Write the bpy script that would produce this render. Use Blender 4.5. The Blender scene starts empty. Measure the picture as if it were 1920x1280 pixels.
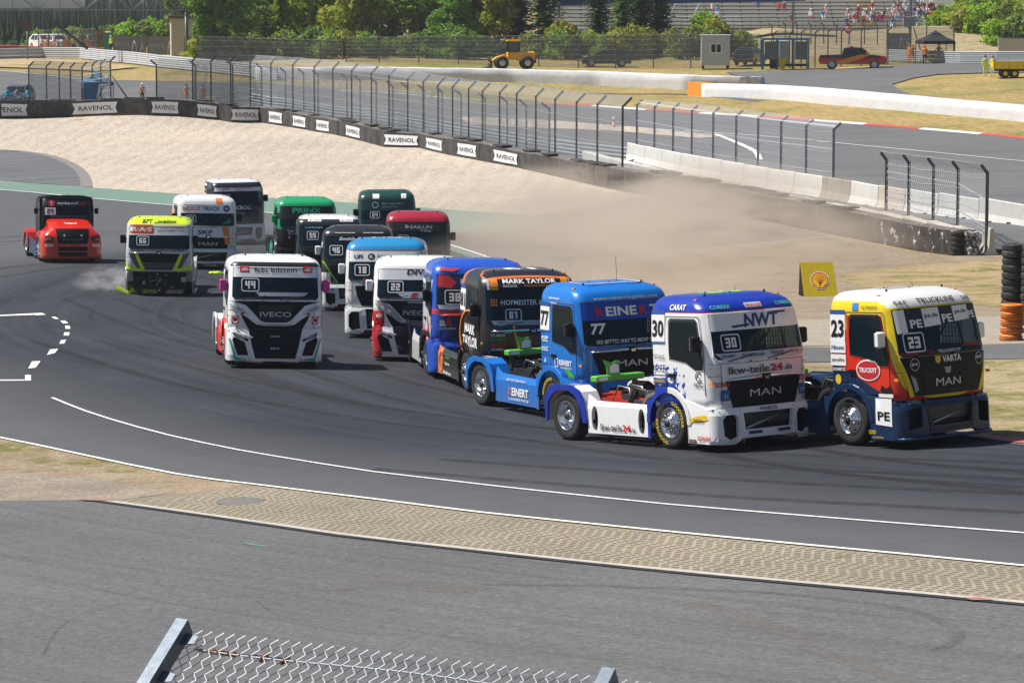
import bpy, bmesh, math, random
import numpy as np
from mathutils import Vector, Matrix
from mathutils.geometry import tessellate_polygon
random.seed(7)
R = math.radians
S = bpy.context.scene
COL = S.collection

# ---------------------------------------------------------------- camera
F = 6000.0          # focal length in photo pixels (photo is 1920 wide)
H = 9.3             # eye height above the lowest tarmac
P = math.atan(640 / F)
cam_d = bpy.data.cameras.new('camera'); cam = bpy.data.objects.new('camera', cam_d); COL.objects.link(cam)
cam.location = (0, 0, H); cam.rotation_euler = (R(90) - P, 0, 0)
cam_d.sensor_width = 36; cam_d.lens = 36 * F / 1920; cam_d.clip_start = 0.5; cam_d.clip_end = 8000
S.camera = cam
# ---------------------------------------------------------------- sky and sun
SUN_EL, SUN_AZ = 56, 10      # sun to the left of the view and AZ degrees behind the trucks
sv = Vector((-math.cos(R(SUN_EL)) * math.cos(R(SUN_AZ)), math.cos(R(SUN_EL)) * math.sin(R(SUN_AZ)), math.sin(R(SUN_EL))))
w = bpy.data.worlds.new('World'); S.world = w; w.use_nodes = True
nt = w.node_tree; bg = nt.nodes['Background']
sky = nt.nodes.new('ShaderNodeTexSky'); sky.sky_type = 'NISHITA'; sky.sun_disc = False
sky.sun_elevation = R(SUN_EL); sky.sun_rotation = math.atan2(sv.x, sv.y)
nt.links.new(sky.outputs[0], bg.inputs[0]); bg.inputs[1].default_value = 0.052
sl = bpy.data.lights.new('sun', 'SUN'); so = bpy.data.objects.new('sun', sl); COL.objects.link(so)
sl.energy = 5.0; sl.angle = R(0.5); sl.color = (1, .955, .89)
so.rotation_euler = sv.to_track_quat('Z', 'Y').to_euler(); so.location = (0, 0, 200)
S.view_settings.view_transform = 'Standard'; S.view_settings.look = 'None'
S.view_settings.exposure = 0.43; S.view_settings.gamma = 1
S.cycles.max_bounces = 6; S.cycles.diffuse_bounces = 3; S.cycles.glossy_bounces = 3
S.cycles.transparent_max_bounces = 24; S.cycles.volume_bounces = 1
S.cycles.volume_step_rate = 2.0; S.cycles.use_denoising = True

# ---------------------------------------------------------------- terrain
CT = [(0,1280,0),(960,1280,0),(1920,1280,.2),(0,940,-.3),(960,1000,0),(1920,1100,.3),(0,822,-.5),
 (1345,838,0),(1070,815,-.35),(1900,835,.35),(1020,785,-.6),(860,742,-.6),(500,684,-.4),(740,672,-.8),(650,632,-1.0),
 (300,550,-1.7),(110,488,-1.6),(440,470,-2.0),(1739,474,-1.8),(1600,600,-.8),(1900,600,-.5),(1540,432,-1.2),
 (1240,376,-1.0),(1130,352,-1.1),(760,277,-1.0),(600,250,-.8),(430,230,-.8),(120,221,-.3),(0,222,-.1),
 (350,190,1.0),(1310,182,1.7),(1920,228,1.3),(600,150,2.5),(1400,165,2.1),(60,112,3.2),(0,187,.9),(1135,125,3.2),
 (1710,120,3.6),(1855,143,3.1),(1040,195,1.4),(1920,262,.6),(1920,420,-.95),(1700,340,-.3)]
def ray(u, v):
    x = (u - 960) / F; y = -(v - 640) / F
    return np.array([x, math.cos(P) + y * math.sin(P), -math.sin(P) + y * math.cos(P)])
_p = []
for u, v, z in CT:
    d = ray(u, v); t = (z - H) / d[2]; _p.append((d[0] * t, d[1] * t, z))
for x, y, z in [(-30,15,0),(0,12,0),(30,15,.2),(-45,60,-.3),(45,50,.6),(45,90,.2),(-60,120,-1.4),(60,140,-.8),(-90,240,.3),(80,220,1.6),(-70,335,3.3),
                (-20,345,4.0),(15,340,4.2),(55,330,4.6),(90,300,4.5),(0,430,5),(100,430,6),(-120,400,3.5),(-100,500,2.5),(60,520,6)]:
    _p.append((x, y, z))
_p = np.array(_p); _xy = _p[:, :2] / 100.0; _n = len(_p)
def _phi(r2): return np.where(r2 > 1e-12, 0.5 * r2 * np.log(np.maximum(r2, 1e-12)), 0)
_d2 = ((_xy[:, None] - _xy[None]) ** 2).sum(-1)
_A = np.zeros((_n + 3, _n + 3)); _A[:_n, :_n] = _phi(_d2) + np.eye(_n) * 0.0015
_A[:_n, _n] = 1; _A[:_n, _n+1:] = _xy; _A[_n:, :_n] = _A[:_n, _n:].T
_w = np.linalg.solve(_A, np.concatenate([_p[:, 2], np.zeros(3)]))
def zs(x, y):
    """height of the ground, arrays"""
    x = np.asarray(x, float); y = np.asarray(y, float)
    xc = np.clip(x, -110, 110) / 100; yc = np.clip(y, 5, 520) / 100
    d2 = (xc[..., None] - _xy[:, 0]) ** 2 + (yc[..., None] - _xy[:, 1]) ** 2
    z = (_phi(d2) * _w[:_n]).sum(-1) + _w[_n] + _w[_n+1] * xc + _w[_n+2] * yc
    far = np.clip((y - 360) / 240, 0, 1); far = far * far * (3 - 2 * far)
    left = np.clip((30 - x) / 60, 0, 1)
    z = z * (1 - far) + far * (5.5 - 24 * left)
    out = np.clip((np.abs(x) - 110) / 200, 0, 1)
    return z * (1 - out * 0.5)
def gz(x, y): return float(zs(x, y))
_T = np.concatenate([np.arange(12, 420, 1.0), np.arange(420, 2500, 20)])
def at(u, v, dz=0.0):
    """point of the ground seen at photo pixel (u, v)"""
    d = ray(u, v); g = H + d[2] * _T - zs(d[0] * _T, d[1] * _T) - dz
    k = np.nonzero(g < 0)[0]
    if len(k) == 0: i = len(_T) - 1; return Vector((d[0]*_T[i], d[1]*_T[i], gz(d[0]*_T[i], d[1]*_T[i]) + dz))
    i = k[0]; a, b = _T[max(i-1, 0)], _T[i]
    for _ in range(18):
        m = (a + b) / 2
        if H + d[2] * m - gz(d[0] * m, d[1] * m) - dz < 0: b = m
        else: a = m
    return Vector((d[0]*b, d[1]*b, H + d[2]*b))
def sc(p): return F / (p[1] * math.cos(P) - (p[2] - H) * math.sin(P))     # photo pixels per metre at a point

# ---------------------------------------------------------------- materials
def lin(c):
    if isinstance(c, str):
        c = [int(c[i:i+2], 16) / 255 for i in (0, 2, 4)]
        c = [x / 12.92 if x < .04045 else ((x + .055) / 1.055) ** 2.4 for x in c]
    return tuple(c[:3]) + (1,)
class NT:
    def __init__(s, name):
        s.m = bpy.data.materials.new(name); s.m.use_nodes = True; s.t = s.m.node_tree
        s.b = s.t.nodes['Principled BSDF']; s.out = s.t.nodes['Material Output']
        s._tc = None
    def n(s, typ, **kw):
        k = s.t.nodes.new(typ)
        for a, b in kw.items(): setattr(k, a, b)
        return k
    def l(s, a, b): s.t.links.new(a, b)
    def coord(s, which='Object'):
        if s._tc is None: s._tc = s.n('ShaderNodeTexCoord')
        return s._tc.outputs[which]
    def mapped(s, scale=(1,1,1), rot=(0,0,0), loc=(0,0,0), which='Object', src=None):
        mp = s.n('ShaderNodeMapping'); mp.inputs['Scale'].default_value = scale
        mp.inputs['Rotation'].default_value = rot; mp.inputs['Location'].default_value = loc
        s.l(src or s.coord(which), mp.inputs[0]); return mp.outputs[0]
    def noise(s, scale=5, detail=4, rough=.55, vec=None, dist=0):
        k = s.n('ShaderNodeTexNoise'); k.inputs['Scale'].default_value = scale; k.inputs['Detail'].default_value = detail
        k.inputs['Roughness'].default_value = rough; k.inputs['Distortion'].default_value = dist
        s.l(vec or s.coord(), k.inputs['Vector']); return k.outputs['Fac']
    def ramp(s, fac, stops, interp='LINEAR'):
        k = s.n('ShaderNodeValToRGB'); k.color_ramp.interpolation = interp
        e = k.color_ramp.elements
        while len(e) < len(stops): e.new(.5)
        for i, (p, c) in enumerate(stops): e[i].position = p; e[i].color = lin(c) if not isinstance(c, (int, float)) else (c, c, c, 1)
        s.l(fac, k.inputs[0]); return k.outputs[0]
    def mix(s, fac, a, b, mode='MIX'):
        k = s.n('ShaderNodeMix', data_type='RGBA', blend_type=mode)
        if isinstance(fac, (int, float)): k.inputs[0].default_value = fac
        else: s.l(fac, k.inputs[0])
        for i, x in ((6, a), (7, b)):
            if isinstance(x, (tuple, list, str)): k.inputs[i].default_value = lin(x)
            else: s.l(x, k.inputs[i])
        return k.outputs[2]
    def math(s, op, a, b=None, c=None, clamp=False):
        k = s.n('ShaderNodeMath', operation=op); k.use_clamp = clamp
        for i, x in enumerate((a, b, c)):
            if x is None: continue
            if isinstance(x, (int, float)): k.inputs[i].default_value = x
            else: s.l(x, k.inputs[i])
        return k.outputs[0]
    def bump(s, h, dist=.01, strength=1):
        k = s.n('ShaderNodeBump'); k.inputs['Distance'].default_value = dist; k.inputs['Strength'].default_value = strength
        s.l(h, k.inputs['Height']); s.l(k.outputs[0], s.b.inputs['Normal'])
    def done(s, col=None, rough=.6, metal=0, spec=.5, coat=0):
        if col is not None:
            if isinstance(col, (tuple, list, str)): s.b.inputs['Base Color'].default_value = lin(col)
            else: s.l(col, s.b.inputs['Base Color'])
        if isinstance(rough, (int, float)): s.b.inputs['Roughness'].default_value = rough
        else: s.l(rough, s.b.inputs['Roughness'])
        s.b.inputs['Metallic'].default_value = metal; s.b.inputs['Specular IOR Level'].default_value = spec
        if coat: s.b.inputs['Coat Weight'].default_value = coat; s.b.inputs['Coat Roughness'].default_value = .06
        return s.m
_MC = {}
def paint(c, rough=.35, metal=0, coat=0, dirt=.12, name='paint'):
    """painted or plastic surface with faint dirt"""
    key = (c if isinstance(c, str) else tuple(c), rough, metal, coat, dirt)
    if key in _MC: return _MC[key]
    k = NT(name); n = k.noise(3.0, 5, .6)
    f = k.math('MULTIPLY', k.math('SUBTRACT', n, .5, clamp=True), dirt * 5, clamp=True)
    col = k.mix(f, c, (.13, .12, .11))
    _MC[key] = k.done(col, rough, metal, .5, coat); return _MC[key]
def flat(c, rough=.5, metal=0):
    key = ('flat', c if isinstance(c, str) else tuple(c), rough, metal)
    if key not in _MC:
        k = NT('plain'); _MC[key] = k.done(c, rough, metal)
    return _MC[key]

# polar centre of the bend, for tyre marks that follow the racing line
_wl = [at(*q) for q in [(0,822),(330,890),(700,937),(1200,993),(1920,1062)]]
_M = np.array([[2*q.x, 2*q.y, 1] for q in _wl]); _b = np.array([q.x**2 + q.y**2 for q in _wl])
_c = np.linalg.lstsq(_M, _b, rcond=None)[0]; BC = (_c[0], _c[1])

def asphalt(name, c1, c2, polar=None, marks=0, grain=.08, patch=.10, edge=None):
    k = NT(name); co = k.coord()
    big = k.noise(.16, 5, .6); fine = k.noise(9.0, 2, .8); mid = k.noise(1.1, 6, .7)
    col = k.mix(k.ramp(big, [(.3, 0.), (.7, 1.)]), c1, c2)
    col = k.mix(k.math('MULTIPLY', k.ramp(mid, [(.35, 0.), (.75, 1.)]), patch * 3), col, (.5, .5, .5), 'OVERLAY')
    g = k.ramp(fine, [(.3, 1 - grain * 3.5), (.7, 1 + grain * 3.5)])
    vor = k.n('ShaderNodeTexVoronoi'); vor.inputs['Scale'].default_value = 26; k.l(co, vor.inputs['Vector'])
    st = k.ramp(vor.outputs['Color'], [(.0, .72), (.85, 1.04), (1., 1.7)])
    col = k.mix(1.0, col, g, 'MULTIPLY'); col = k.mix(.55, col, st, 'MULTIPLY')
    if marks:
        sep = k.n('ShaderNodeSeparateXYZ'); k.l(co, sep.inputs[0])
        dx = k.math('SUBTRACT', sep.outputs[0], polar[0]); dy = k.math('SUBTRACT', sep.outputs[1], polar[1])
        r = k.math('SQRT', k.math('ADD', k.math('MULTIPLY', dx, dx), k.math('MULTIPLY', dy, dy)))
        an = k.math('ARCTAN2', dy, dx)
        cmb = k.n('ShaderNodeCombineXYZ'); k.l(k.math('MULTIPLY', r, .8), cmb.inputs[0]); k.l(k.math('MULTIPLY', an, 1.1), cmb.inputs[1])
        s1 = k.noise(1.6, 5, .7, cmb.outputs[0], .5)
        cm2 = k.n('ShaderNodeCombineXYZ'); k.l(k.math('MULTIPLY', r, 4.), cm2.inputs[0]); k.l(k.math('MULTIPLY', an, 5.), cm2.inputs[1])
        s2 = k.noise(1.2, 3, .6, cm2.outputs[0], .8)
        f = k.math('MULTIPLY', k.ramp(s1, [(.42, 0.), (.62, 1.)]), marks * .55)
        col = k.mix(f, col, (.012, .013, .016))
        f2 = k.math('MULTIPLY', k.ramp(s2, [(.56, 0.), (.66, 1.)]), marks * .5)
        col = k.mix(f2, col, (.012, .013, .015))
        if edge:
            e = k.math('DIVIDE', k.math('SUBTRACT', k.math('ADD', r, k.math('MULTIPLY', k.math('SUBTRACT', s1, .5), 5)), edge[0]), edge[1] - edge[0], clamp=True)
            col = k.mix(k.math('MULTIPLY', e, .9), col, k.mix(mid, (.075, .079, .086), (.125, .128, .132)))
    k.bump(fine, .004, .5)
    return k.done(col, .85, 0, .16)
def gravel_mat():
    k = NT('gravel'); co = k.coord()
    v = k.n('ShaderNodeTexVoronoi'); v.inputs['Scale'].default_value = 6.5; k.l(co, v.inputs['Vector'])
    col = k.ramp(v.outputs['Color'], [(0., (.27, .225, .18)), (.45, (.46, .395, .325)), (1., (.62, .545, .465))])
    big = k.ramp(k.noise(.05, 5, .6), [(.3, (.80, .80, .80)), (.7, (1.05, 1.03, 1.0))])
    col = k.mix(1, col, big, 'MULTIPLY')
    wv = k.n('ShaderNodeTexWave'); wv.inputs['Scale'].default_value = .22; wv.inputs['Distortion'].default_value = 5; wv.inputs['Detail'].default_value = 2
    k.l(k.mapped((1, .25, 1), (0, 0, R(12))), wv.inputs['Vector'])
    k.bump(k.math('ADD', k.math('MULTIPLY', wv.outputs['Fac'], 1.7), v.outputs['Distance']), .045, .5)
    return k.done(col, .95, 0, .1)
def dirt_mat(grass=.4, name='dirt', c0=(.27, .205, .14), c1=(.38, .30, .215)):
    k = NT(name)
    base = k.mix(k.ramp(k.noise(.5, 6, .65), [(.3, 0.), (.7, 1.)]), c0, c1)
    gr = k.mix(k.ramp(k.noise(4, 4, .7), [(.35, 0.), (.65, 1.)]), (.06, .085, .02), (.27, .235, .08))
    f = k.ramp(k.noise(.45, 8, .78, k.mapped((1, 1, 1), loc=(7, 3, 0))), [(.62 - grass * .35, 0.), (.74 - grass * .3, 1.)])
    col = k.mix(f, base, gr)
    st = k.n('ShaderNodeTexVoronoi'); st.inputs['Scale'].default_value = 16; k.l(k.coord(), st.inputs['Vector'])
    col = k.mix(.7, col, k.ramp(st.outputs['Color'], [(0., .55), (.8, 1.05), (1., 1.6)]), 'MULTIPLY')
    n = k.noise(12, 5, .8); k.bump(n, .03, .7)
    return k.done(col, .95, 0, .1)
def dry_grass():
    k = NT('dry grass')
    a = k.ramp(k.noise(.11, 7, .7), [(.35, (.40, .28, .12)), (.5, (.33, .255, .105)), (.66, (.17, .185, .055))])
    b = k.ramp(k.noise(2.2, 6, .8, k.mapped((1, .35, 1))), [(.3, .6), (.7, 1.3)])
    col = k.mix(1, a, b, 'MULTIPLY'); k.bump(k.noise(5, 6, .8), .08, .8)
    return k.done(col, .95, 0, .1)
M_LOT = asphalt('worn grey asphalt', (.120, .121, .125), (.146, .147, .152), BC, .25, .06, .16)
_R0 = math.sqrt(_c[2] + _c[0]**2 + _c[1]**2)
M_TRACK = asphalt('rubbered track asphalt', (.033, .037, .046), (.050, .055, .066), BC, .8, .06, .14, (_R0 - 6.5, _R0 - .8))
print('circle', BC, _R0, [round(math.hypot(q.x-BC[0], q.y-BC[1]) - _R0, 2) for q in _wl])
M_TRACK_EDGE = asphalt('pale track edge asphalt', (.078, .083, .092), (.098, .103, .112), BC, .5)
M_FAR = asphalt('grey loop asphalt', (.135, .137, .142), (.165, .167, .17), (20, 60), .4)
M_RUN = asphalt('dusty runoff asphalt', (.15, .132, .112), (.19, .168, .145), BC, .1)
M_GRAVEL = gravel_mat(); M_DIRT = dirt_mat(.42); M_DIRT2 = dirt_mat(.05, 'gritty dirt', (.23, .20, .165), (.36, .30, .235)); M_GRASS = dry_grass()
def green_mat():
    k = NT('green painted asphalt'); c = k.mix(k.ramp(k.noise(.6, 6, .7), [(.3, 0.), (.7, 1.)]), (.10, .20, .155), (.15, .235, .19))
    c = k.mix(k.ramp(k.noise(14, 2), [(.4, 0.), (.8, .4)]), c, (.1, .1, .1)); return k.done(c, .8)
M_GREEN = green_mat()
def line_mat():
    k = NT('white road paint'); f = k.ramp(k.noise(6, 6, .75), [(.52, 0.), (.75, .55)])
    return k.done(k.mix(f, (.82, .82, .80), (.2, .2, .2)), .7)
M_LINE = line_mat()

# ---------------------------------------------------------------- mesh helpers
def mesh_obj(name, verts, faces, mats, parent=None, midx=None, smooth=False, uv=None):
    me = bpy.data.meshes.new(name); me.from_pydata([tuple(v) for v in verts], [], faces)
    if not isinstance(mats, (list, tuple)): mats = [mats]
    for m in mats: me.materials.append(m)
    if midx is not None: me.polygons.foreach_set('material_index', midx)
    if smooth: me.polygons.foreach_set('use_smooth', [True] * len(me.polygons))
    if uv is not None:
        l = me.uv_layers.new(name='uv'); l.data.foreach_set('uv', np.array([uv[i] for f in faces for i in f], dtype=np.float32).ravel())
    me.update(); o = bpy.data.objects.new(name, me); COL.objects.link(o)
    if parent: o.parent = parent
    return o
class MB:
    """collects primitives into one mesh"""
    def __init__(s): s.v = []; s.f = []; s.m = []; s.sm = []; s.mats = []
    def mi(s, mat):
        if mat not in s.mats: s.mats.append(mat)
        return s.mats.index(mat)
    def add(s, verts, faces, mat, M=None, smooth=False):
        b = len(s.v)
        for v in verts: s.v.append(tuple(M @ Vector(v)) if M is not None else tuple(v))
        i = s.mi(mat)
        for f in faces: s.f.append(tuple(b + j for j in f)); s.m.append(i); s.sm.append(smooth)
    def box(s, lo, hi, mat, M=None, bev=0):
        x0, y0, z0 = lo; x1, y1, z1 = hi
        if bev:
            b = bev; v = []
            for (z, k) in ((z0, b), (z0 + b, 0), (z1 - b, 0), (z1, b)):
                for (px, py, ax, ay) in ((x0, y0, 1, 1), (x1, y0, -1, 1), (x1, y1, -1, -1), (x0, y1, 1, -1)):
                    c = b
                    q = [(px + ax * (k + c), py + ay * k), (px + ax * k, py + ay * (k + c))]
                    if (ax * ay) > 0: q = q[::-1]
                    v += [(a, d, z) for a, d in q]
            f = [tuple(range(7, -1, -1)), tuple(range(24, 32))]
            for r in range(3):
                for i in range(8): f.append((r*8+i, r*8+(i+1) % 8, (r+1)*8+(i+1) % 8, (r+1)*8+i))
            s.add(v, f, mat, M); return
        v = [(x0,y0,z0),(x1,y0,z0),(x1,y1,z0),(x0,y1,z0),(x0,y0,z1),(x1,y0,z1),(x1,y1,z1),(x0,y1,z1)]
        s.add(v, [(0,3,2,1),(4,5,6,7),(0,1,5,4),(1,2,6,5),(2,3,7,6),(3,0,4,7)], mat, M)
    def tube(s, pts, r, mat, n=8, M=None, cap=True, smooth=True):
        pts = [Vector(p) for p in pts]; rs = r if isinstance(r, (list, tuple)) else [r] * len(pts)
        v = []; f = []
        prev = None
        for i, p in enumerate(pts):
            t = (pts[min(i+1, len(pts)-1)] - pts[max(i-1, 0)]).normalized()
            a = prev - t * prev.dot(t) if prev is not None else t.cross(Vector((0, 0, 1)) if abs(t.z) < .9 else Vector((1, 0, 0)))
            if a.length < 1e-5: a = t.orthogonal()
            a.normalize(); prev = a; b = t.cross(a)
            for j in range(n):
                an = 2 * math.pi * (j + .5) / n; v.append(p + (a * math.cos(an) + b * math.sin(an)) * rs[i])
        for i in range(len(pts) - 1):
            for j in range(n): f.append((i*n+j, i*n+(j+1) % n, (i+1)*n+(j+1) % n, (i+1)*n+j))
        if cap: f.append(tuple(range(n-1, -1, -1))); f.append(tuple(range((len(pts)-1)*n, len(pts)*n)))
        s.add(v, f, mat, M, smooth)
    def lathe(s, prof, mat, n=24, M=None, smooth=True, close=False):
        """profile of (radius, axial) spun round the Y axis"""
        v = []; f = []
        for (r, a) in prof:
            for j in range(n): t = 2 * math.pi * j / n; v.append((r * math.cos(t), a, r * math.sin(t)))
        k = len(prof)
        for i in range(k if close else k - 1):
            i2 = (i + 1) % k
            for j in range(n): f.append((i*n+j, i2*n+j, i2*n+(j+1) % n, i*n+(j+1) % n))
        s.add(v, f, mat, M, smooth)
    def poly(s, outer, holes, fn, mat, thick=0, M=None):
        """2-D polygon with holes laid on a surface by fn(a, b, depth), extruded by thick"""
        loops = [outer] + list(holes); pl = [[Vector((a, b, 0)) for a, b in L] for L in loops]
        tri = tessellate_polygon(pl); flat_ = [q for L in loops for q in L]; n = len(flat_)
        def area(a, b, c): return (flat_[b][0]-flat_[a][0])*(flat_[c][1]-flat_[a][1]) - (flat_[c][0]-flat_[a][0])*(flat_[b][1]-flat_[a][1])
        T = [t if area(*t) > 0 else t[::-1] for t in tri]
        v = [fn(a, b, 0) for a, b in flat_]; f = [tuple(t) for t in T]
        if thick:
            v += [fn(a, b, thick) for a, b in flat_]; f += [tuple(n + i for i in t[::-1]) for t in T]
            o = 0
            for L in loops:
                k = len(L)
                ar = sum(L[i][0]*L[(i+1) % k][1] - L[(i+1) % k][0]*L[i][1] for i in range(k))
                for i in range(k):
                    a, b = o + i, o + (i + 1) % k
                    f.append((a, a + n, b + n, b) if (ar > 0) == (L is outer) or (ar < 0) and L is not outer and False else (a, b, b + n, a + n))
                o += k
        s.add(v, f, mat, M)
    def build(s, name, parent=None):
        o = mesh_obj(name, s.v, s.f, s.mats or [flat((.5,.5,.5))], parent, s.m)
        o.data.polygons.foreach_set('use_smooth', s.sm); o.data.update(); return o
def tag(o, label=None, cat=None, group=None, kind=None):
    if label: o['label'] = label
    if cat: o['category'] = cat
    if group: o['group'] = group
    if kind: o['kind'] = kind
    return o
def empty(name, loc=(0, 0, 0), rz=0, **kw):
    o = bpy.data.objects.new(name, None); o.empty_display_size = .3; COL.objects.link(o)
    o.location = loc; o.rotation_euler = (0, 0, rz); tag(o, **kw); return o
def copy_tree(o, parent=None):
    c = o.copy(); COL.objects.link(c); c.parent = parent
    for ch in [x for x in list(o.children)]: copy_tree(ch, c)
    return c

# ---------------------------------------------------------------- ground sheet and surfaces draped on it
def dense(lo, hi, st): return list(np.arange(lo, hi, st))
GX = [-3000, -1500, -800, -400, -250, -180, -140, -110] + dense(-90, 90, 3.0) + [90, 110, 140, 180, 250, 400, 800, 1500, 3000]
GY = [-200, -80, -20, 5] + dense(12, 372, 3.0) + dense(372, 520, 12) + dense(520, 700, 30) + [760, 850, 1000, 1300, 1800, 2600, 4000]
XX, YY = np.meshgrid(GX, GY); ZZ = zs(XX, YY); nx = len(GX)
tag(mesh_obj('ground', np.stack([XX, YY, ZZ], -1).reshape(-1, 3),
    [(j*nx+i, j*nx+i+1, (j+1)*nx+i+1, (j+1)*nx+i) for j in range(len(GY)-1) for i in range(nx-1)], M_GRASS, smooth=True), kind='structure')
def drape(name, pix, mat, lift, world=None, parent=None, **kw):
    """flat area given by its outline, cut on the ground sheet's own grid and laid a few mm above it"""
    pts = world if world else [(at(u, v).x, at(u, v).y) for u, v in pix]
    bm = bmesh.new(); vs = [bm.verts.new((x, y, 0)) for x, y in pts]
    tri = tessellate_polygon([[Vector((x, y, 0)) for x, y in pts]])
    for t in tri:
        try: bm.faces.new([vs[i] for i in t])
        except ValueError: pass
    x0, x1 = min(p[0] for p in pts), max(p[0] for p in pts); y0, y1 = min(p[1] for p in pts), max(p[1] for p in pts)
    for g in [g for g in GX if x0 < g < x1]:
        bmesh.ops.bisect_plane(bm, geom=bm.verts[:] + bm.edges[:] + bm.faces[:], plane_co=(g, 0, 0), plane_no=(1, 0, 0))
    for g in [g for g in GY if y0 < g < y1]:
        bmesh.ops.bisect_plane(bm, geom=bm.verts[:] + bm.edges[:] + bm.faces[:], plane_co=(0, g, 0), plane_no=(0, 1, 0))
    bm.verts.ensure_lookup_table()
    z = bil(np.array([v.co.x for v in bm.verts]), np.array([v.co.y for v in bm.verts]))
    for v, q in zip(bm.verts, z): v.co.z = q + lift
    bmesh.ops.recalc_face_normals(bm, faces=bm.faces)
    if sum(f.normal.z for f in bm.faces) < 0: bmesh.ops.reverse_faces(bm, faces=bm.faces)
    me = bpy.data.meshes.new(name); bm.to_mesh(me); bm.free(); me.materials.append(mat)
    me.polygons.foreach_set('use_smooth', [True] * len(me.polygons))
    o = bpy.data.objects.new(name, me); COL.objects.link(o); o.parent = parent
    if not parent: tag(o, kind='structure', **kw)
    return o
_gx = np.array(GX, float); _gy = np.array(GY, float)
def bil(x, y):
    i = np.clip(np.searchsorted(_gx, x) - 1, 0, len(_gx) - 2); j = np.clip(np.searchsorted(_gy, y) - 1, 0, len(_gy) - 2)
    a = (x - _gx[i]) / (_gx[i+1] - _gx[i]); b = (y - _gy[j]) / (_gy[j+1] - _gy[j])
    return ZZ[j, i]*(1-a)*(1-b) + ZZ[j, i+1]*a*(1-b) + ZZ[j+1, i]*(1-a)*b + ZZ[j+1, i+1]*a*b
def spline(pts, step=1.5):
    """smooth curve through points (world xy)"""
    P_ = [np.array(p[:2], float) for p in pts]; P_ = [2*P_[0]-P_[1]] + P_ + [2*P_[-1]-P_[-2]]; out = []
    for i in range(1, len(P_) - 2):
        n = max(2, int(np.linalg.norm(P_[i+1] - P_[i]) / step))
        for k in range(n):
            t = k / n; a, b, c, d = P_[i-1:i+3]
            out.append(.5 * (2*b + (c-a)*t + (2*a-5*b+4*c-d)*t*t + (3*b-a-3*c+d)*t**3))
    out.append(P_[-2]); return [tuple(q) for q in out]
def wpx(pix): return [(at(u, v).x, at(u, v).y) for u, v in pix]
def strip_w(name, cur, width, mat, lift, off=0.0, **kw):
    """band of given width along a world curve"""
    L, Rr = [], []
    for i, p in enumerate(cur):
        a = np.array(cur[max(i-1, 0)]); b = np.array(cur[min(i+1, len(cur)-1)]); t = (b - a) / (np.linalg.norm(b - a) + 1e-9)
        n = np.array([-t[1], t[0]]); p = np.array(p)
        L.append(tuple(p + n * (off + width/2))); Rr.append(tuple(p + n * (off - width/2)))
    v = []; f = []
    for a, b in zip(L, Rr):
        for q in (a, b): v.append((q[0], q[1], float(bil(np.array(q[0]), np.array(q[1]))) + lift))
    f = [(2*i, 2*i+1, 2*i+3, 2*i+2) for i in range(len(L)-1)]
    o = mesh_obj(name, v, f, mat)
    if o.data.polygons[0].normal.z < 0: o.data.flip_normals()
    return tag(o, kind='structure', **kw)
# ================================================================ SURFACES
WL = [(-500,752),(-120,805),(0,822),(150,853),(330,890),(480,910),(700,937),(900,962),(1200,993),(1500,1022),(1920,1062),(2050,1074),(2420,1108)]
wl = spline(wpx(WL))
KB = [(180,938),(400,968),(640,1003),(900,1033),(1200,1065),(1500,1093),(1920,1131),(2050,1142),(2420,1175)]
kb = spline(wpx(KB))
TF = [(-500,322),(-120,345),(0,357),(60,362),(170,373),(320,386),(500,400),(640,418),(800,450),(950,500),(1100,570),(1250,650),(1400,720),(1600,780),(1800,818),(1920,832),(2050,850),(2420,900)]
tf = spline(wpx(TF), 4)
drape('asphalt_lot', None, M_LOT, .012, world=[(-60, 8), (60, 8), (60, 40)] + kb[::-1] + wpx([(180,938),(0,941),(-500,948)]) + [(-60, 58)])
drape('race_track', None, M_TRACK, .016, world=wl + tf[::-1])
drape('dirt_verge', None, M_DIRT, .008, world=wl[:int(len(wl)*.9)] + kb[::-1] + wpx([(180,938),(0,941),(-500,948)]))
GRIT = drape('grit_patch', [(-60,885),(60,888),(200,900),(330,925),(235,936),(180,938),(0,940),(-60,941)], M_DIRT2, .014)
strip_w('white_edge_line', wl, .115, M_LINE, .03)
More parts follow.
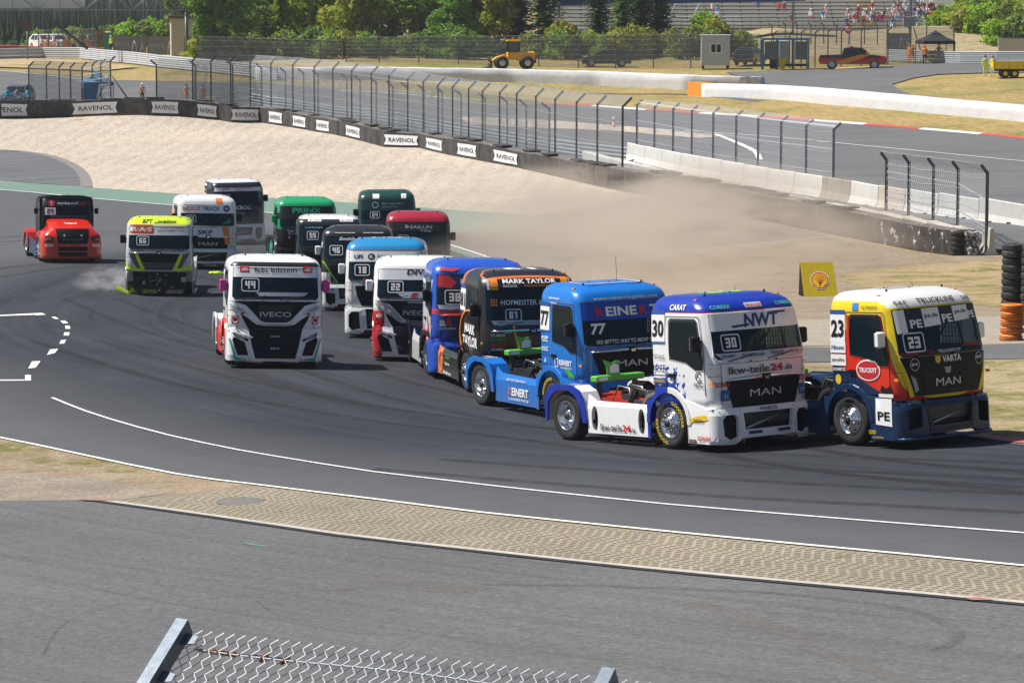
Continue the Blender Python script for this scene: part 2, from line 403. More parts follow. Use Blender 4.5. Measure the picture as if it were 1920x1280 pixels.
def paver_mat():
    k = NT('grass paver stones'); co = k.coord('UV')
    sep = k.n('ShaderNodeSeparateXYZ'); k.l(co, sep.inputs[0]); u, v = sep.outputs[0], sep.outputs[1]
    # zigzag columns of stone bars with narrow slots of soil between
    zig = k.math('MULTIPLY', k.math('PINGPONG', k.math('ADD', v, k.math('MULTIPLY', k.noise(.5, 2), .5)),   .55), .33)
    uu = k.math('ADD', u, zig)
    bar = k.math('PINGPONG', uu, .10)                       # column borders
    slot = k.math('PINGPONG', v, .075)
    colm = k.math('GREATER_THAN', bar, .034)
    s = k.math('LESS_THAN', slot, .036)
    gap = k.math('MULTIPLY', colm, s)
    n = k.noise(5, 5, .7)
    stone = k.mix(k.ramp(n, [(.3, 0.), (.7, 1.)]), (.27, .235, .175), (.41, .36, .285))
    soil = k.mix(k.ramp(k.noise(1.3, 6, .8), [(.55, 0.), (.66, 1.)]), (.12, .10, .07), (.12, .14, .05))
    weed = k.ramp(k.noise(.8, 7, .8, k.mapped((1,1,1), loc=(3, 9, 0))), [(.62, 0.), (.70, .8)])
    col = k.mix(gap, stone, soil); col = k.mix(weed, col, (.11, .125, .04)); col = k.mix(k.ramp(k.noise(.35, 6, .75, k.mapped((1,1,1), loc=(1, 5, 0))), [(.4, 0.), (.75, .55)]), col, (.12, .105, .085)); col = k.mix(k.ramp(k.noise(9, 3, .7, k.mapped((1,1,1), loc=(6, 5, 0))), [(.5, 0.), (.7, .5)]), col, (.19, .165, .12))
    k.bump(k.math('SUBTRACT', 1, gap), .03, .8)
    return k.done(col, .93, 0, .1)
M_PAVE = paver_mat()
def band(name, A, B, mat, lift, n=120, rows=6, **kw):
    """area between two world curves with metric uv"""
    def res(c):
        c = np.array(c); d = np.concatenate([[0], np.cumsum(np.linalg.norm(np.diff(c, axis=0), axis=1))])
        t = np.linspace(0, d[-1], n); return np.stack([np.interp(t, d, c[:, 0]), np.interp(t, d, c[:, 1])], 1), t
    a, ta = res(A); b, tb = res(B); v = []; uv = []
    for i in range(n):
        for j in range(rows + 1):
            q = a[i] * (1 - j/rows) + b[i] * j/rows
            v.append((q[0], q[1], float(bil(q[0], q[1])) + lift)); uv.append((ta[i], np.linalg.norm(q - a[i])))
    r = rows + 1
    o = mesh_obj(name, v, [(i*r+j, (i+1)*r+j, (i+1)*r+j+1, i*r+j+1) for i in range(n-1) for j in range(rows)], mat, uv=uv)
    if o.data.polygons[0].normal.z < 0: o.data.flip_normals()
    return tag(o, kind='structure', **kw)
pv_top = spline(wpx([(330,930),(480,915),(700,940.5),(900,965.5),(1200,996.5),(1500,1025.5),(1920,1065.5),(2050,1077.5),(2420,1111.5)]), 1)
pv_bot = spline(wpx([(195,938),(400,967),(640,1002),(900,1032),(1200,1064),(1500,1092),(1920,1130),(2050,1141),(2420,1174)]), 1)
band('paver_strip', pv_top, pv_bot, M_PAVE, .022, 160, 8)
M_CONC = None
def concrete(name, c1, c2, stain=(.12, .11, .10), amt=.35, scale=1.5, rough=.9):
    k = NT(name); c = k.mix(k.ramp(k.noise(scale, 6, .7), [(.3, 0.), (.7, 1.)]), c1, c2)
    st = k.ramp(k.noise(2.2, 7, .75, k.mapped((2.5, 2.5, .45))), [(.5, 0.), (.72, amt)])
    c = k.mix(st, c, stain); k.bump(k.noise(18, 4, .7), .008, .6)
    return k.done(c, rough, 0, .25)
M_CONC = concrete('weathered concrete', (.40, .37, .32), (.52, .49, .43))
M_CONCW = concrete('whitewashed concrete', (.55, .545, .52), (.67, .66, .625), (.35, .32, .27), .3)
M_CONCB = concrete('brown weathered concrete', (.27, .24, .20), (.38, .34, .28), (.12, .10, .08), .8)
# kerb stones and the drain beside them (real step of the kerb)
strip_w('kerb_stones', kb, .16, M_CONC, .035, off=-.02)
strip_w('drain_grate', kb, .10, flat((.035, .035, .038), .6), .03, off=-.17)
drape('red_spray_mark', [(1805,1124),(1840,1124),(1865,1129),(1822,1129)], flat((.32, .15, .13), .9), .045)
drape('red_paint_spot', [(145,938),(205,938),(215,942),(160,941)], flat((.30, .17, .14), .9), .04)
drape('green_chalk_mark', [(452,1020),(470,1019.5),(505,1026),(490,1026.5)], flat((.11, .19, .15), .9), .02)
# inner white line on the track, and the dashed box on the left
il = spline(wpx([(98,747),(160,772),(260,803),(380,832),(520,858),(700,886),(860,905),(1020,923),(1250,947),(1500,968),(1700,984),(1920,1001),(2050,1011),(2420,1040)]))
strip_w('inner_white_line', il, .085, M_LINE, .032)
for q in [[(310,590),(340,587),(343,590),(314,593)],[(385,0)]]:
    pass
def mark(name, pix, lift=.03): return drape(name, pix, M_LINE, lift)
mark('dash_mark', [(0,592),(78,588),(84,591),(0,594)]); mark('dash_mark', [(60,590),(80,588.5),(86,591.5),(68,592.5)])
for (x0, y0, x1, y1, x2, y2, x3, y3) in [(96,595.5,104,595.5,110.5,599.5,102,599),(113,603,122,602.5,128,607.5,118.5,608),(122,612,130.5,612,132,618,123,618),
        (121,624.5,130.5,624.5,129,630.5,119,630.5),(114,639.5,124,638.5,120.5,645.5,111.5,646),(94,656.5,109,655.5,103,663,88,667),
        (60,679,76,678.5,67,690.5,53,692),(47,704.5,58,704.5,58,715,47,715)]:
    mark('dash_mark', [(x0, y0), (x1, y1), (x2, y2), (x3, y3)])
mark('dash_mark', [(-60,713.5),(46,713),(46,715),(-60,715.5)])
# far side of the bend
WB = [(-90,223),(0,223),(120,221),(275,217),(350,220),(410,226),(434,230.5),(488,231),(530,237),(572,244),(620,252),(680,266),(720,276.5),(786,278),(830,289),(894,301),(960,313),
      (1040,331),(1120,350),(1245,375),(1332,394),(1420,412),(1495,427),(1540,436),(1643,457),(1738,474),(1786,481)]
WT = [(-90,190),(0,190),(120,190),(275,186),(350,188),(410,195),(434,200),(488,201),(530,208),(572,216),(620,224),(680,237),(720,247),(786,250.5),(830,259),(894,268),(960,282),
      (1040,297),(1120,312),(1245,331),(1332,347),(1420,364),(1495,378),(1540,388),(1643,409),(1738,426),(1786,433)]
wb = wpx(WB)
g_up = spline(wpx([(-500,314),(-120,338),(0,341),(165,352),(380,367),(500,372),(640,380),(760,388),(900,398),(1000,404)]), 4)
drape('gravel_trap', None, M_GRAVEL, .02, world=wb[:20] + wpx([(1180,372),(1130,384),(1060,396),(1000,404)]) + g_up[::-1] + wpx([(-500,300),(-400,225)]))
drape('green_runoff_strip', None, M_GREEN, .03, world=g_up + wpx([(1060,412),(980,430),(800,440)]) + [q for q in tf[::-1] if q[1] > 118])
drape('dusty_runoff', None, M_RUN, .024, world=wpx([(1180,372),(1245,376),(1332,395),(1420,413),(1495,428),(1540,438),(1560,444),(1450,455),(1330,466),(1200,476),(1090,487),(1060,520)]) + [q for q in tf[::-1] if q[0] < 2.5 and q[1] < 140 and q[1] > 105] + wpx([(800,450),(700,425),(880,414),(1060,402),(1130,386)]))
strip_w('runoff_edge_line', spline(wpx([(1200,476),(1330,466),(1450,455),(1560,443)]), 3), .12, flat((.42, .38, .33), .9), .04)
far_edge = [q for q in tf if q[1] > 118]
strip_w('far_edge_line', far_edge, .16, M_LINE, .04, off=.1)
drape('old_asphalt_patch', [(-120,282),(0,283),(60,288),(100,296),(130,307),(150,320),(160,334),(164,351),(0,340),(-120,337)], asphalt('old blue grey asphalt', (.135,.14,.15), (.165,.17,.18), BC, .6), .04)
strip_w('old_kerb_ring', spline(wpx([(-120,281),(0,282),(60,287),(100,295),(130,306),(152,320),(162,334),(166,352)]), 2), .7, concrete('dirty kerb', (.17,.165,.16), (.23,.22,.21)), .05, off=-.1)
drape('sandy_verge', [(1560,444),(1786,482),(1880,480),(2450,520),(2450,950),(1920,835),(1800,820),(1600,782),(1500,760),(1400,722),(1250,652),(1100,572),(1040,530),(1085,488),(1200,475),(1330,465)], dirt_mat(.22, 'sandy soil', (.25,.195,.14), (.33,.265,.195)), .03)
drape('grass_verge', [(1560,520),(1700,500),(1860,490),(2100,505),(2100,590),(1900,580),(1700,560)], dirt_mat(.42, 'patchy grass', (.33,.25,.14), (.40,.31,.18)), .036)
drape('grass_verge', [(1840,678),(2450,672),(2450,900),(1920,826),(1860,815)], dirt_mat(.5, 'patchy grass', (.33,.265,.16), (.40,.325,.20)), .036)
drape('service_road', [(1380,651),(1560,654),(1740,652),(2450,640),(2450,668),(1740,678),(1500,682),(1380,680)], M_LOT, .045)
drape('paver_patch', [(1400,605),(1560,600),(1900,595),(2450,590),(2450,640),(1740,650),(1400,650)], concrete('dusty paver', (.25,.22,.17), (.36,.32,.26), (.12,.13,.06), .5, 4), .042)
ks = spline(wpx([(1740,812),(1800,820),(1920,834),(2050,852)]), .8)
strip_w('kerb_band', ks, .45, paint((.42, .10, .10), .7, dirt=.5), .05, off=.25)
# far loop behind the tyre wall
drape('far_loop_track', [(-200,128),(0,134),(200,152),(430,156),(620,166),(800,178),(1022,197),(1185,206),(1440,222),(1690,241),(1920,261),(2300,296),(2300,520),(1850,470),(1786,470)] + [(u, v) for u, v in WB[::-1]][1:] , M_FAR, .085)
drape('loop_gravel_patch', [(860,222),(960,225),(1060,230),(1192,241),(1335,255),(1346,260),(1310,262),(1135,247),(960,241),(880,236)], M_GRAVEL, .11)
drape('verge_strip', [(-200,112),(0,112),(100,112),(200,122),(260,128),(180,136),(90,131),(0,128),(-200,126)], dirt_mat(.2, 'sandy strip', (.40,.30,.17), (.46,.36,.22)), .12)
strip_w('loop_line', spline(wpx([(1342,255),(1380,270),(1415,287),(1425,303)]), 2), .35, M_LINE, .12)
strip_w('loop_line', spline(wpx([(1200,243),(1400,256),(1565,271),(1740,288),(1920,306),(2100,325)]), 3), .12, M_LINE, .12)
strip_w('loop_line', spline(wpx([(0,135),(120,147),(190,155)]), 3), .15, M_LINE, .12)
strip_w('loop_line', spline(wpx([(640,172),(760,179),(900,190)]), 3), .15, M_LINE, .12)
# red and white kerb along the loop, the blocks painted in turn
kc = spline(wpx([(1022,197),(1185,206),(1440,222),(1690,241),(1920,262),(2200,290)]), 1.0)
redp, whp = paint((.50, .06, .05), .7, dirt=.3), paint((.72, .71, .68), .7, dirt=.3)
v = []; f = []; mi = []
for i, p in enumerate(kc):
    a = np.array(kc[max(i-1, 0)]); b = np.array(kc[min(i+1, len(kc)-1)]); t = (b-a)/np.linalg.norm(b-a); n = np.array([-t[1], t[0]])
    for o_, h_ in ((-.35, .10), (0, .15), (.35, .12)):
        q = np.array(p) + n*o_; v.append((q[0], q[1], float(bil(q[0], q[1])) + h_))
for i in range(len(kc)-1):
    for j in range(2): f.append((3*i+j, 3*i+j+1, 3*i+j+4, 3*i+j+3)); mi.append((i // 6) % 2)
ko = mesh_obj('striped_kerb', v, f, [redp, whp], midx=mi)
if ko.data.polygons[0].normal.z < 0: ko.data.flip_normals()
tag(ko, kind='structure')
# upper service road and the straw coloured mound
drape('upper_road', [(1360,137),(1440,135.5),(1600,130),(1720,122),(1850,119),(2100,119),(2100,138),(1840,138.5),(1760,141),(1712,148),(1672,160),(1690,172),(1720,184),(1440,163),(1400,150)], M_FAR, .08)
strip_w('narrow_path', spline(wpx([(1100,176),(1200,177),(1300,178),(1420,190)]), 3), 1.2, M_FAR, .03)
# manhole
p0 = at(453, 942); mb = MB()
mb.lathe([(.0, .012), (.40, .012), (.43, .006), (.48, .006), (.5, 0)], paint((.16, .15, .135), .8, dirt=.6), 28, Matrix.Translation(p0 + Vector((0, 0, .03))) @ Matrix.Rotation(R(90), 4, 'X'))
tag(mb.build('manhole_cover'), 'round concrete manhole cover sunk in the paver strip beside the track', 'manhole cover')
# ================================================================ RACE TRUCK KIT
def surf(mb, outer, holes, fn, mat, thick=0, cu=(), cv=(), smooth=True):
    """2-D outline (a, b) laid on a curved surface by fn(a, b, depth)"""
    loops = [outer] + list(holes); allp = [q for L in loops for q in L]
    tri = tessellate_polygon([[Vector((a, b, 0)) for a, b in L] for L in loops])
    bm = bmesh.new(); vs = [bm.verts.new((a, b, 0)) for a, b in allp]
    for t in tri:
        try: bm.faces.new([vs[i] for i in t])
        except ValueError: pass
    a0 = min(q[0] for q in allp); a1 = max(q[0] for q in allp); b0 = min(q[1] for q in allp); b1 = max(q[1] for q in allp)
    for c in cu:
        if a0 < c < a1: bmesh.ops.bisect_plane(bm, geom=bm.verts[:] + bm.edges[:] + bm.faces[:], plane_co=(c, 0, 0), plane_no=(1, 0, 0))
    for c in cv:
        if b0 < c < b1: bmesh.ops.bisect_plane(bm, geom=bm.verts[:] + bm.edges[:] + bm.faces[:], plane_co=(0, c, 0), plane_no=(0, 1, 0))
    bm.normal_update()
    for f in bm.faces:
        if f.normal.z < 0: f.normal_flip()
    bm.verts.index_update(); n = len(bm.verts)
    v = [fn(q.co.x, q.co.y, 0) for q in bm.verts]; f = [tuple(x.index for x in g.verts) for g in bm.faces]
    if thick:
        v += [fn(q.co.x, q.co.y, thick) for q in bm.verts]; f2 = [tuple(n + i for i in g[::-1]) for g in f]; w_ = []
        for g in bm.faces:
            k = [x.index for x in g.verts]
            for i in range(len(k)):
                e = bm.edges.get((g.verts[i], g.verts[(i+1) % len(k)]))
                if e and len(e.link_faces) == 1: a, b = k[i], k[(i+1) % len(k)]; w_.append((a, a+n, b+n, b))
        mb.add(v[:], f + f2 + w_, mat, None, False)
    else: mb.add(v, f, mat, None, smooth)
    bm.free()
_TXT = {}
def text2d(s, bold=0.0):
    if (s, bold) not in _TXT:
        cu = bpy.data.curves.new('lettering', 'FONT'); cu.body = s; cu.resolution_u = 2; cu.offset = bold
        ob = bpy.data.objects.new('lettering', cu); COL.objects.link(ob)
        dg = bpy.context.evaluated_depsgraph_get(); dg.update(); me = ob.evaluated_get(dg).to_mesh()
        v = np.array([q.co[:2] for q in me.vertices]); f = [tuple(p.vertices) for p in me.polygons]
        ob.evaluated_get(dg).to_mesh_clear(); bpy.data.objects.remove(ob); bpy.data.curves.remove(cu)
        if len(v): v[:, 0] -= v[:, 0].min()
        _TXT[(s, bold)] = (v, f)
    return _TXT[(s, bold)]
def letter(mb, s, fn, ca, cb, h, mat, w=None, bold=.012, shear=0, rot=0, depth=-.02):
    """text centred on (ca, cb) of a surface; h cap height; w total width if given"""
    v, f = text2d(s, bold)
    if not len(v): return
    b0, b1 = v[:, 1].min(), v[:, 1].max(); k = h / max(b1 - b0, 1e-6)
    sx = (w / v[:, 0].max()) if w else k
    X = v[:, 0] * sx - v[:, 0].max() * sx / 2; Y = (v[:, 1] - (b0 + b1) / 2) * k; X = X + Y * shear
    c, s_ = math.cos(rot), math.sin(rot)
    mb.add([fn(ca + x*c - y*s_, cb + x*s_ + y*c, depth) for x, y in zip(X, Y)], f, mat)
SEG = {'0':'abcdef','1':'bc','2':'abged','3':'abgcd','4':'fgbc','5':'afgcd','6':'afgecd','7':'abc','8':'abcdefg','9':'abcdfg'}
def digits(mb, s, fn, ca, cb, h, mat, depth=-.02, th=.22):
    """square race numerals from mitred bars that never overlap"""
    wd = h * .58; t = h * th; gap = h * .14; tot = len(s) * wd + (len(s) - 1) * gap; x = ca - tot / 2
    for ch in s:
        x0, x1 = x, x + wd; y0, y1 = cb - h/2, cb + h/2; m0, m1 = cb - t/2*.9, cb + t/2*.9
        S_ = SEG[ch]
        if ch == '1': R_ = [(x0 + wd*.36, y0, x0 + wd*.36 + t*1.1, y1), (x0 + wd*.1, y1 - t, x0 + wd*.36, y1)]
        else:
            R_ = []
            if 'a' in S_: R_.append((x0, y1 - t, x1, y1))
            if 'd' in S_: R_.append((x0, y0, x1, y0 + t))
            if 'g' in S_: R_.append((x0, m0, x1, m1))
            tp = y1 - t if 'a' in S_ else y1; bt = y0 + t if 'd' in S_ else y0
            mh, ml = (m1, m0) if 'g' in S_ else (cb, cb)
            if 'f' in S_: R_.append((x0, mh, x0 + t, tp))
            if 'b' in S_: R_.append((x1 - t, mh, x1, tp))
            if 'e' in S_: R_.append((x0, bt, x0 + t, ml))
            if 'c' in S_: R_.append((x1 - t, bt, x1, ml))
        for a, b, c, d in R_: mb.add([fn(a, b, depth), fn(c, b, depth), fn(c, d, depth), fn(a, d, depth)], [(0, 1, 2, 3)], mat)
        x += wd + gap
def rrect(a0, b0, a1, b1, r, n=3):
    out = []
    for cx, cy, st in ((a1-r, b0+r, -90), (a1-r, b1-r, 0), (a0+r, b1-r, 90), (a0+r, b0+r, 180)):
        for i in range(n + 1): t = R(st + 90*i/n); out.append((cx + r*math.cos(t), cy + r*math.sin(t)))
    return out
def ell(ca, cb, ra, rb, n=20): return [(ca + ra*math.cos(2*math.pi*i/n), cb + rb*math.sin(2*math.pi*i/n)) for i in range(n)]
def mir(p): return [(-a, b) for a, b in p][::-1]

WHT = paint((.86, .86, .86), .3, coat=.4, dirt=.05); _b = NT('black panel'); BLK = _b.done((.010, .011, .014), .42, 0, .18); RUB = paint((.018, .018, .019), .85, dirt=.25)
DARK = flat((.01, .01, .011), .7); STEEL = paint((.45, .46, .48), .35, .9, dirt=.1); CHROME = flat((.82, .83, .85), .16, 1.0); SILV = flat((.62, .63, .65), .35, .2)
FRAME = paint((.03, .03, .033), .5, dirt=.3); YEL = flat((.75, .52, .03), .5); LWH = flat((.85, .85, .85), .45); LBK = flat((.012, .012, .015), .45)
LRED = flat((.55, .02, .025), .45); LNAVY = flat((.01, .035, .20), .45); LGRY = flat((.35, .37, .40), .45); ORG = flat((.85, .25, .015), .45); GRN = flat((.06, .42, .04), .5)
def clear_glass(name, tint, amt):
    k = NT(name); tr = k.n('ShaderNodeBsdfTransparent'); tr.inputs[0].default_value = (*tint, 1); k.t.nodes.remove(k.b)
    gl = k.n('ShaderNodeBsdfGlossy'); gl.inputs['Roughness'].default_value = .06; gl.inputs[0].default_value = (.8, .9, 1, 1)
    df = k.n('ShaderNodeBsdfDiffuse'); df.inputs[0].default_value = (.02, .05, .075, 1)
    m1 = k.n('ShaderNodeMixShader'); m1.inputs[0].default_value = amt; k.l(tr.outputs[0], m1.inputs[1]); k.l(df.outputs[0], m1.inputs[2])
    fr = k.n('ShaderNodeFresnel'); fr.inputs[0].default_value = 1.25; m2 = k.n('ShaderNodeMixShader'); k.l(fr.outputs[0], m2.inputs[0]); k.l(m1.outputs[0], m2.inputs[1]); k.l(gl.outputs[0], m2.inputs[2]); k.l(m2.outputs[0], k.out.inputs['Surface']); return k.m
def interior(cab, top, cage):
    m = MB(); dk = flat((.035, .037, .042), .8)
    m.box((-2.06, -1.12, 1.1), (-2.02, 1.12, top - .30), dk); m.box((-2.0, -1.1, 1.02), (-.45, 1.1, 1.10), dk); m.box((-.62, -1.08, 1.45), (-.36, 1.08, 1.72), dk, None, .03); m.build('cab_lining', cab)
    for y in (-.02,):
        s_ = MB(); s_.box((-1.62, y-.27, 1.25), (-1.12, y+.27, 1.42), dk, None, .04); s_.box((-1.72, y-.27, 1.35), (-1.58, y+.27, 2.15), dk, None, .04); s_.box((-1.70, y-.15, 2.12), (-1.58, y+.15, 2.36), dk, None, .04); s_.build('seat', cab)
    c = MB(); cm = flat(cage, .5)
    for sg in (-1, 1):
        c.tube([(-.62, sg*1.05, 1.3), (-.72, sg*1.04, 1.9), (-.88, sg*1.0, top-.42), (-1.85, sg*1.0, top-.40), (-1.95, sg*1.05, 1.2)], .028, cm, 6)
        c.tube([(-1.95, sg*1.02, 1.3), (-.95, sg*1.02, top-.5)], .022, cm, 5)
        c.tube([(-.70, sg*.38, 1.7), (-.92, sg*.36, top-.42)], .02, cm, 5)
    for z in (top-.42,): c.tube([(-.9, -1.0, z), (-.9, 1.0, z)], .026, cm, 6); c.tube([(-1.85, -1.0, z), (-1.85, 1.0, z)], .026, cm, 6)
    c.tube([(-1.9, -1.0, 1.3), (-1.86, 1.0, top-.45)], .022, cm, 5); c.build('roll_cage', cab)
    w_ = MB(); w_.lathe([(.19, -.014), (.215, 0), (.19, .014), (.18, 0)], DARK, 20, Matrix.Translation((-.82, 0, 1.76)) @ Matrix.Rotation(R(-38), 4, 'Y') @ Matrix.Rotation(R(90), 4, 'X'), close=True); w_.build('steering_wheel', cab)
    n_ = MB()
    for i in range(9): n_.tube([(-1.5 + i*.09, 1.10, 1.86), (-1.5 + i*.09, 1.08, top-.55)], .008, cm, 4)
    for i in range(6): n_.tube([(-1.52, 1.10 - i*.003, 1.90 + i*.09), (-.76, 1.10 - i*.003, 1.90 + i*.09)], .008, cm, 4)
    n_.build('window_net', cab)
def glass_mat():
    k = NT('tinted windscreen'); 
    c = k.mix(k.ramp(k.noise(1.6, 3, .5), [(.35, 0.), (.7, 1.)]), (.004, .012, .022), (.014, .035, .055))
    return k.done(c, .12, 0, .13)
GLASS_OPAQUE = glass_mat(); GLASS = clear_glass('tinted windscreen', (.30, .42, .50), .45)
def smoke_glass():
    k = NT('tinted side window'); return k.done((.012, .015, .019), .08, 0, .2)
SGLASS = clear_glass('tinted side window', (.30, .33, .36), .25)
def livery(base, zones, speck=None, rough=.3):
    """paint scheme: each zone is ([(a, b, c, t), ...], colour): colour where a*x+b*y+c*z > t for all; |y| is used for y"""
    k = NT('livery paint'); sep = k.n('ShaderNodeSeparateXYZ'); k.l(k.coord(), sep.inputs[0])
    x, z = sep.outputs[0], sep.outputs[2]; y = k.math('ABSOLUTE', sep.outputs[1])
    col = k.mix(0., base, base)
    for conds, c in zones:
        f = None
        for a, b, cc, t in conds:
            e = k.math('ADD', k.math('ADD', k.math('MULTIPLY', x, a), k.math('MULTIPLY', y, b)), k.math('MULTIPLY', z, cc))
            g = k.math('GREATER_THAN', e, t); f = g if f is None else k.math('MULTIPLY', f, g)
        col = k.mix(f, col, c)
    if speck:
        # paint splashes: noise threshold grows towards a point on the door
        c, px, pz, rad = speck
        dx = k.math('SUBTRACT', x, px); dz = k.math('SUBTRACT', z, pz)
        d = k.math('DIVIDE', k.math('SQRT', k.math('ADD', k.math('MULTIPLY', dx, dx), k.math('MULTIPLY', dz, dz))), rad)
        side = k.math('GREATER_THAN', y, 1.15)
        n1 = k.noise(7, 5, .6); f = k.math('GREATER_THAN', n1, k.math('MULTIPLY_ADD', d, .42, .26))
        col = k.mix(k.math('MULTIPLY', f, side), col, c)
    dn = k.noise(2.5, 6, .7); col = k.mix(k.ramp(dn, [(.5, 0.), (.8, .08)]), col, (.16, .145, .13)); st_ = k.noise(3.5, 8, .8, k.mapped((1.2, 1.2, .5), loc=(4, 2, 1))); col = k.mix(k.ramp(st_, [(.62, 0.), (.74, .16)]), col, (.09, .08, .07))
    low = k.math('MULTIPLY', k.math('SUBTRACT', .85, z, clamp=True), k.math('MULTIPLY', k.noise(9, 4, .8), .8), clamp=True)
    col = k.mix(low, col, (.18, .165, .145))       # road film on the lowest panels
    return k.done(col, rough, 0, .5, .5)
# ---- body surface functions
class Body:
    def __init__(s, prof, bulge=.10, r=.26, rear=-2.12):
        s.z = [p[0] for p in prof]; s.xf = [p[1] for p in prof]; s.hw = [p[2] for p in prof]; s.b = bulge; s.r = r; s.rear = rear
    def F(s, y, z):
        x1 = np.interp(z, s.z, s.xf); hw = np.interp(z, s.z, s.hw); a = min(abs(y), hw - .001)
        x = x1 - s.b * (a / hw) ** 2
        if a > hw - s.r: x -= s.r - math.sqrt(max(s.r ** 2 - (a - (hw - s.r)) ** 2, 0))
        return float(x)
    def W(s, z): return float(np.interp(z, s.z, s.hw))
    def front(s, off): return lambda y, z, d: (s.F(y, z) + off - d, y, z)
    def side(s, off, sg=-1): return lambda x, z, d: (x, sg * (s.W(z) + off - d), z)
    def ring(s, z, k=1.0, dz=0):
        hw = s.W(z); ys = [hw * math.sin(t) for t in (math.pi/2,)]
        arc = [hw - s.r + s.r * math.sin(R(a)) for a in (90, 80, 66, 50, 34, 16)]
        ys = arc + [hw - s.r - i * (hw - s.r) / 4 for i in range(0, 5)]; ys = ys + [-q for q in ys[-2::-1]]
        pts = [(s.F(y, z), y) for y in ys]
        xe = pts[0][0]; rr = .07
        left = [(s.rear, hw - rr), (s.rear + rr, hw)] + [(min(x_, xe - .2), hw) for x_ in (-1.80, -1.53)] + [((-1.53 + xe - .03) / 2, hw), (xe - .03, hw)]
        right = [(a, -b) for a, b in left[::-1]]
        pts = left + pts + right
        cx = (s.rear - .6) / 2
        return [((x - cx) * k + cx, y * k, z + dz) for x, y in pts]
def shell(mb, B, mat, z0=None, glazed=None):
    zz = sorted(set([B.z[0] if z0 is None else z0] + ([glazed[0], glazed[1], glazed[2], glazed[3]] if glazed else []) + [z for z in B.z] + list(np.arange(B.z[0] + .2, B.z[-1], .22))))
    rings = [B.ring(z) for z in zz]; zt = B.z[-1]
    rings += [B.ring(zt, .93, .022), B.ring(zt, .80, .042), B.ring(zt, .5, .058), B.ring(zt, .15, .064)]
    n = len(rings[0]); v = [q for r_ in rings for q in r_]; f = []
    for i in range(len(rings) - 1):
        for j in range(n):
            a = i*n + j; b = i*n + (j+1) % n
            if glazed:
                q = [v[t] for t in (a, b, b + n, a + n)]; zl, zh = min(t[2] for t in q), max(t[2] for t in q); ay = max(abs(t[1]) for t in q)
                if zl > glazed[0] - .01 and zh < glazed[1] + .01 and ay < B.W(zl) - .10 and min(t[0] for t in q) > -1.25: continue
                if zl > glazed[2] - .01 and zh < glazed[3] + .01 and min(abs(t[1]) for t in q) > B.W(zh) - .02 and min(t[0] for t in q) > -1.54 and max(t[0] for t in q) < B.F(9, zl) - .02: continue
            f.append((a, b, b + n, a + n))
    f = [g[::-1] for g in f]; f.append(tuple(range((len(rings)-1)*n, len(rings)*n))[::-1]); f.append(tuple(range(n)))
    mb.add(v, f, mat, None, True)
# ---- wheels
def wheel_meshes(front, mats):
    """tyre and rim lathed about Y, outer face towards -Y, origin at the hub"""
    t = MB(); w_ = .155
    t.lathe([(.30, -w_+.01), (.36, -w_-.002), (.43, -w_-.012), (.485, -w_+.01), (.508, -w_+.045), (.514, 0), (.508, w_-.045), (.485, w_-.01), (.42, w_+.01), (.30, w_-.01)], RUB, 36)
    for a in (-.07, 0, .07): t.lathe([(.5145, a-.008), (.5165, a-.004), (.5165, a+.004), (.5145, a+.008)], DARK, 36)
    r = MB()
    if front:
        pr = [(.305, -w_+.0), (.292, -w_-.008), (.285, -.12), (.262, -.10), (.235, -.125), (.20, -.165), (.13, -.185), (.128, -.21), (.09, -.225), (.0, -.23)]
    else:
        pr = [(.305, -w_+.0), (.292, -w_-.008), (.282, -.12), (.27, .02), (.235, .04), (.17, .03), (.13, .01), (.125, -.10), (.10, -.13), (.0, -.135)]
    r.lathe(pr, CHROME, 36)
    for i in range(10):
        a = 2*math.pi*(i+.5)/10; q = (.168*math.cos(a), (-.18 if front else .015), .168*math.sin(a))
        r.tube([(q[0], q[1], q[2]), (q[0], q[1]-.035, q[2])], .015, STEEL, 6)
        q2 = (.225*math.cos(a), (-.137 if front else .034), .225*math.sin(a)); r.tube([q2, (q2[0], q2[1]-.006, q2[2])], .022, DARK, 8)
    r.lathe([(.075, -.232 if front else -.137), (.06, -.26 if front else -.165), (0, -.262 if front else -.167)], FRAME, 16)
    r.lathe([(.28, .12), (0, .12)], DARK, 20)
    return t, r
_wh = {}
def wheel(parent, front, x, sg, lettered=False, dirty=False):
    key = (front, lettered)
    if key not in _wh:
        t, r = wheel_meshes(front, None)
        if lettered:
            v, f = text2d('GOODYEAR', .015)
            for cen in (35, 215):
                W_ = v[:, 0].max(); hh = .072; k = hh / (v[:, 1].max())
                vv = [(-( .375 + y*k) * math.cos(R(cen) + (x_ - W_/2)*k/.41*1.15), -.155-.016, (.375 + y*k) * math.sin(R(cen) + (x_ - W_/2)*k/.41*1.15)) for x_, y in v]
                t.add(vv, f, YEL)
        o = t.build('tyre'); o2 = r.build('rim'); _wh[key] = (o.data, o2.data)
        bpy.data.objects.remove(o); bpy.data.objects.remove(o2)
    e = bpy.data.objects.new('wheel', _wh[key][0]); COL.objects.link(e); e.parent = parent
    e.location = (x, sg * 1.06, .515); e.rotation_euler = (0, random.uniform(0, 6), 0 if sg < 0 else math.pi)
    q = bpy.data.objects.new('rim', _wh[key][1]); COL.objects.link(q); q.parent = e
    return e
FX, RX = -1.62, -5.12      # axles
def profile(top=2.97, z0=.93, mx=0.0):
    k = (top - 1.7) / 1.27
    f = lambda z: 1.7 + (z - 1.7) * k
    return [(z0, -.14, 1.22), (1.25, -.12, 1.235), (1.68, -.13, 1.24), (f(2.2), -.24, 1.235), (f(2.66), -.36, 1.21), (f(2.76), -.40, 1.19), (f(2.85), -.48, 1.15), (f(2.92), -.60, 1.08), (f(2.97), -.78, .97)]
